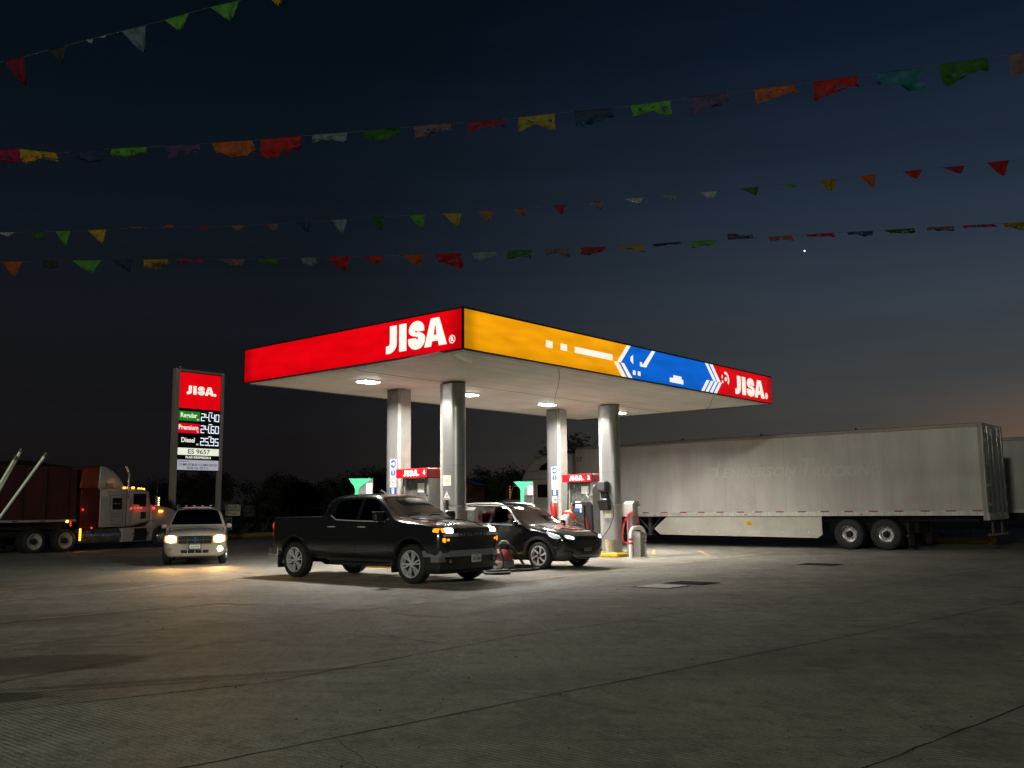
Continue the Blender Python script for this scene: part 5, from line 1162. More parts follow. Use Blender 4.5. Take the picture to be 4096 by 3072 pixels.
    skid = panel(bv, rounded([(-0.50,0.30),(0.50,0.30),(0.62,0.375),(0.40,0.345),(-0.40,0.345),(-0.62,0.375)],0.02), 'front', 0.014, 0.02, 0.06, 'skid_plate', mat('satin_silver',(0.4,0.4,0.4),0.35,0.7), body)
    q = MB(); q.bbox(0.0,0.012,-0.155,0.155,-0.04,0.04,0.004); pl = q.build('license_plate', mat('plate_grey',(0.25,0.25,0.24),0.5), root); pl.location = (0.925,-0.05,0.49); text('DNC-8502', 0.06, M_black, pl, (0.0135,0,0), (R(90),0,R(90)), ext=0.0006, sx=0.9)
    q = MB(); q.bbox(-3.0,0.55,-0.6,0.6,0.20,0.30,0.03); q.build('chassis', M_under, root)
    ring_panel(bv, [(0.74,-0.52),(0.3,-0.62),(-0.42,-0.74)], 'top', 0.03, 0.006, 'hood_crease', paint, body, 0.008, closed=False); ring_panel(bv, [(0.74,0.52),(0.3,0.62),(-0.42,0.74)], 'top', 0.03, 0.006, 'hood_crease', paint, body, 0.008, closed=False)
    for y in (-0.6,0.0):
        q = MB(); q.tube([(-0.48,y,1.165),(-0.58,y+0.28,1.225),(-0.60,y+0.55,1.235)],0.009,5); q.build('wiper', M_black, body)
    w0 = alloy(root, (0,-0.80,0.345), 0.345, 0.250, 0.235, 'blade', M_silver, M_black)
    for loc, fl in (((0,0.80,0.345),True),((-2.72,-0.80,0.345),False),((-2.72,0.80,0.345),True)): wheel_copy(w0, loc, fl, root)
    for y in (-0.37,0.37): seat(root, -1.45, y, 0.52); seat(root, -2.4, y, 0.54)
    q = MB(); q.bbox(-1.0,-0.62,-0.76,0.76,0.65,1.03,0.05); q.build('dashboard', M_cabin, root)
    steering(root, -1.05, 0.37, 0.98)
    return root
cx = make_crossover()
CX_ANG = R(-40); cd2 = Vector((math.cos(CX_ANG), math.sin(CX_ANG), 0)); cn2 = Vector((-cd2.y, cd2.x, 0))
cx.location = Vector((0.69,24.20,0)) + cn2*0.80; cx.rotation_euler = (0,0,CX_ANG)
for y in (-0.70,0.70): beam(cx, (0.98,y,0.82), (0.9,0.95,1.0), 12, 60, -16)

def make_white_suv():
    root = thing('compact_suv', 'boxy white SUV driving in head-on with yellow headlights and one fog lamp lit', 'car', (0,0,0), 0)
    paint = car_paint('suv_white_paint', (0.35,0.315,0.265), 0.25, 0.0)
    def hd(x, zb, yb, w, zt, ye):
        return (x, [(0,zb),(yb,zb),(w-0.05,zb+0.07),(w,0.55),(w-0.01,0.76),(w-0.04,zt-0.10),(ye,zt-0.03),(ye-0.14,zt+0.0),(ye*0.45,zt+0.02),(0,zt+0.025)])
    def cb(x, zt, wr, zbelt, w=0.895):
        return (x, [(0,0.26),(0.74,0.26),(w-0.05,0.33),(w,0.6),(w-0.01,0.85),(w-0.045,zbelt),(w-0.045-(w-0.045-wr)*0.45,zbelt+(zt-0.08-zbelt)*0.5),(wr,zt-0.07),(wr-0.12,zt-0.02),(0,zt)])
    st = [hd(0.88,0.30,0.50,0.72,0.80,0.68), hd(0.85,0.25,0.62,0.82,0.87,0.76), hd(0.74,0.24,0.72,0.87,0.935,0.80), hd(0.5,0.25,0.74,0.89,0.98,0.81), hd(0.1,0.26,0.74,0.895,1.02,0.82), hd(-0.35,0.26,0.74,0.90,1.065,0.83),
          (-0.48,[(0,0.26),(0.74,0.26),(0.845,0.33),(0.895,0.6),(0.885,0.85),(0.86,1.06),(0.83,1.09),(0.79,1.11),(0.42,1.13),(0,1.14)]),
          (-0.75,[(0,0.26),(0.74,0.26),(0.845,0.33),(0.895,0.6),(0.885,0.85),(0.855,1.08),(0.80,1.21),(0.735,1.33),(0.44,1.375),(0,1.39)]),
          (-1.00,[(0,0.26),(0.74,0.26),(0.845,0.33),(0.895,0.6),(0.885,0.85),(0.855,1.08),(0.77,1.34),(0.68,1.53),(0.42,1.57),(0,1.585)]),
          cb(-1.15,1.655,0.655,1.09), cb(-1.5,1.70,0.65,1.095), cb(-2.5,1.71,0.65,1.10), cb(-3.2,1.68,0.64,1.12), cb(-3.42,1.56,0.63,1.13), cb(-3.54,1.30,0.70,1.10,0.87)]
    fw = rounded([(-1.55,1.13),(-0.72,1.12),(-0.90,1.34),(-1.10,1.55),(-1.55,1.60)],0.04); rw = rounded([(-2.45,1.14),(-1.64,1.13),(-1.64,1.60),(-2.45,1.60)],0.05)
    ws = rounded([(-0.745,1.155),(0.745,1.155),(0.59,1.575),(0.35,1.61),(-0.35,1.61),(-0.59,1.575)],0.05)
    sp = dict(st=st, cr=((1,0.5),(5,0.45),(7,0.3)), cap=0.5, arches=[(0,0.35,0.41),(-2.62,0.35,0.41)], mid=-1.8,
              cavity=([(-0.66,0.5),(-0.66,1.03),(-1.08,1.58),(-3.1,1.60),(-3.3,0.5)],0.80,0.60,0.5,1.62), side_windows=[fw,rw], windshield=ws)
    body, bv = car_body(sp, paint, root); gs = glass('side_glass', (0.04,0.04,0.04), 0.05, 0.02); gws = glass('suv_windshield', (0.85,0.83,0.78), 0.06, 0.03)
    for side in ('right','left'):
        sy = -1 if side == 'right' else 1
        for w_ in (fw, rw): panel(bv, grow(w_,0.01), side, -0.006, 0.005, 0.15, 'side_window', gs, body)
        for d_ in (rounded([(-1.56,0.36),(-0.55,0.36),(-0.48,0.7),(-0.52,1.05),(-1.6,1.06)],0.05), rounded([(-2.3,0.7),(-2.1,0.36),(-1.6,0.36),(-1.64,1.06),(-2.45,1.07)],0.05)): panel(bv, d_, side, 0.004, 0.006, 0.15, 'door', paint, body)
        panel(bv, [(-2.2,0.30),(-0.44,0.30),(-0.44,0.42),(-2.2,0.42)], side, 0.010, 0.012, 0.2, 'sill_cladding', mat('grey_cladding',(0.2,0.2,0.2),0.6), body)
        q = MB(); q.m = Matrix.Translation((-0.60,sy*0.93,1.10)); q.bbox(-0.05,0.05,-0.08,0.08,-0.06,0.07,0.03); q.m = Matrix(); q.build('wing_mirror', paint, root, smooth=30)
        q = MB(); q.tube([(-1.15,sy*0.60,1.66),(-1.3,sy*0.62,1.735),(-2.9,sy*0.61,1.74),(-3.1,sy*0.60,1.68)],0.02,8); q.build('roof_rail', M_grey, root, smooth=60)
    for x in (-1.35,): 
        for k in range(4):
            q = MB(); q.sphere((x,-0.36+0.24*k,1.715),0.035,6,(1.2,1,0.6)); q.build('roof_marker', M_whiteprint, body)
    panel(bv, grow(ws,0.012), 'front', -0.004, 0.005, 0.12, 'windshield', gws, body)
    gr_ = panel(bv, rounded([(-0.46,0.62),(0.46,0.62),(0.47,0.83),(-0.47,0.83)],0.02), 'front', 0.005, 0.012, 0.08, 'grille', M_under, body)
    for z in (0.625,0.725,0.825): ring_panel(bv, [(-0.46,z),(0.46,z)], 'front', 0.026 if z==0.725 else 0.016, 0.022, 'grille_bar', M_chrome, gr_, 0.014, closed=False)
    for y in (-0.455,-0.22,0.0,0.22,0.455): ring_panel(bv, [(y,0.63),(y,0.82)], 'front', 0.018, 0.018, 'grille_bar', M_chrome, gr_, 0.012, closed=False)
    panel(bv, [(0.115*math.cos(R(a)),0.728+0.042*math.sin(R(a))) for a in range(0,360,20)], 'front', 0.03, 0.006, 0.08, 'oval_badge', mat('badge_blue',(0.03,0.05,0.12),0.3), gr_)
    EY = mat('headlight_yellow', (0.9,0.8,0.4), 0.2, emit=(1.0,0.74,0.30), es=40)
    for sy in (-1,1):
        hl = panel(bv, rounded([(sy*0.50,0.64),(sy*0.80,0.66),(sy*0.855,0.72),(sy*0.82,0.86),(sy*0.50,0.845)],0.04), 'front', 0.005, 0.012, 0.06, 'headlight', mat('amber_housing',(0.5,0.3,0.08),0.3,emit=(1.0,0.50,0.06),es=1.8), body)
        panel(bv, [(sy*0.655+0.135*math.cos(R(a)),0.755+0.098*math.sin(R(a))) for a in range(0,360,30)], 'front', 0.011, 0.005, 0.06, 'headlight_bulb', EY, hl)
        panel(bv, [(sy*0.69+0.085*math.cos(R(a)),0.47+0.08*math.sin(R(a))) for a in range(0,360,30)], 'front', 0.006, 0.012, 0.06, 'fog_lamp_bezel', mat('bezel_beige',(0.4,0.36,0.3),0.5), body)
        panel(bv, [(sy*0.69+0.074*math.cos(R(a)),0.47+0.068*math.sin(R(a))) for a in range(0,360,30)], 'front', 0.012, 0.006, 0.06, 'fog_lamp', EY if sy>0 else mat('unlit_fog',(0.22,0.17,0.12),0.3), body)
    lg = panel(bv, rounded([(-0.37,0.355),(0.37,0.355),(0.39,0.445),(-0.39,0.445)],0.02), 'front', 0.006, 0.012, 0.08, 'lower_grille', M_under, body)
    for y in (-0.2,0.0,0.2): ring_panel(bv, [(y,0.355),(y,0.445)], 'front', 0.012, 0.012, 'grille_bar', M_platewhite, lg, 0.008, closed=False)
    q = MB(); q.bbox(0.0,0.012,-0.17,0.17,-0.075,0.075,0.004); pf = q.build('plate_frame', M_under, root); pf.location = (0.915,0.0,0.535)
    q = MB(); q.box(0.0125,0.016,-0.15,0.15,-0.055,0.062); pl = q.build('license_plate', M_platewhite, pf); text('XLA-979-B', 0.058, M_black, pf, (0.0175,0,0.0), (R(90),0,R(90)), ext=0.0006, bold=0.001, sx=0.86)
    q = MB(); q.bbox(-3.0,0.5,-0.6,0.6,0.22,0.32,0.03); q.build('chassis', M_under, root)
    w0 = alloy(root, (0,-0.775,0.345), 0.345, 0.22, 0.22, 'five', M_silver, M_black, steer=R(-6))
    for loc, fl, s_ in (((0,0.775,0.345),True,R(-6)),((-2.62,-0.775,0.345),False,0),((-2.62,0.775,0.345),True,0)): wheel_copy(w0, loc, fl, root, s_)
    for y in (-0.36,0.36): seat(root, -1.35, y, 0.55); seat(root, -2.2, y, 0.55)
    q = MB(); q.bbox(-0.95,-0.60,-0.74,0.74,0.7,1.05,0.05); q.build('dashboard', M_cabin, root)
    steering(root, -0.98, 0.36, 1.02)
    q = MB(); q.box(-1.02,-1.0,-0.10,0.10,1.48,1.54); q.build('rear_view_mirror', M_black, root)
    return root
wsuv = make_white_suv()
WS_ANG = R(-73); wsuv.location = (-9.45,28.3,0); wsuv.rotation_euler = (0,0,WS_ANG)
for y in (-0.65,0.65): beam(wsuv, (0.98,y,0.76), (1.0,0.52,0.16), 260, 80, -6)
beam(wsuv, (0.98,0.69,0.47), (1.0,0.52,0.16), 90, 90, -8)
# ================================================================== TRUCKS AND TRAILERS
def truck_wheel(parent, loc, Rt, Rr, w, m_face, flip, dual=False, deep=True):
    q = MB(); q.lathe([(Rr,-w*0.47),(Rr-0.015,-w*0.50),(Rr-0.03,-w*0.46),(Rr-0.04,-w*0.1 if deep else -w*0.3),(Rr*0.62,-w*0.02 if deep else -w*0.42),(Rr*0.55,-w*0.04 if deep else -w*0.46),(0.001,-w*0.04 if deep else -w*0.46)],36,'y')
    wh = q.build('wheel', m_face, parent, smooth=40, recalc=True); wh.location = loc; wh.rotation_euler = (0,0,math.pi if flip else 0)
    q = MB(); W2 = w*2.1 if dual else w
    q.lathe([(Rr,-w*0.46),(Rr+0.02,-w*0.5),(Rt-0.06,-w*0.5),(Rt-0.01,-w*0.38),(Rt,-w*0.28),(Rt,W2-w*0.72),(Rt-0.06,W2-w*0.5),(Rr,W2-w*0.55)],44,'y',closed=True); q.build('tyre', M_rubber, wh, smooth=45)
    q = MB(); yy = -w*0.04 if deep else -w*0.46
    q.lathe([(Rr*0.36,yy),(Rr*0.36,yy-0.10),(Rr*0.28,yy-0.13),(0.001,yy-0.13)],20,'y'); q.build('hub', M_grey if not deep else M_under, wh, smooth=40)
    q = MB()
    for k in range(10):
        a = 2*math.pi*k/10; q.cyl((Rr*0.5*math.cos(a),yy,Rr*0.5*math.sin(a)),(Rr*0.5*math.cos(a),yy-0.05,Rr*0.5*math.sin(a)),0.02,n=8)
    q.build('lug_nuts', M_chrome, wh, smooth=40)
    return wh
M_trwhite = mat('trailer_side', (0.54,0.515,0.49), 0.5, var=0.05, scale=1.4, stretch=(1,1,0.25), two=(0.44,0.415,0.39))
M_rail = mat('trailer_rail', (0.58,0.57,0.53), 0.45, 0.3, 0.2, 2)
M_toprail = mat('trailer_top_rail', (0.30,0.26,0.24), 0.45, 0.3, 0.1)
M_reflred = mat('reflector_red', (0.28,0.02,0.015), 0.4)
M_ghost = mat('ghost_lettering', (0.56,0.535,0.51), 0.45, var=0.03)
M_ghost2 = mat('ghost_outline', (0.45,0.425,0.38), 0.5)
def box_trailer(s, label, t0=-5.33, t1=10.82, detail=True):
    th = thing('box_trailer', label, 'trailer', S(s,0,0), R(140), 'long white box trailers')
    q = MB(); q.box(t0+0.12,t1-0.05,-2.58,-0.012,1.26,4.0); q.build('side_panels', M_trwhite, th)
    q = MB(); q.bbox(t0,t1,-2.60,0.0,4.0,4.13,0.02); q.build('top_rail', M_toprail, th)
    q = MB(); q.box(t0+0.1,t1,-2.60,0.004,1.155,1.30); rail = q.build('bottom_rail', M_rail, th)
    q = MB(); q.box(t0,t0+0.12,-2.60,0.003,1.0,4.0); q.build('rear_post', M_toprail, th)
    q = MB(); q.box(t1-0.05,t1,-2.60,0.003,1.155,4.0); q.build('front_post', M_rail, th)
    q = MB(); x = t0+0.75
    while x < t1-0.4:
        q.box(x-0.004,x+0.004,-0.012,-0.0095,1.31,3.99); x += 1.195
    q.build('panel_seams', mat('seam_grey',(0.36,0.34,0.32),0.6), th)  # panel joints drawn as thin strips in their own darker grey
    q = MB(); x = t0+0.75+1.195/2; k = 0
    while x < t1-0.5:
        for z in [1.4+0.16*i for i in range(16)]: q.box(x-0.005,x+0.005,-0.012,-0.0105,z,z+0.010)
        x += 1.195/2
    q.build('rivet_rows', mat('rivet_grey',(0.38,0.36,0.32),0.5), th)
    if not detail:
        q = MB(); q.bbox(t0+0.5,t1-1,-2.3,-0.3,0.85,1.14,0.03); q.build('underframe', M_under, th)
        w = truck_wheel(th, (-10.0,-0.2,0.52), 0.52, 0.29, 0.28, M_dchrome, True, True); return th
    # reflective tape
    xs = [8.06,7.52,6.66,5.79,5.0,4.2,3.35,2.6,1.79,0.95,0.1,-0.75,-1.6,-2.45,-3.3,-4.1,-4.9]
    for i, x in enumerate(xs):
        q = MB(); q.box(x-0.30,x,0.0045,0.006,1.285,1.325) ; q.build('reflector', M_reflred, rail)
        q = MB(); q.box(x+0.04,x+0.14,0.0045,0.006,1.29,1.325); q.build('reflector', M_whiteprint, rail)
    q = MB(); 
    for i in range(60): q.box(t0+0.3+i*0.265,t0+0.31+i*0.265,0.0045,0.0055,1.16,1.28)
    q.build('rail_marks', mat('rail_dark',(0.2,0.19,0.17),0.6), rail)
    for x in (6.95,3.0,-1.35): q = MB(); q.bbox(x-0.05,x+0.05,0.0045,0.02,1.19,1.22,0.006); q.build('marker_lamp', mat('marker_dull_red',(0.16,0.03,0.02),0.4), rail)
    # faded company lettering, size marks, placards
    text('H', 0.92, M_ghost, th, (4.38,-0.009,2.92), (R(90),0,R(180)), bold=0.01, ext=0.0012, shear=0.25, name='faded_lettering')
    text('ENDERSON', 0.50, M_ghost, th, (2.45,-0.009,2.76), (R(90),0,R(180)), bold=0.008, ext=0.0012, shear=0.25, sx=1.12, spacing=1.0, name='faded_lettering')
    text('T', 0.92, M_ghost, th, (0.62,-0.009,2.86), (R(90),0,R(180)), bold=0.01, ext=0.0012, shear=0.25, name='faded_lettering')
    text('RUCKING', 0.50, M_ghost, th, (-0.85,-0.009,2.70), (R(90),0,R(180)), bold=0.008, ext=0.0012, shear=0.25, sx=1.1, name='faded_lettering')
    text("53'", 0.27, M_black, th, (10.62,-0.009,3.58), (R(90),0,R(180)), bold=0.004, ext=0.0012)
    for cx_ in (3.22,2.76):
        q = MB(); fn = lambda a, b_: (a,-0.0095,b_)
        c = [(cx_,1.95),(cx_-0.24,1.71),(cx_,1.47),(cx_+0.24,1.71)]; ci = [(cx_,1.91),(cx_-0.2,1.71),(cx_,1.51),(cx_+0.2,1.71)]
        V = [fn(*p) for p in c]+[fn(*p) for p in ci]; q.add(V, [(i,(i+1)%4,4+(i+1)%4,4+i) for i in range(4)])
        q.add([fn(cx_-0.19,1.66),fn(cx_+0.19,1.66),fn(cx_+0.19,1.64),fn(cx_-0.19,1.64)],[(0,1,2,3)]); q.add([fn(cx_-0.17,1.78),fn(cx_+0.17,1.78),fn(cx_+0.17,1.765),fn(cx_-0.17,1.765)],[(0,1,2,3)])
        q.build('placard_holder', M_ghost2, th, recalc=False)
    for (x0,x1,za,zb_) in ((7.55,7.80,2.0,2.25),(0.5,0.78,1.33,1.64),(-0.2,0.07,1.33,1.64)):
        q = MB()
        for b in ((x0,x1,za,za+0.01),(x0,x1,zb_-0.01,zb_),(x0,x0+0.01,za,zb_),(x1-0.01,x1,za,zb_)): q.box(b[0],b[1],-0.012,-0.0088,b[2],b[3])
        q.build('patch_outline', M_ghost2, th)
    # side skirt
    sk = [(7.03,0.66),(6.74,0.44),(0.29,0.38),(0.11,0.50),(0.11,1.152),(6.42,1.152)]
    q = MB(); q.prism(sk,-0.09,-0.06,'y'); skr = q.build('side_skirt', mat('skirt_panel',(0.48,0.46,0.41),0.55,var=0.14,scale=1.2,two=(0.42,0.40,0.34)), th)
    for x in (5.9,5.1,4.25,3.35,2.5,1.6,0.6):
        q = MB(); q.box(x-0.05,x+0.05,-0.059,-0.056,0.53,0.63); p_ = q.build('bracket_plate', M_ghost2, skr)
        q = MB(); q.prism([(x,0.625),(x-0.045,0.58),(x,0.535),(x+0.045,0.58)],-0.0555,-0.052,'y'); q.build('diamond_plate', M_whiteprint, p_)
    q = MB(); q.box(2.76,3.02,-0.059,-0.054,0.80,0.985); st_ = q.build('yellow_sticker', M_yelpaper, skr)
    q = MB(); 
    for z in (0.84,0.885,0.93): q.box(2.80,2.98,-0.0535,-0.052,z,z+0.018)
    q.build('sticker_print', M_black, st_)
    # landing gear, underframe, air tanks, rear bumper
    q = MB()
    for y in (-0.45,-2.15): q.box(7.35,7.50,y-0.06,y+0.06,0.45,1.15); q.box(7.3,7.55,y-0.1,y+0.1,0.40,0.45); q.tube([(7.4,y,0.55),(8.0,y,1.12)],0.04,6); q.tube([(7.4,y,0.6),(6.95,y,1.1)],0.035,6)
    q.build('landing_gear', mat('gear_grey',(0.06,0.06,0.065),0.6,0.3), th)
    q = MB(); q.bbox(t0+0.4,t1-1.0,-2.0,-0.6,0.95,1.15,0.02); q.bbox(-3.0,0.1,-1.9,-0.7,0.55,0.95,0.03); q.cyl((-0.83,-2.3,0.52),(-0.83,-0.3,0.52),0.07); q.cyl((-2.09,-2.3,0.52),(-2.09,-0.3,0.52),0.07); q.build('underframe', M_under, th)
    w0 = truck_wheel(th, (-0.83,-0.20,0.525), 0.525, 0.30, 0.29, M_dchrome, True, True)
    wheel_copy(w0, (-2.09,-0.20,0.525), True, th); wheel_copy(w0, (-0.83,-2.4,0.525), False, th); wheel_copy(w0, (-2.09,-2.4,0.525), False, th)
    for y in (-0.35,-2.25): q = MB(); q.box(-2.86,-2.84,y-0.3,y+0.3,0.15,0.98); q.build('mud_flap', M_black, th)
    # rear frame and doors, seen at a glancing angle
    q = MB(); q.box(t0-0.02,t0,-2.60,0.0,1.0,4.13); fr_ = q.build('rear_frame', M_rail, th)
    for y0_ in (-2.50,-1.28):
        q = MB(); q.box(t0-0.045,t0-0.0205,y0_,y0_+1.19,1.25,4.0); d = q.build('rear_door', mat('door_brown_grey',(0.10,0.095,0.09),0.25,0.5,var=0.3,scale=2), th)
        for yy in (y0_+0.35,y0_+0.85): q = MB(); q.cyl((t0-0.07,yy,1.15),(t0-0.07,yy,4.05),0.018,n=8); q.build('lock_rod', M_chrome, d, smooth=60)
        for zz in (1.45,2.05,2.75,3.5): q = MB(); q.bbox(t0-0.06,t0-0.0455,y0_+(0.0 if y0_<-2 else 0.90),y0_+(0.30 if y0_<-2 else 1.2),zz,zz+0.12,0.008); q.build('hinge', M_rail, d)
    q = MB(); q.bbox(t0-0.06,t0+0.1,-2.55,-0.05,1.0,1.24,0.02); q.build('rear_sill', M_rail, th)
    q = MB(); q.box(t0-0.02,t0+0.08,-2.4,-0.2,0.50,0.58); q.box(t0,t0+0.06,-0.75,-0.65,0.5,1.0); q.box(t0,t0+0.06,-1.95,-1.85,0.5,1.0); ug = q.build('underride_guard', mat('guard_dark',(0.07,0.02,0.018),0.5), th)
    for i in range(6): q = MB(); q.box(t0-0.023,t0-0.0205,-2.35+i*0.38,-2.20+i*0.38,0.51,0.57); q.build('white_reflector', M_whiteprint, ug)
    for x in (6.29,2.83,-0.84):
        q = MB(); q.cyl((x,-1.3,4.13),(x,-1.3,4.24),0.012,n=6); q.sphere((x,-1.3,4.26),0.045,6); q.build('roof_pin', M_black, th)
    return th
box_trailer(18.684, 'long white 53-foot box trailer with faded lettering and side skirt, parked beyond the canopy')
box_trailer(27.3, 'second white trailer partly hidden behind the long trailer at the right edge', -11.0, 5.0, False)

# tractor of the white trailer
M_cabw = mat('cab_grey_white', (0.62,0.58,0.52), 0.35, var=0.08, coat=0.4)
def right_tractor():
    th = thing('semi_tractor', 'pale sleeper-cab tractor coupled to the long white trailer, behind the green board', 'truck', S(18.684,0,0), R(140))
    prof = [(11.1,1.1),(11.1,3.86),(11.6,3.93),(12.27,3.92),(12.78,3.85),(13.15,3.72),(13.45,3.52),(13.70,3.25),(13.90,2.92),(14.02,2.70),(14.45,2.62),(14.75,2.10),(14.95,1.95),(15.9,1.75),(16.25,1.55),(16.35,1.0),(16.3,0.6),(14.9,0.5),(13.4,0.55),(13.3,1.0)]
    q = MB(); q.prism(prof,-2.40,-0.10,'y'); cabo = q.build('cab', M_cabw, th)
    md = cabo.modifiers.new('b','BEVEL'); md.width = 0.10; md.segments = 3; md.limit_method = 'ANGLE'; m2 = eval_mesh(cabo); cabo.modifiers.clear(); cabo.data = m2
    m2.polygons.foreach_set('use_smooth',[True]*len(m2.polygons)); m2.set_sharp_from_angle(angle=R(35))
    for nm, pts in (('roof_window',[(12.1,3.22),(12.93,3.20),(12.80,3.40),(12.5,3.52),(12.1,3.56)]),('sleeper_window',[(12.25,1.99),(13.02,1.99),(13.02,2.57),(12.25,2.57)]),('door_window',[(13.85,1.92),(14.60,1.92),(14.42,2.50),(13.85,2.52)])):
        q = MB(); q.prism(rounded(pts,0.08),-0.105,-0.094,'y'); q.build(nm, mat('truck_dark_glass',(0.004,0.004,0.004),0.15), th)
    for zz in (2.80,3.02):
        q = MB(); q.box(11.2,13.85,-0.1,-0.096,zz,zz+0.018) if zz < 3 else q.box(12.95,13.6,-0.1,-0.096,zz+0.12,zz+0.135); q.build('panel_groove', M_under, th)
    q = MB()
    for k in range(5): q.box(14.62,14.66,-0.13,-0.095,2.0+k*0.12,2.06+k*0.12)
    q.build('amber_marker', mat('amber_marker_lit',(0.8,0.2,0.02),0.3,emit=(1.0,0.25,0.04),es=1.0), th)
    q = MB(); q.bbox(14.5,14.62,0.05,0.25,1.95,2.55,0.03); q.tube([(14.5,-0.1,2.5),(14.55,0.1,2.5)],0.02,6); q.build('side_mirror', M_black, th)
    q = MB(); q.bbox(10.0,13.3,-2.1,-0.3,0.75,1.05,0.02); q.build('chassis', M_under, th)
    w0 = truck_wheel(th, (9.6,-0.25,0.52), 0.52, 0.29, 0.28, M_dchrome, True, True); wheel_copy(w0,(10.9,-0.25,0.52),True,th); wheel_copy(w0,(15.5,-0.25,0.52),True,th); wheel_copy(w0,(15.5,-2.3,0.52),False,th)
    q = MB(); q.cyl((11.5,-0.35,0.72),(13.2,-0.35,0.72),0.30,n=20); q.build('fuel_tank', M_dchrome, th, smooth=50)
right_tractor()
# a second tractor farther back: its maroon fender and tall mirror show right of the second column
th = thing('semi_tractor', 'dark tractor with maroon fender and tall black mirror, seen right of the second column', 'truck', S(18.2,16.9,0), R(140))
q = MB(); q.add([(-0.75,0,1.0),(-0.10,0.05,1.0),(-0.12,0.05,1.85),(-0.55,0.05,2.55),(-0.62,0.05,2.66),(-0.1,0.02,2.85),(0.05,0.0,2.95),(0.0,-0.9,2.95),(-0.6,-0.9,2.6),(-0.1,-0.9,1.0)],[(1,2,3,4,5,6),(6,7,8,4),(2,9,8,3),(1,9,2)]); q.build('fender', mat('maroon_fender',(0.10,0.055,0.05),0.2,coat=0.8,var=0.2), th)
q = MB(); q.bbox(0.15,0.5,-0.2,0.05,2.42,3.08,0.06); q.tube([(0.2,-0.1,2.45),(0.12,-0.15,2.2),(-0.02,-0.2,1.9),(0.05,-0.2,1.4)],0.035,7); q.build('mirror', M_black, th, smooth=40)
q = MB(); q.bbox(0.6,2.4,-2.3,-0.1,0.9,2.9,0.15); q.build('cab', mat('dark_cab',(0.012,0.012,0.013),0.4), th)
q = MB(); q.bbox(-0.9,2.5,-2.1,-0.3,0.5,0.9,0.05); q.build('chassis', M_under, th)
w0 = truck_wheel(th, (-0.2,-0.3,0.5), 0.5, 0.29, 0.28, M_dchrome, True); wheel_copy(w0,(2.0,-0.3,0.5),True,th)

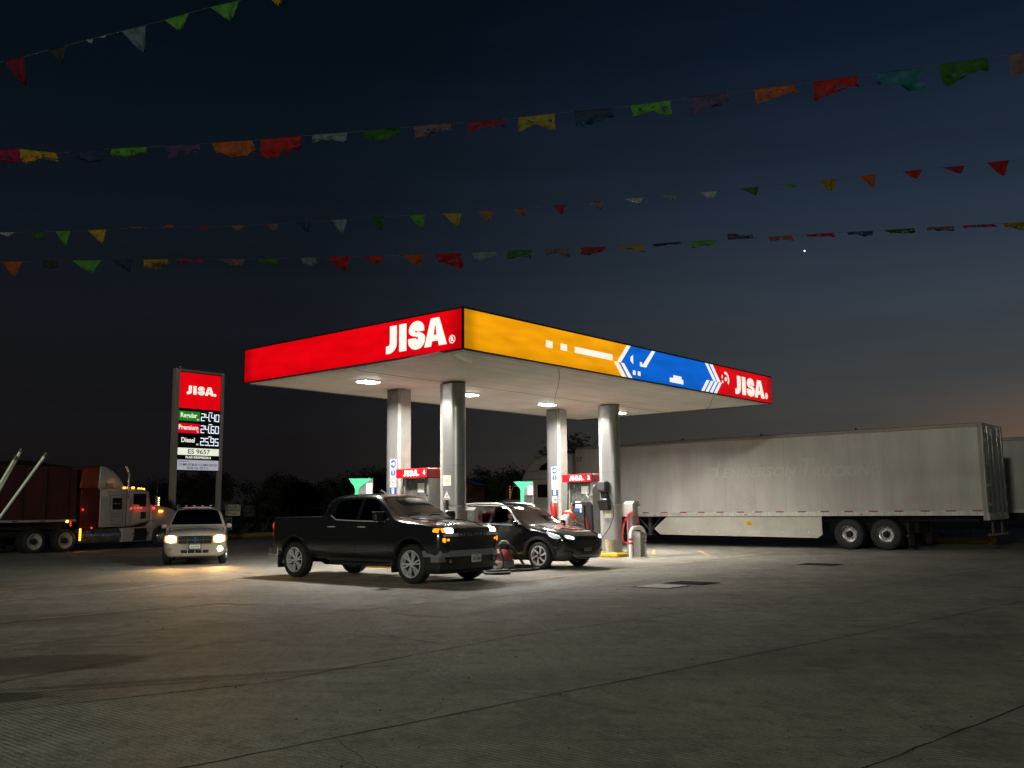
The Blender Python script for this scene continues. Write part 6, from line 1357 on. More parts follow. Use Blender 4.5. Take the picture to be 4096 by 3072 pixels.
# ------------------------------------------------------------------ truck entering at the left
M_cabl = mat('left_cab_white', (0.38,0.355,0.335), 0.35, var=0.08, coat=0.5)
LT = R(61)
def left_truck():
    th = thing('semi_tractor', 'white conventional tractor with amber roof lights, coupled to the dark red trailer at left', 'truck', (-18.2,37.0,0), LT)
    def pr(nm, pts, a, b_, m, bev=0.0, par=None):
        q = MB(); q.prism(pts,a,b_,'y'); o = q.build(nm, m, par or th)
        if bev:
            md = o.modifiers.new('b','BEVEL'); md.width = bev; md.segments = 3; md.limit_method = 'ANGLE'; m2 = eval_mesh(o); o.modifiers.clear(); o.data = m2
            m2.polygons.foreach_set('use_smooth',[True]*len(m2.polygons)); m2.set_sharp_from_angle(angle=R(35))
        return o
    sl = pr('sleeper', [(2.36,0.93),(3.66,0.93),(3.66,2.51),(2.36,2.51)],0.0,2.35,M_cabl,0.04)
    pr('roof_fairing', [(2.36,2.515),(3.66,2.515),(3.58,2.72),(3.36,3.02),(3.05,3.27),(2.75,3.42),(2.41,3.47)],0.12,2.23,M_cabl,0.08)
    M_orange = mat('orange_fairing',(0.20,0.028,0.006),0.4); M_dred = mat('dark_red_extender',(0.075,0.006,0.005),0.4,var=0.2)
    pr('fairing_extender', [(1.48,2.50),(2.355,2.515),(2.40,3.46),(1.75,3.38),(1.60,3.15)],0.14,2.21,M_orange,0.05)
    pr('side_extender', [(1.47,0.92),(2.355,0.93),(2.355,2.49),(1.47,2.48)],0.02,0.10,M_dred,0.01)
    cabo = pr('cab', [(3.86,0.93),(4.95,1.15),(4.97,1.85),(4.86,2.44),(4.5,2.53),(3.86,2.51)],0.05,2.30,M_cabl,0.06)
    pr('cab_gap', [(3.665,0.9),(3.855,0.9),(3.855,2.45),(3.665,2.45)],0.15,2.2,M_under)
    pr('side_fairing', [(3.70,1.0),(3.84,1.0),(3.84,2.15),(3.70,2.15)],-0.005,0.06,M_cabl)
    pr('hood', [(4.975,1.15),(4.975,1.86),(5.20,1.84),(5.55,1.80),(6.0,1.70),(6.45,1.50),(6.62,1.25),(6.66,0.75),(6.55,0.45),(6.15,0.45),(6.08,0.62),(5.95,0.80),(5.75,0.92),(5.55,0.95),(5.33,0.90),(5.18,0.78),(5.10,0.55),(5.06,0.30),(4.975,0.30)],0.02,2.33,M_cabl,0.06)
    pr('step_fairing', [(3.50,0.30),(3.50,0.88),(4.97,0.92),(4.97,0.30)],0.01,0.5,M_cabl,0.03)
    pr('steps', [(4.05,0.33),(4.12,0.60),(4.10,0.86),(4.72,0.86),(4.80,0.60),(4.70,0.33)],-0.012,0.008,M_under)
    pr('step_tread', [(4.0,0.60),(4.85,0.62),(4.85,0.66),(4.0,0.64)],-0.05,0.0,M_black)
    dg = mat('truck_dark_glass',(0.004,0.004,0.004),0.15)
    w_ = pr('sleeper_window_frame', rounded([(2.87,1.50),(3.49,1.49),(3.47,2.22),(2.87,2.22)],0.06),-0.012,0.0,M_cabl,0,sl)
    pr('sleeper_window', rounded([(2.95,1.65),(3.42,1.65),(3.42,2.14),(2.95,2.14)],0.05),-0.018,-0.0125,dg,0,w_); pr('window_bar', [(2.96,1.89),(3.41,1.89),(3.41,1.91),(2.96,1.91)],-0.022,-0.0185,M_dchrome,0,w_)
    for (x0,x1,za,zb_) in ((2.90,3.49,1.03,1.38),(2.85,3.51,1.48,2.24)):
        q = MB()
        for b in ((x0,x1,za,za+0.012),(x0,x1,zb_-0.012,zb_),(x0,x0+0.012,za,zb_),(x1-0.012,x1,za,zb_)): q.box(b[0],b[1],-0.004,-0.0005,b[2],b[3])
        q.build('hatch_outline', M_under, sl)
    pr('hatch_latch', [(2.94,1.14),(3.02,1.14),(3.02,1.24),(2.94,1.24)],-0.014,-0.0045,M_chrome,0,sl)
    for k in range(4): pr('louvre', [(2.67,2.58+k*0.055),(3.05,2.56+k*0.055),(3.05,2.585+k*0.055),(2.67,2.605+k*0.055)],0.108,0.118,M_under)
    q = MB()
    for i in range(3):
        for k in range(3): q.box(2.44+i*0.09,2.51+i*0.09,-0.006,-0.001,2.20+k*0.09,2.27+k*0.09)
    q.build('reflective_patch', M_platewhite, sl)
    dr_ = pr('door', rounded([(3.90,1.05),(4.74,1.17),(4.76,2.38),(3.94,2.38)],0.06),0.035,0.049,M_cabl,0,cabo)
    pr('door_window', rounded([(4.02,1.86),(4.32,1.86),(4.38,1.77),(4.70,1.77),(4.68,2.32),(4.02,2.32)],0.04),0.028,0.034,dg,0,dr_)
    pr('door_vent', rounded([(4.42,1.24),(4.70,1.27),(4.70,1.55),(4.42,1.55)],0.03),0.028,0.034,dg,0,dr_)
    pr('door_handle', [(3.97,1.25),(4.06,1.25),(4.06,1.40),(3.97,1.40)],0.022,0.034,M_chrome,0,dr_)
    pr('windshield', [(4.90,1.88),(5.0,1.88),(4.90,2.40),(4.82,2.40)],0.15,2.2,dg)
    q = MB(); q.tube([(3.78,0.08,0.95),(3.78,0.08,3.15),(3.74,0.08,3.3),(3.60,0.08,3.5)],0.055,10); q.build('exhaust_stack', M_chrome, th, smooth=50)
    q = MB(); q.cyl((1.62,0.33,0.60),(3.46,0.33,0.60),0.31,n=24); q.build('fuel_tank', M_dchrome, th, smooth=50)
    for x in (2.1,2.9): q = MB(); q.lathe([(0.315,-0.02),(0.322,0),(0.315,0.02)],24,'x'); o = q.build('tank_strap', M_chrome, th, smooth=50); o.location = (x,0.33,0.60)
    ea = mat('amber_bright',(0.9,0.4,0.05),0.3,emit=(1.0,0.36,0.03),es=6.0); er = mat('red_marker_lit',(0.8,0.02,0.02),0.3,emit=(1.0,0.03,0.02),es=3.0)
    for x, z in ((3.62,2.57),(4.05,2.58),(4.45,2.555),(4.60,2.545),(4.72,2.53)):
        q = MB(); q.sphere((x,0.25 if x>4.2 else 0.12,z),0.055,6,(1.5 if x<4.2 else 0.8,1,0.75)); q.build('roof_marker_lamp', ea, th, smooth=True)
    for k in range(5): q = MB(); q.bbox(1.45,1.52,-0.04,0.02,0.42+k*0.10,0.50+k*0.10,0.015); q.build('amber_lamp', ea, th)
    q = MB(); q.bbox(5.30,5.58,-0.03,0.025,1.53,1.61,0.02); q.build('side_turn_lamp', ea, th)
    for x, z in ((1.56,1.66),(4.25,1.71),(4.42,1.72),(3.88,1.70),(2.0,0.92)): q = MB(); q.sphere((x,-0.01,z),0.035,6,(1,0.5,1)); q.build('red_marker_lamp', er, th, smooth=True)
    q = MB(); q.sphere((4.98,-0.12,1.70),0.06,6); q.build('red_marker_lamp', er, th, smooth=True)
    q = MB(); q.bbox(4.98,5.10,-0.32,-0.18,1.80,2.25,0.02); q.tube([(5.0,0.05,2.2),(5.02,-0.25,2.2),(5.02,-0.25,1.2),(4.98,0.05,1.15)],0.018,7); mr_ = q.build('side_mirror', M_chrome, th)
    q = MB(); q.tube([(5.02,-0.25,2.2),(5.03,-0.25,2.98)],0.006,5); q.build('antenna', M_dchrome, th)
    ew = mat('mirror_reflection',(0.9,0.7,0.4),0.3,emit=(1.0,0.72,0.4),es=4.0)  # glowing beads imitate lamps reflected in the mirror glass
    for k in range(4): q = MB(); q.sphere((5.06,-0.33,1.84+k*0.10),0.03,5); q.build('mirror_reflection', ew, mr_)
    q = MB(); q.sphere((5.22,-0.06,1.58),0.07,6,(0.8,0.8,1.3)); q.build('hood_mirror', M_black, th)
    q = MB(); q.bbox(-1.6,5.0,0.7,1.65,0.62,0.86,0.03); q.cyl((-0.46,0.3,0.45),(-0.46,2.1,0.45),0.07); q.cyl((0.86,0.3,0.45),(0.86,2.1,0.45),0.07); q.build('chassis', M_under, th)
    mw = mat('white_steel_wheel',(0.42,0.40,0.37),0.4)
    w0 = truck_wheel(th, (-0.46,0.14,0.45), 0.46, 0.315, 0.28, mw, False, True); wheel_copy(w0,(0.86,0.14,0.45),False,th); wheel_copy(w0,(-0.46,2.2,0.45),True,th); wheel_copy(w0,(0.86,2.2,0.45),True,th)
    w1 = truck_wheel(th, (5.59,0.14,0.47), 0.48, 0.30, 0.28, M_chrome, False, False, False); wheel_copy(w1,(5.59,2.2,0.47),True,th)
    def glow(loc, c, e):
        la = bpy.data.lights.new('marker_glow','POINT'); la.energy = e; la.color = c; la.shadow_soft_size = 0.05; o = bpy.data.objects.new('marker_glow', la); col.objects.link(o); o.parent = th; o.location = loc
    glow((5.45,-0.12,1.55),(1.0,0.22,0.03),1.2); glow((4.3,-0.2,1.72),(1.0,0.05,0.04),1.6); glow((1.48,-0.10,0.66),(1.0,0.45,0.05),2.0); glow((1.56,-0.1,1.66),(1,0.03,0.02),0.8); glow((3.0,-0.1,2.75),(1.0,0.4,0.05),0.8)
left_truck()
th = thing('cargo_trailer', 'dark red high-sided cargo trailer with black tarpaulin at the left edge', 'trailer', (-18.2,37.0,0), LT)
M_dr = mat('dark_red_boards',(0.060,0.009,0.007),0.55,var=0.3,scale=2,stretch=(1,1,0.3))
q = MB(); q.box(-9.0,1.24,0.0,2.45,1.28,3.36); bd = q.build('cargo_body', M_dr, th)
q = MB(); 
for k in range(11): q.box(-8.9+k*0.98,-8.86+k*0.98,-0.03,0.0,1.28,3.36)
q.build('side_ribs', M_under, bd)
q = MB(); n_ = 24; V=[]; F=[]
for i in range(n_+1):
    x = -9.0+10.24*i/n_; zz = 3.46+0.20*(1-i/n_)*0.6+0.05*math.sin(i*1.3)+ (0.0 if i<n_ else -0.06)
    for y, dz in ((-0.02,-0.16),(0.3,0.0),(1.2,0.10),(2.1,0.0),(2.47,-0.16)): V.append((x,y,zz+dz))
for i in range(n_):
    for j_ in range(4): a=5*i+j_; F.append((a,a+1,a+6,a+5))
q.add(V,F); q.build('tarpaulin', mat('black_tarpaulin',(0.006,0.006,0.007),0.7,bump=0.3,bscale=8), th, smooth=True)
q = MB(); q.box(-9.0,1.26,-0.035,0.0,1.195,1.275); rl = q.build('side_rail', mat('rail_pale',(0.36,0.35,0.30),0.5), th)
for x in (-7.5,-5.2,-3.0,-1.35,-0.2): q = MB(); q.box(x-0.12,x+0.12,-0.038,-0.0355,1.215,1.25); q.build('reflector', M_under, rl)
q = MB(); q.box(-9.0,1.0,0.5,1.95,0.9,1.19); q.build('underframe', M_under, th)
q = MB(); q.bbox(0.80,0.92,-0.06,0.0,1.15,1.25,0.02); q.build('amber_lamp', mat('amber_bright',(0.9,0.4,0.05),0.3), th)
for z in (1.02,1.10,1.18): q = MB(); q.box(1.0,1.05,-0.03,-0.02,z,z+0.05); q.build('red_reflector', mat('red_marker_lit',(0.8,0.02,0.02),0.3), th)
w0 = truck_wheel(th, (-7.6,0.14,0.47), 0.48, 0.3, 0.28, mat('white_steel_wheel',(0.42,0.40,0.37),0.4), False, True)
for x in (-8.9,): wheel_copy(w0,(x,0.14,0.47),False,th)

# ================================================================== PRICE PYLON
py = thing('price_pylon', 'tall two-post price sign with red JISA panel and lit fuel prices at left', 'sign', (-17.162,48.0,0), SITE)
M_post = mat('pylon_post', (0.46,0.39,0.36), 0.5, var=0.1)
for x0,x1 in ((-0.28,-0.03),(2.41,2.58)):
    q = MB(); q.bbox(x0,x1,-0.14,0.16,0,8.74,0.01); q.build('post', M_post, py)
q = MB(); q.bbox(-0.28,2.58,-0.14,0.16,8.742,8.86,0.01); q.build('top_beam', M_post, py)
q = MB(); q.box(-0.028,2.408,-0.08,0.12,3.6,8.74); q.build('sign_box', M_under, py)
fn = lambda d: (lambda x, z: (x, -0.08-d, z))
def emi(name, c, es, **k): return mat(name, lin(c), 0.4, emit=lin(c), es=es, **k)
def rect(name, m, x0, x1, za, zb_, d=0.006, par=None):
    q = MB(); q.box(x0,x1,-0.08-d,-0.0801-d*0.3,za,zb_); return q.build(name, m, par or py)
rect('red_panel', emi('pylon_red',(222,0,14),0.95,evar=0.12,scale=1.5,stretch=(1,1,0.1)), 0.0,2.37,6.84,8.69)
q = MB(); letters_mesh(q, lambda x, y: fn(0.010)(0.42+x*0.645, 7.58+y*0.45), 0.03); disc_mesh(q, fn(0.010), 2.05, 7.64, 0.075, 0.075); q.build('pylon_lettering', E_white, py, recalc=False)
E_led = mat('led_digit', (0.8,0.85,0.9), 0.4, emit=lin((232,240,255)), es=1.15)
SEG = {'0':'abcdef','1':'bc','2':'abged','3':'abgcd','4':'fgbc','5':'afgcd','6':'afgedc','7':'abc','8':'abcdefg','9':'abcdfg'}
def seven(txt, x0, z0_, w, h, gap, par):
    q = MB(); x = x0; t = 0.042; f = fn(0.010)
    for ch in txt:
        if ch == '.': poly_mesh(q, f, [(x-0.01,z0_-0.01),(x+0.05,z0_-0.01),(x+0.05,z0_+0.05),(x-0.01,z0_+0.05)]); x += 0.075; continue
        g_ = 0.008
        R_ = {'a':(x+g_,x+w-g_,z0_+h-t,z0_+h),'d':(x+g_,x+w-g_,z0_,z0_+t),'g':(x+g_,x+w-g_,z0_+h/2-t/2,z0_+h/2+t/2),'f':(x,x+t,z0_+h/2+g_,z0_+h-g_),'b':(x+w-t,x+w,z0_+h/2+g_,z0_+h-g_),'e':(x,x+t,z0_+g_,z0_+h/2-g_),'c':(x+w-t,x+w,z0_+g_,z0_+h/2-g_)}
        for s_ in SEG[ch]:
            a, b_, c, d = R_[s_]
            dd_ = {'a':0.0,'d':0.0,'g':0.0}.get(s_, 0.0004)
            q.add([fn(0.010+dd_)(a,c),fn(0.010+dd_)(b_,c),fn(0.010+dd_)(b_,d),fn(0.010+dd_)(a,d)],[(0,1,2,3)])
        x += w+gap
    q.build('led_price', E_led, par, recalc=False)
for nm, c, zc, price, oct_ in (('Regular',(24,122,24),6.44,'24.40','87'),('Premium',(206,0,26),5.81,'24.60','91'),('Diesel',(6,6,6),5.16,'25.95','45')):
    r_ = rect('grade_panel', emi('panel_'+nm.lower(), c, 0.95 if nm != 'Diesel' else 0.3), 0.0, 1.205, zc-0.25, zc+0.25)
    text(nm, 0.34, E_white, r_, (0.56,-0.0875,zc+0.03), (R(90),0,0), bold=0.007, ext=0.0006, sx=0.92)
    text(oct_, 0.13, E_white, r_, (1.10,-0.0875,zc-0.17), (R(90),0,0), bold=0.002, ext=0.0006)
    seven(price, 1.26, zc-0.21, 0.225, 0.40, 0.035, r_)
    q = MB(); poly_mesh(q, fn(0.010), [(1.72,zc+0.235),(1.94,zc+0.235),(1.94,zc+0.275),(1.72,zc+0.275)]); q.build('lamp_slot', E_led, r_, recalc=False)
e_ = rect('station_number_panel', emi('panel_cream',(232,236,214),0.95,evar=0.1), 0.0,2.38,4.43,4.79); text('ES 9657', 0.34, M_black, e_, (1.2,-0.0875,4.60), (R(90),0,0), ext=0.0006, sx=1.18, bold=0.004)
text('PL/6513/EXP/ES/2015', 0.155, E_white, py, (1.19,-0.0835,4.31), (R(90),0,0), bold=0.004, ext=0.0006, sx=1.08)
o_ = rect('operator_panel', emi('panel_grey',(176,176,190),0.75), 0.0,2.38,3.66,4.18)
text('OPERADO POR', 0.085, M_black, o_, (0.36,-0.0875,4.09), (R(90),0,0), ext=0.0006, bold=0.001)
text('COMBUSTIBLES Y LUBRICANTES', 0.165, M_black, o_, (1.19,-0.0875,3.93), (R(90),0,0), ext=0.0006, bold=0.002, sx=0.93)
text('RUIZ S.A. DE C.V.', 0.165, M_black, o_, (1.19,-0.0875,3.76), (R(90),0,0), ext=0.0006, bold=0.002)
q = MB(); q.bbox(-0.10,0.06,-0.22,-0.06,8.87,8.97,0.02); q.build('camera_box', M_dchrome, py)

# ================================================================== ROADSIDE: kerbs, signs, plants
def bar_thing(name, label, cat, a, b_, w, h, m, grp=None):
    a = Vector((*a,0)); b_ = Vector((*b_,0)); d = b_-a; th = thing(name, label, cat, a, math.atan2(d.y,d.x), grp)
    q = MB(); q.bbox(0,d.length,-w/2,w/2,0,h,min(0.06,h*0.4)); q.build('kerb_stone', m, th, smooth=30); return th
bar_thing('yellow_kerb', 'long yellow kerb along the far planting bed behind the white SUV', 'kerb', (-17.5,47.5), (-12.2,67.0), 0.25, 0.26, M_yellow)
bar_thing('yellow_kerb', 'short thick yellow kerb under the tail of the long white trailer', 'kerb', (18.05,35.75), (14.2,39.0), 0.9, 0.24, M_yellow)
def board(name, label, x0, x1, y, za, zb_, m, rz=0.0, posts=True):
    th = thing(name, label, 'sign', ((x0+x1)/2, y, 0), rz); w = (x1-x0)
    q = MB(); q.bbox(-w/2,w/2,-0.015,0.015,za,zb_,0.004); f = q.build('board', m, th)
    if posts:
        for x in (-w*0.35,w*0.35): q = MB(); q.box(x-0.02,x+0.02,0.016,0.05,0,zb_-0.05); q.build('post', M_under, th)
    return th, f
M_signcream = mat('sign_cream',(0.75,0.68,0.46),0.7)
th, f = board('taco_sign', 'hand-lettered cream sign reading TACOS Y GORDITAS by the far kerb', -17.62,-16.72,58.0,1.25,1.93,M_signcream,R(15))
text('TACOS Y', 0.23, M_black, f, (0.03,-0.018,1.80), (R(90),0,0), bold=0.008, ext=0.0008, sx=0.86)
text('GORDITAS', 0.22, M_black, f, (0,-0.018,1.60), (R(90),0,0), bold=0.007, ext=0.0008, sx=0.78)
text('El Guero', 0.19, mat('sign_olive',(0.2,0.17,0.04),0.6), f, (-0.08,-0.018,1.39), (R(90),0,0), bold=0.006, ext=0.0008, shear=0.2, sx=0.85)
th, f = board('framed_board', 'low dark board with a thin white frame below the taco sign', -17.85,-17.1,57.6,0.40,1.14,mat('board_dark',(0.05,0.045,0.035),0.6),R(15))
q = MB()
for b in ((-0.37,0.37,0.41,0.43),(-0.37,0.37,1.11,1.13),(-0.37,-0.35,0.43,1.11),(0.35,0.37,0.43,1.11)): q.box(b[0],b[1],-0.02,-0.016,b[2],b[3])
q.build('white_frame', M_platewhite, f)
q = MB(); q.prism([(-0.06,1.05),(0.06,1.05),(0.06,0.95),(0.10,0.95),(0,0.82),(-0.10,0.95),(-0.06,0.95)],-0.02,-0.016,'y'); q.prism([(0.18,0.84),(0.26,0.84),(0.25,0.70),(0.19,0.70)],-0.02,-0.016,'y'); q.prism([(-0.27,0.82),(-0.22,0.82),(-0.22,0.70),(-0.27,0.70)],-0.02,-0.016,'y'); q.build('drawn_figures', mat('chalk_grey',(0.25,0.24,0.2),0.8), f)
th, f = board('faded_sign', 'unlit dark sign with faded pale writing right of the taco sign', -16.55,-15.65,58.2,1.17,1.90,mat('board_black',(0.018,0.018,0.018),0.7),R(15))
q = MB()
for z_, a, b_ in ((1.72,-0.35,0.1),(1.52,-0.38,0.2),(1.30,-0.15,0.25)): q.box(a,b_,-0.018,-0.016,z_,z_+0.05)
q.prism([(0.28,1.86),(0.42,1.86),(0.42,1.70),(0.35,1.64),(0.28,1.70)],-0.018,-0.016,'y'); q.build('faded_print', mat('faded_grey',(0.09,0.09,0.085),0.8), f)
M_agave = mat('agave_leaf',(0.10,0.13,0.09),0.5,var=0.3)
def agave(loc, h, n, label):
    th = thing('agave_plant', label, 'plant', loc, random.random()*6, 'agaves in the far planting bed'); q = MB()
    for k in range(n):
        a = 2*math.pi*k/n*1.618; tilt = 0.25+0.75*(k/n); L_ = h*(0.8+0.3*random.random()); V = []
        for i in range(6):
            u = i/5; r = L_*(math.sin(tilt)*u+0.10*u*u); z = L_*math.cos(tilt)*u; w = 0.07*(1-u**1.6)+0.002
            for s_ in (-1,0,1): V.append((r*math.cos(a)-s_*w*math.sin(a), r*math.sin(a)+s_*w*math.cos(a), z+(0.02 if s_ else 0)))
        F = []
        for i in range(5):
            for s_ in range(2): b_ = 3*i+s_; F.append((b_,b_+1,b_+4,b_+3))
        q.add(V,F)
    q.build('leaves', M_agave, th, recalc=False)
agave((-15.6,59.0,0.0),1.15,16,'upright agave rosette right of the unlit sign'); agave((-16.9,59.5,0),0.9,13,'lower agave with leaning blades under the two roadside signs'); agave((-18.9,57.0,0),0.8,12,'small agave behind the white SUV')

# trees: dark belt beyond the yard
M_bark = mat('bark',(0.06,0.045,0.03),0.9,bump=0.4); M_leaf = mat('foliage',(0.030,0.040,0.016),0.7,var=0.45,scale=0.8)
M_leaf2 = mat('foliage_dry',(0.045,0.042,0.02),0.75,var=0.4,scale=0.8)
def make_tree(kind, h, r, n, seed, sparse=False):
    rnd = random.Random(seed); th = thing(kind, '', 'tree', (0,0,0), 0); q = MB(); tips = []
    base = [(0,0,0),(rnd.gauss(0,.05)*h*0.2,0,h*0.22),(rnd.gauss(0,.1)*h*0.3,rnd.gauss(0,.05)*h,h*0.42)]
    q.tube(base,[h*0.035,h*0.028,h*0.02],7)
    for k in range(9 if not sparse else 12):
        a = 2*math.pi*k/9+rnd.random(); st_ = Vector(base[1]).lerp(Vector(base[2]), rnd.random()); e = Vector((math.cos(a)*r*(0.45+0.5*rnd.random()), math.sin(a)*r*(0.45+0.5*rnd.random()), h*(0.5+0.42*rnd.random())))
        m_ = st_.lerp(e,0.5)+Vector((0,0,h*0.05)); q.tube([st_,m_,e],[h*0.014,h*0.009,h*0.003],5); tips += [e, m_.lerp(e,0.6)]
    q.build('trunk', M_bark, th, smooth=60); q = MB(); cl = []
    for e in tips:
        for _ in range(2): cl.append((e+Vector((rnd.gauss(0,r*0.18),rnd.gauss(0,r*0.18),rnd.gauss(0,h*0.05))), r*(0.18+0.22*rnd.random())))
    per = n//len(cl)
    for c, cr_ in cl:
        for _ in range(per):
            d = Vector((rnd.gauss(0,1),rnd.gauss(0,1),rnd.gauss(0,0.8))).normalized()*cr_*rnd.random()**0.4; p = c+d; s_ = h*0.020*(0.6+rnd.random())
            u = Vector((rnd.gauss(0,1),rnd.gauss(0,1),rnd.gauss(0,1))).normalized(); v = u.orthogonal().normalized()
            q.add([tuple(p-u*s_), tuple(p+v*s_*0.45), tuple(p+u*s_), tuple(p-v*s_*0.45)],[(0,1,2,3)])
    q.build('crown', M_leaf if not sparse else M_leaf2, th, recalc=False); return th
t1 = make_tree('broadleaf_tree', 5.5, 3.0, 8000, 3); t2 = make_tree('broadleaf_tree', 4.2, 2.6, 7000, 5); t3 = make_tree('thorn_tree', 5.0, 2.2, 4500, 9, True)
spots = [(-44,88,t1,1.1,'broad dark tree at the far left behind the red cargo trailer'),(-38,95,t2,1.1,'rounded dark tree behind the fairing of the left tractor'),(-31,90,t1,0.95,'dark tree left of the price sign posts'),
         (-27,84,t3,1.0,'loose dark tree between the two posts of the price sign'),(-22.5,90,t2,1.15,'dark tree just right of the price sign'),(-18.5,80,t1,0.85,'dark tree above the taco sign'),(-14.5,86,t2,1.1,'dark tree above the unlit roadside sign'),
         (-11,82,t1,1.0,'dark tree behind the bed of the grey pickup'),(-7.5,88,t2,1.2,'dark tree between the pickup cab and the green board'),(-3.2,86,t3,1.0,'loose dark tree seen between the two left columns'),(-0.8,80,t1,0.8,'dark tree behind the maroon fender'),
         (2.2,74,t2,1.0,'low dark tree left of the pale sleeper cab'),(4.0,52,t3,1.12,'dark tree with bare twigs rising over the front of the long trailer'),(6.2,56,t1,0.92,'dark tree crown behind the roof of the long trailer near its front'),(1.2,60,t1,0.80,'dark tree behind the curved roof of the pale tractor'),
         (-52,80,t2,1.3,'dark tree beyond the tail of the red cargo trailer')]
used_t = set()
for i, (x, y, t_, sc, lab) in enumerate(spots):
    o = t_ if t_.name not in used_t else copy_tree(t_)
    used_t.add(t_.name); o.location = (x,y,-0.02); o.rotation_euler = (0,0,i*1.1); o.scale = (sc,sc,sc*(0.95+0.02*(i%5))); o['label'] = lab; o['category'] = 'tree'; o['group'] = 'dark trees beyond the yard'
q = MB()
rnd = random.Random(4)
for k in range(11000):
    x = -60+80*rnd.random(); y = 78+14*rnd.random(); z = (2.3+0.9*math.sin(x*0.31)+0.5*math.sin(x*0.83+1))*rnd.random()**1.2; s_ = 0.2+0.24*rnd.random()
    u = Vector((rnd.gauss(0,1),rnd.gauss(0,1),rnd.gauss(0,1))).normalized(); v = u.orthogonal().normalized(); p = Vector((x,y,z))
    q.add([tuple(p-u*s_),tuple(p+v*s_*0.5),tuple(p+u*s_),tuple(p-v*s_*0.5)],[(0,1,2,3)])
tag(q.build('undergrowth', M_leaf, recalc=False), 'dark scrub growing below the far trees', 'scrub', None, 'stuff')
q = MB()
for k in range(420):
    p = Vector((14.6+3.2*rnd.random(), 39.2-3.0*rnd.random(), 0.24+0.35*rnd.random()**2)); s_ = 0.05+0.06*rnd.random(); u = Vector((rnd.gauss(0,.5),rnd.gauss(0,.5),1)).normalized(); v = u.orthogonal().normalized()
    q.add([tuple(p-u*s_),tuple(p+v*s_*0.25),tuple(p+u*s_),tuple(p-v*s_*0.25)],[(0,1,2,3)])
tag(q.build('weeds', M_leaf2, recalc=False), 'low weeds growing behind the yellow kerb under the trailer', 'weeds', None, 'stuff')
# ================================================================== VACUUM AND HOSE
th = thing('wet_dry_vacuum', 'faded pink wet-dry vacuum with black motor head between the pickup and the black crossover', 'vacuum cleaner', (-0.26,24.05,0), R(-20))
q = MB(); q.lathe([(0.001,0.07),(0.26,0.07),(0.27,0.10),(0.265,0.22),(0.25,0.235),(0.001,0.235)],28); q.build('base', mat('vac_grey',(0.30,0.29,0.27),0.5,var=0.2), th, smooth=35)
q = MB(); q.lathe([(0.001,0.24),(0.245,0.24),(0.235,0.34),(0.20,0.45),(0.15,0.52),(0.001,0.53)],28); tub = q.build('tub', mat('vac_pink',(0.60,0.16,0.16),0.5,var=0.15,scale=5), th, smooth=35)
q = MB(); q.bbox(-0.12,0.16,-0.12,0.12,0.50,0.66,0.045); hd = q.build('motor_head', M_black, th, smooth=30); q = MB(); q.tube([(-0.10,0,0.66),(-0.05,0,0.72),(0.08,0,0.72),(0.14,0,0.66)],0.018,8); q.build('carry_handle', M_grey, hd, smooth=60)
q = MB(); q.box(-0.12,0.05,-0.262,-0.245,0.30,0.38); o = q.build('maker_label', mat('vac_label',(0.40,0.08,0.08),0.5), tub)
text('UG', 0.09, M_whiteprint, o, (-0.04,-0.264,0.34), (R(90),0,0), bold=0.002, ext=0.001)
for a in (30,150,210,330):
    q = MB(); q.sphere((0.24*math.cos(R(a)),0.24*math.sin(R(a)),0.035),0.035,6); q.build('caster', M_black, th, smooth=True)
M_hose = mat('vac_hose',(0.035,0.032,0.028),0.55,var=0.3,bump=0.6,bscale=120)
th = thing('vacuum_hose', 'thick black corrugated hose coiled on the concrete in front of the pink vacuum', 'hose', (0,0,0), 0)
def smooth_path(P, n=8):
    P = [Vector(p) for p in P]; out = []
    for i in range(len(P)-1):
        p0, p1, p2, p3 = P[max(i-1,0)], P[i], P[i+1], P[min(i+2,len(P)-1)]
        for k in range(n):
            t = k/n; out.append(0.5*((2*p1)+(p2-p0)*t+(2*p0-5*p1+4*p2-p3)*t*t+(3*p1-p0-3*p2+p3)*t**3))
    out.append(P[-1]); return out
def corr(P, r): return [r*(1.0+0.07*(i%2)) for i in range(len(P))]
P = smooth_path([(-0.42,23.72,0.14),(-0.60,23.6,0.30),(-0.55,23.55,0.55),(-0.42,23.55,0.64),(-0.32,23.5,0.50),(-0.27,23.4,0.22),(-0.35,23.2,0.05),(-0.62,22.85,0.035),(-0.68,22.5,0.035),(-0.40,22.28,0.035),(-0.12,22.5,0.035),(-0.2,22.85,0.035),(-0.5,22.9,0.09),(-0.65,22.6,0.09),(-0.4,22.38,0.085),(-0.15,22.6,0.085)],9)
q = MB(); q.tube(P, corr(P,0.03), 9); q.build('hose_coil', M_hose, th, smooth=60)
P = smooth_path([(-0.46,23.6,0.56),(-0.30,23.65,0.66),(-0.08,23.7,0.60),(0.10,23.75,0.35),(0.30,23.7,0.10),(0.42,23.6,0.035),(0.30,23.45,0.035),(0.05,23.35,0.035),(-0.3,23.25,0.035)],9)
q = MB(); q.tube(P, corr(P,0.03), 9); q.build('hose_coil', M_hose, th, smooth=60)
q = MB(); q.cyl((-0.85,23.0,0.03),(-0.62,22.98,0.03),0.03,n=10); q.build('hose_nozzle', M_black, th, smooth=60)
P = smooth_path([(0.10,23.5,0.03),(0.30,23.62,0.035),(0.5,23.85,0.05),(0.62,23.75,0.04),(0.40,23.5,0.03),(0.1,23.4,0.03)],7)
q = MB(); q.tube(P, corr(P,0.026), 8); q.build('hose_end', M_hose, th, smooth=60)

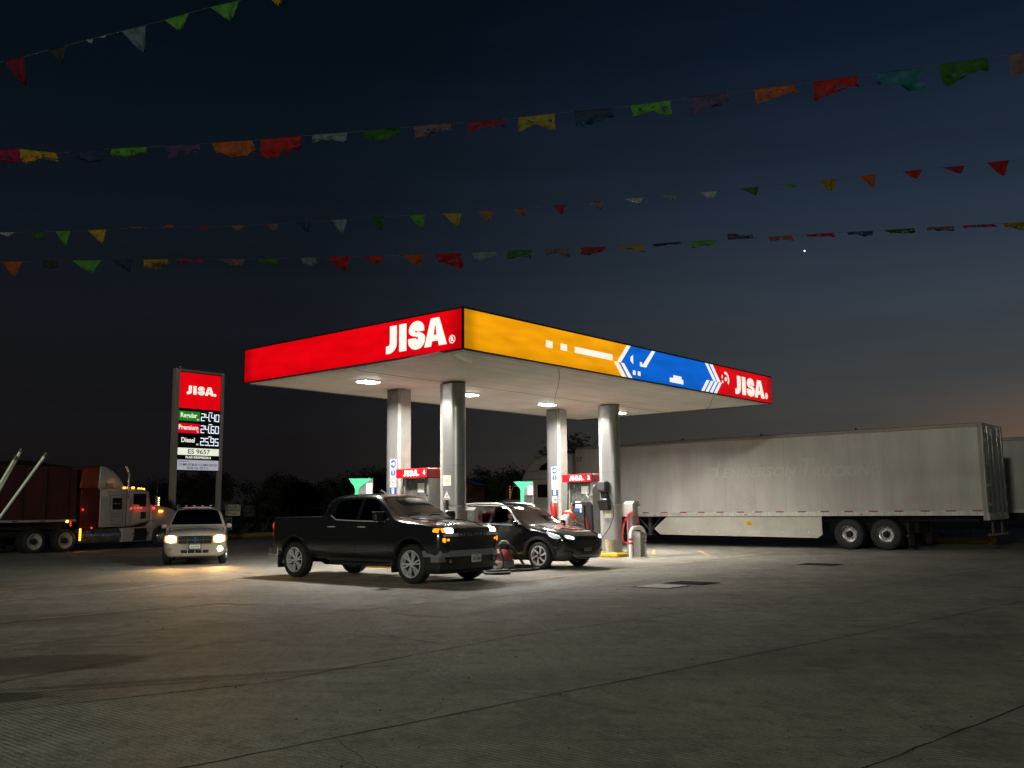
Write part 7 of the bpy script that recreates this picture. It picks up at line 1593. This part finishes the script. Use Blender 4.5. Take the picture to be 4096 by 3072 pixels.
# leaning pipes at the left edge
for k, (tip, foot, lab) in enumerate([((-4.18,8.0,2.09),(-5.20,8.0,0.0),'tallest of the three pale pipes leaning in from the left edge'),((-4.185,7.93,2.02),(-5.27,7.93,0.0),'middle pale pipe close beside the tallest one at the left edge'),((-3.965,8.0,2.05),(-5.36,8.0,0.0),'separate pale pipe leaning right of the other two at the left edge')]):
    th = thing('leaning_pipe', lab, 'pipe', foot, 0, 'pale pipes leaning at the left edge')
    d = Vector(tip)-Vector(foot); q = MB(); q.tube([(0,0,0),tuple(d*0.985)],0.0125,12); q.build('tube', mat('pale_pipe',(0.52,0.58,0.48),0.4,var=0.1), th, smooth=50)
    q = MB(); q.tube([tuple(d*0.985),tuple(d*1.0)],0.0145,12); q.build('end_cap', mat('pipe_cap',(0.06,0.065,0.06),0.5), th, smooth=50)

# ================================================================== BUNTING
CM = cam.matrix_world.copy(); FPX = 3756.9
def sight(u, v, d):
    """point on the line of sight through photo pixel (u,v) at forward distance d"""
    p = Vector(((u-2048)/FPX, -(v-1536)/FPX, -1.0)); w = CM.to_3x3() @ p; k = d/w.y; return CM.translation + w*k
K2 = 4096/2212
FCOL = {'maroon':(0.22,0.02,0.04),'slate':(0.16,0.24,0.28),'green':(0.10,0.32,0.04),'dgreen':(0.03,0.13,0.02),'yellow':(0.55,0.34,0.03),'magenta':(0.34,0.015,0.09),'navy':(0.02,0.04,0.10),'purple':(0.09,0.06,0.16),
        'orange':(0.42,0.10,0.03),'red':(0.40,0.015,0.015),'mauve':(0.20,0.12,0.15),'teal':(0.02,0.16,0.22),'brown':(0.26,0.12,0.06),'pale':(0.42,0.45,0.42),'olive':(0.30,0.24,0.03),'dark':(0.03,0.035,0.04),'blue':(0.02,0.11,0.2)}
def flag_mat(c):
    nm = 'flag_'+c
    if nm in MATS: return MATS[nm]
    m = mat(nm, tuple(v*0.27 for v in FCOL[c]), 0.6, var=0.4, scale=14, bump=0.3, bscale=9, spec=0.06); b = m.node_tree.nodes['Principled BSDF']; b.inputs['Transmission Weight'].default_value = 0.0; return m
def flag(parent, a, b_, drop, shape, c, seed, lift=0.0):
    """a,b: top corners; drop: height; cut-paper sheet, crumpled by the wind"""
    rnd = random.Random(seed); a = Vector(a); b_ = Vector(b_); w = (b_-a).length; side = (b_-a).normalized(); nx = 12; ny = 6; V = []; F = []
    down = Vector((0,0,-1)); back = Vector((0.1,1,0)).normalized(); ph = [rnd.uniform(0,6.28) for _ in range(6)]; swing = rnd.uniform(-0.5,0.7); skew = rnd.uniform(-0.1,0.3)
    idx = {}
    for j_ in range(ny+1):
        v = j_/ny
        for i in range(nx+1):
            u = i/nx
            if shape == 'tri':
                lo, hi = (0.0+0.62*v+skew*0.4*v), (1.0-0.30*v+skew*0.4*v)
                if v == 1: lo = hi = 0.66+skew*0.4
                uu = lo+(hi-lo)*u; dd = v
            else:
                uu = u + skew*0.35*v; sc = 1.0-0.10*abs(math.sin(u*math.pi*4+ph[5]))-(0.12*rnd.random() if j_ == ny else 0); dd = v*(sc*(0.85+0.25*math.sin(u*4+ph[3])))
            cr_ = 0.045*w*v*(math.sin(u*9+ph[0]+v*3)+math.sin(u*17+v*11+ph[1])*0.6+math.sin(v*14+u*5+ph[2])*0.6)
            p = a + side*(uu*w) + down*(dd*drop*math.cos(swing*v)) + back*(swing*dd*drop*0.8 + cr_) + Vector((0,0,lift*v))
            idx[i,j_] = len(V); V.append(tuple(p))
    for j_ in range(ny):
        for i in range(nx):
            if shape == 'cut' and j_ in (2,3,4) and rnd.random() < 0.10: continue
            F.append((idx[i,j_],idx[i+1,j_],idx[i+1,j_+1],idx[i,j_+1]))
    if c in ('maroon','mauve','orange','red') : pass
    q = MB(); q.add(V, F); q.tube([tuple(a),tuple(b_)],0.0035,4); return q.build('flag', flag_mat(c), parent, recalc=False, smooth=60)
def bunting(label, pts, dL, dR, flags, shape, ur=0.002):
    """pts: string line (u,v) left to right in view; depth runs from dL to dR"""
    th = thing('bunting_string', label, 'bunting', (0,0,0), 0, 'strings of coloured flags across the yard')
    us = [p[0] for p in pts]
    def dep(u): return dL + (dR-dL)*(u-us[0])/(us[-1]-us[0])
    def vv(u):
        for (u0,v0),(u1,v1) in zip(pts[:-1],pts[1:]):
            if u <= u1 or u1 == us[-1]: return v0+(v1-v0)*(u-u0)/(u1-u0)
    fine = []
    for i in range(61):
        u = us[0]+(us[-1]-us[0])*i/60; fine.append(sight(u, vv(u), dep(u)))
    q = MB(); q.tube(fine, ur, 5); q.build('cord', mat('cord_grey',(0.04,0.04,0.04),0.7), th)
    for k, f in enumerate(flags):
        u0, u1, h, c = f[:4]; sh = f[4] if len(f) > 4 else shape
        a = sight(u0, vv(u0), dep(u0)); b_ = sight(u1, vv(u1), dep(u1)); dr_ = abs(h)/FPX*dep(u0)
        flag(th, a, b_, max(dr_,0.02), sh, c, hash(label)%97*0+k*13+len(flags), lift=(1.6*dr_ if h < 0 else 0.0))
    return th
def k2(L_): return [(a*K2, b_*K2) for a, b_ in L_]
def kf(L_): return [tuple([f[0]*K2, f[1]*K2, f[2]*K2]+list(f[3:])) for f in L_]
bunting('nearest bunting rising steeply across the top left corner', [(-60,262),(0,250),(97,226),(323,167),(582,101),(840,29),(958,2),(1300,-100)], 8.2, 8.6,
        [(18,97,118,'maroon'),(196,262,70,'dark'),(345,372,18,'pale'),(398,425,14,'pale'),(488,582,108,'slate'),(658,755,68,'green'),(840,955,78,'green'),(1060,1140,84,'yellow')], 'tri')
bunting('upper bunting of cut paper rectangles spanning the whole sky', k2([(-30,327),(45,322),(122,331),(240,321),(320,318),(430,311),(545,303),(650,294),(787,283),(893,273),(1088,258),(1198,245),(1322,234),(1447,217),(1572,201),(1716,183),(1852,164),(1993,146),(2133,125),(2260,106)]), 12.0, 8.6,
        kf([(-12,42,32,'magenta'),(42,122,32,'yellow'),(150,225,28,'navy'),(240,318,20,'green'),(358,430,34,'purple'),(457,545,36,'orange'),(563,650,44,'red'),(675,750,30,'slate'),(787,865,34,'dgreen'),(893,973,30,'mauve'),(1008,1088,34,'maroon'),(1119,1198,44,'olive'),(1240,1322,36,'navy'),(1362,1447,38,'green'),(1486,1572,42,'purple'),(1628,1716,38,'orange'),(1757,1852,44,'red'),(1893,1993,50,'teal'),(2027,2133,54,'dgreen'),(2180,2250,52,'mauve')]), 'cut')
bunting('middle bunting of small triangular pennants', k2([(-30,503),(70,501),(152,499),(229,496),(308,492),(425,490),(530,487),(640,481),(717,476),(830,468),(918,463),(997,460),(1067,454),(1140,449),(1223,442),(1305,434),(1390,427),(1465,420),(1550,413),(1640,404),(1725,396),(1808,387),(1893,377),(1993,366),(2083,358),(2180,346),(2260,336)]), 15.5, 12.0,
        kf([(-5,30,10,'pale','tri'),(70,95,22,'dgreen'),(120,152,36,'green'),(190,229,32,'yellow'),(272,308,-8,'brown'),(350,378,-12,'orange'),(428,452,8,'red'),(500,527,14,'brown'),(572,600,18,'mauve'),(640,672,24,'navy'),(717,750,34,'slate'),(802,830,32,'dgreen'),(883,918,34,'green'),(957,997,32,'olive'),(1032,1067,30,'brown'),(1107,1140,18,'brown'),(1195,1223,24,'maroon'),(1268,1305,19,'mauve'),(1350,1390,17,'pale'),(1425,1465,14,'slate'),(1512,1550,17,'pale'),(1600,1640,19,'dgreen'),(1683,1725,7,'green'),(1767,1808,26,'olive'),(1858,1893,32,'orange'),(1950,1993,20,'red'),(2037,2083,20,'maroon'),(2132,2180,34,'red')]), 'tri')
bunting('lowest bunting of cut paper flags just above the canopy', k2([(-30,565),(48,565),(155,563),(240,562),(385,560),(530,559),(700,556),(830,553),(918,550),(995,547),(1097,542),(1230,537),(1307,533),(1388,529),(1470,523),(1545,519),(1628,514),(1710,509),(1802,503),(1885,499),(1974,493),(2060,489),(2147,484),(2260,477)]), 15.8, 13.4,
        kf([(4,48,36,'orange','tri'),(90,125,18,'dark'),(155,218,30,'green','tri'),(240,290,26,'navy','tri'),(310,363,22,'yellow'),(385,440,13,'magenta'),(470,530,18,'mauve','tri'),(560,600,18,'dgreen'),(650,682,22,'slate'),(707,756,32,'red','tri'),(785,830,18,'red','tri'),(868,918,24,'orange','tri'),(940,995,36,'red'),(1020,1070,20,'slate'),(1097,1148,26,'dgreen'),(1178,1230,20,'mauve'),(1255,1307,18,'maroon'),(1335,1388,16,'olive'),(1410,1470,9,'navy'),(1492,1545,20,'green'),(1573,1628,-12,'purple'),(1660,1710,15,'orange'),(1742,1802,9,'red'),(1830,1885,11,'blue'),(1911,1974,11,'dgreen'),(2002,2060,12,'mauve'),(2078,2147,9,'magenta'),(2168,2225,20,'olive')]), 'cut')
# small bright planet low in the dusk sky
q = MB(); pl_ = sight(1738*K2, 542*K2, 900); q.sphere((0,0,0),0.75,8); o = q.build('evening_star', mat('star_light',(1,1,1),0.5,emit=(1,1,0.95),es=3.0)); o.location = pl_; tag(o,'tiny bright evening star in the dusk sky right of the canopy','star')

# ================================================================== PEOPLE
def skin_mesh(joints, bones, lv=2):
    names = list(joints); me = bpy.data.meshes.new('skin'); me.from_pydata([joints[n][0] for n in names], [(names.index(a), names.index(b)) for a, b in bones], [])
    o = bpy.data.objects.new('skin_tmp', me); col.objects.link(o); o.modifiers.new('sk','SKIN')
    bm = bmesh.new(); bm.from_mesh(me); ly = bm.verts.layers.skin.verify(); bm.verts.ensure_lookup_table()
    for i, n in enumerate(names):
        r = joints[n][1]; bm.verts[i][ly].radius = r if isinstance(r, tuple) else (r, r); bm.verts[i][ly].use_root = (i == 0)
    bm.to_mesh(me); bm.free(); s_ = o.modifiers.new('ss','SUBSURF'); s_.levels = lv; s_.render_levels = lv
    m2 = eval_mesh(o); bpy.data.objects.remove(o); return m2
def add_hand(j, b, wrist, d, palm_n, side, pref, curl=0.6):
    """palm and five fingers as short chains"""
    d = Vector(d).normalized(); n_ = Vector(palm_n).normalized(); s_ = d.cross(n_)*side; W = Vector(wrist)
    j[pref+'palm'] = (tuple(W+d*0.05), (0.035,0.018)); b.append((pref+'wrist', pref+'palm'))
    for k, (off, ln) in enumerate(((0.03,0.065),(0.011,0.075),(-0.009,0.07),(-0.028,0.055))):
        base = W+d*0.09+s_*off; m_ = base+d*ln*0.5+n_*ln*0.25*curl; e = m_+d*ln*0.35+n_*ln*0.5*curl
        for nm, p, r in (('a',base,0.0095),('b',m_,0.009),('c',e,0.0075)): j[f'{pref}f{k}{nm}'] = (tuple(p), r)
        b += [(pref+'palm',f'{pref}f{k}a'),(f'{pref}f{k}a',f'{pref}f{k}b'),(f'{pref}f{k}b',f'{pref}f{k}c')]
    t0_ = W+d*0.03+s_*0.035; t1_ = t0_+d*0.03+s_*0.025+n_*0.015
    j[pref+'t0'] = (tuple(t0_), 0.011); j[pref+'t1'] = (tuple(t1_), 0.009); b += [(pref+'palm',pref+'t0'),(pref+'t0',pref+'t1')]
def head_mesh(q, c, fwd, up=(0,0,1), s=1.0):
    f = Vector(fwd).normalized(); u = Vector(up).normalized(); r = f.cross(u).normalized(); u = r.cross(f)
    M = Matrix(((r.x,f.x,u.x,c[0]),(r.y,f.y,u.y,c[1]),(r.z,f.z,u.z,c[2]),(0,0,0,1))); o_ = q.m; q.m = M @ Matrix.Scale(s,4)
    q.sphere((0,-0.005,0.025),0.098,10,(0.78,0.98,1.05)); q.sphere((0,0.02,-0.05),0.07,8,(0.82,1.0,1.0))
    q.tube([(0,0.085,0.02),(0,0.108,-0.015),(0,0.092,-0.022)],[0.008,0.014,0.01],6)
    for x in (-0.078,0.078): q.sphere((x,0.0,-0.005),0.026,6,(0.35,0.7,1.1))
    q.tube([(-0.022,0.083,-0.052),(0,0.09,-0.05),(0.022,0.083,-0.052)],0.006,5)
    for x in (-0.03,0.03): q.sphere((x,0.082,0.018),0.011,6)
    q.m = o_; return M
M_skin = mat('skin',(0.34,0.17,0.10),0.5,var=0.08); M_hair = mat('black_hair',(0.012,0.009,0.007),0.5,var=0.3)
def person(label, J, bones, head, fwd, clothes, loc=(0,0,0), parent_rot=0.0, up=(0,0,1)):
    th = thing('person', label, 'person', loc, parent_rot)
    me = skin_mesh(J, bones); q = MB(); me_v = [tuple(v.co) for v in me.vertices]; q.add(me_v, [tuple(p.vertices) for p in me.polygons]); M = head_mesh(q, head, fwd, up)
    q.build('body', M_skin, th, smooth=60)
    q = MB(); q.m = M
    # hair cap
    V=[];F=[];n1,n2=8,16
    for i in range(n1+1):
        a = 1.75*i/n1
        for k in range(n2):
            ph = 2*math.pi*k/n2; fr = math.sin(ph)
            aa = a*(1-0.30*max(0,fr)); V.append((0.084*math.sin(aa)*math.cos(ph), -0.008+0.105*math.sin(aa)*math.sin(ph), 0.025+0.112*math.cos(aa)))
    for i in range(n1):
        for k in range(n2): F.append((i*n2+k,i*n2+(k+1)%n2,(i+1)*n2+(k+1)%n2,(i+1)*n2+k))
    q.add(V,F); q.build('hair', M_hair, th, smooth=60, recalc=False)
    for nm, Jc, bc, m in clothes:
        m2 = skin_mesh(Jc, bc); m2.materials.append(m); m2.polygons.foreach_set('use_smooth',[True]*len(m2.polygons)); o = bpy.data.objects.new(nm, m2); o.data.name = nm; col.objects.link(o); o.parent = th
    return th
def sub(J, names, grow_=0.014): return {n: (J[n][0], (J[n][1][0]+grow_, J[n][1][1]+grow_) if isinstance(J[n][1], tuple) else J[n][1]+grow_) for n in names}
# attendant leaning toward the pump (local: +x toward the pump)
J = {'pelvis':((0,0,0.93),(0.13,0.10)),'belly':((0.03,0,1.08),(0.13,0.11)),'chest':((0.12,0,1.30),(0.16,0.12)),'neck0':((0.22,0,1.43),0.06),'neck':((0.28,0,1.47),0.052),
     'lsh':((0.13,0.17,1.37),0.06),'lel':((0.27,0.24,1.14),0.045),'lwrist':((0.48,0.16,1.08),0.028),'rsh':((0.13,-0.17,1.37),0.06),'rel':((0.24,-0.26,1.13),0.045),'rwrist':((0.46,-0.20,1.05),0.028),
     'lhip':((-0.01,0.09,0.88),0.085),'lkn':((0.06,0.10,0.50),0.058),'lan':((-0.02,0.10,0.10),0.040),'ltoe':((0.14,0.11,0.04),0.036),'rhip':((-0.01,-0.09,0.88),0.085),'rkn':((0.0,-0.11,0.50),0.058),'ran':((-0.10,-0.11,0.10),0.040),'rtoe':((0.06,-0.12,0.04),0.036)}
B = [('pelvis','belly'),('belly','chest'),('chest','neck0'),('neck0','neck'),('chest','lsh'),('lsh','lel'),('lel','lwrist'),('chest','rsh'),('rsh','rel'),('rel','rwrist'),('pelvis','lhip'),('lhip','lkn'),('lkn','lan'),('lan','ltoe'),('pelvis','rhip'),('rhip','rkn'),('rkn','ran'),('ran','rtoe')]
core = dict(J); Bc = list(B)
add_hand(J, B, J['lwrist'][0], (1,0,-0.2), (0,0,-1), 1, 'l'); add_hand(J, B, J['rwrist'][0], (1,0,-0.2), (0,0,-1), -1, 'r')
vest = (sub(core,['pelvis','belly','chest','neck0'],0.024),[('pelvis','belly'),('belly','chest'),('chest','neck0'),('chest','vl'),('chest','vr')]); vest[0]['vl'] = ((0.125,0.14,1.355),0.092); vest[0]['vr'] = ((0.125,-0.14,1.355),0.092)
def mid(a, b_, t): return tuple(Vector(a).lerp(Vector(b_), t))
sl = sub(core,['chest','lsh','rsh'],0.012); sl['chest'] = (core['chest'][0], (0.13,0.09)); sl['lsh'] = (core['lsh'][0],0.062); sl['rsh'] = (core['rsh'][0],0.062); sl['le'] = (mid(J['lsh'][0],J['lel'][0],0.8),0.066); sl['re'] = (mid(J['rsh'][0],J['rel'][0],0.8),0.066)
tr = sub(core,['pelvis','lhip','lkn','lan','rhip','rkn','ran'],0.016)
person('bent-over attendant in grey vest with red sleeves, facing dispenser 2', J, B, (0.335,0,1.555), (0.75,0.0,-0.5),
       [('grey_vest',vest[0],vest[1],mat('vest_grey',(0.42,0.41,0.40),0.8,var=0.1)),('red_shirt',sl,[('chest','lsh'),('lsh','le'),('chest','rsh'),('rsh','re')],mat('shirt_red',(0.48,0.012,0.02),0.8)),('dark_trousers',tr,[('pelvis','lhip'),('lhip','lkn'),('lkn','lan'),('pelvis','rhip'),('rhip','rkn'),('rkn','ran')],mat('trousers_dark',(0.02,0.02,0.025),0.85))],
       loc=(1.58,29.22,0.0), parent_rot=R(40), up=(0.4,0,1))
def seated(label, car, loc, shirt, hands, headfwd, extra=0.0):
    J = {'pelvis':((0,0,0.0),(0.14,0.11)),'belly':((-0.03,0,0.16),(0.13,0.10)),'chest':((-0.05,0,0.38),(0.16,0.11)),'neck0':((-0.03,0,0.53),0.06),'neck':((-0.01,0,0.59),0.052),
         'lsh':((-0.05,0.18,0.46),0.06),'lel':((0.10,0.26,0.26),0.043),'lwrist':(hands[0],0.028),'rsh':((-0.05,-0.18,0.46),0.06),'rel':((0.10,-0.26,0.26),0.043),'rwrist':(hands[1],0.028),
         'lkn':((0.42,0.12,0.10),0.06),'lan':((0.66,0.12,-0.22),0.04),'rkn':((0.42,-0.12,0.10),0.06),'ran':((0.66,-0.12,-0.22),0.04)}
    B = [('pelvis','belly'),('belly','chest'),('chest','neck0'),('neck0','neck'),('chest','lsh'),('lsh','lel'),('lel','lwrist'),('chest','rsh'),('rsh','rel'),('rel','rwrist'),('pelvis','lkn'),('lkn','lan'),('pelvis','rkn'),('rkn','ran')]
    core = dict(J); add_hand(J,B,J['lwrist'][0],(1,0,0.2),(0,0,-1),1,'l',0.9); add_hand(J,B,J['rwrist'][0],(1,0,0.2),(0,0,-1),-1,'r',0.9)
    sh = sub(core,['belly','chest','neck0','lsh','rsh','lel','rel'],0.014)
    tr = sub(core,['pelvis','lkn','lan','rkn','ran'],0.014)
    p = person(label, J, B, (0.02,0,0.695), headfwd, [('shirt',sh,[('belly','chest'),('chest','neck0'),('chest','lsh'),('lsh','lel'),('chest','rsh'),('rsh','rel')],shirt),('trousers',tr,[('pelvis','lkn'),('lkn','lan'),('pelvis','rkn'),('rkn','ran')],mat('trousers_dark',(0.02,0.02,0.025),0.85))])
    ang = car.rotation_euler.z; M = Matrix.Translation(car.location) @ Matrix.Rotation(ang,4,'Z'); p.location = M @ Vector(loc); p.rotation_euler = (0,0,ang); return p
seated('passenger in a blue shirt at the open front window of the black crossover', cx, (-1.33,-0.42,0.64), mat('shirt_blue',(0.02,0.16,0.42),0.8), ((0.32,0.16,0.22),(0.30,-0.18,0.20)), (0.85,-0.55,0.0))
seated('driver in a pale blue shirt at the wheel of the white SUV', wsuv, (-1.30,0.40,0.66), mat('shirt_paleblue',(0.30,0.36,0.42),0.8), ((0.30,0.14,0.36),(0.30,-0.14,0.38)), (1,-0.1,0))

# ================================================================== ADDED FILL LIGHT: unseen mast put in behind the viewpoint
ms = thing('added_fill_mast', 'added floodlight mast standing in the yard behind the viewpoint', 'added lamp', (-14.0,-22.0,0), 0)
q = MB(); q.cyl((0,0,0),(0,0,12.0),0.13,0.07,12); q.cyl((0,0,0),(0,0,0.05),0.25,n=16); q.build('pole', M_steel, ms, smooth=60)
q = MB(); q.bbox(-1.25,1.25,-0.10,0.12,11.45,12.75,0.03); hd = q.build('floodlight', M_grey, ms)
q = MB(); q.box(-1.2,1.2,0.121,0.13,11.5,12.7); q.build('fill_lens', mat('fill_lens',(0.9,0.9,0.85),0.3,emit=(1.0,0.95,0.80),es=2), hd)
la = bpy.data.lights.new('fill_lamp','AREA'); la.shape = 'RECTANGLE'; la.size = 2.4; la.size_y = 1.2; la.energy = 5600; la.color = (0.97,1.0,0.82)
lo = bpy.data.objects.new('fill_lamp', la); col.objects.link(lo); lo.parent = ms; lo.location = (0,0.55,12.1); lo.rotation_euler = (R(73),0,R(-20))
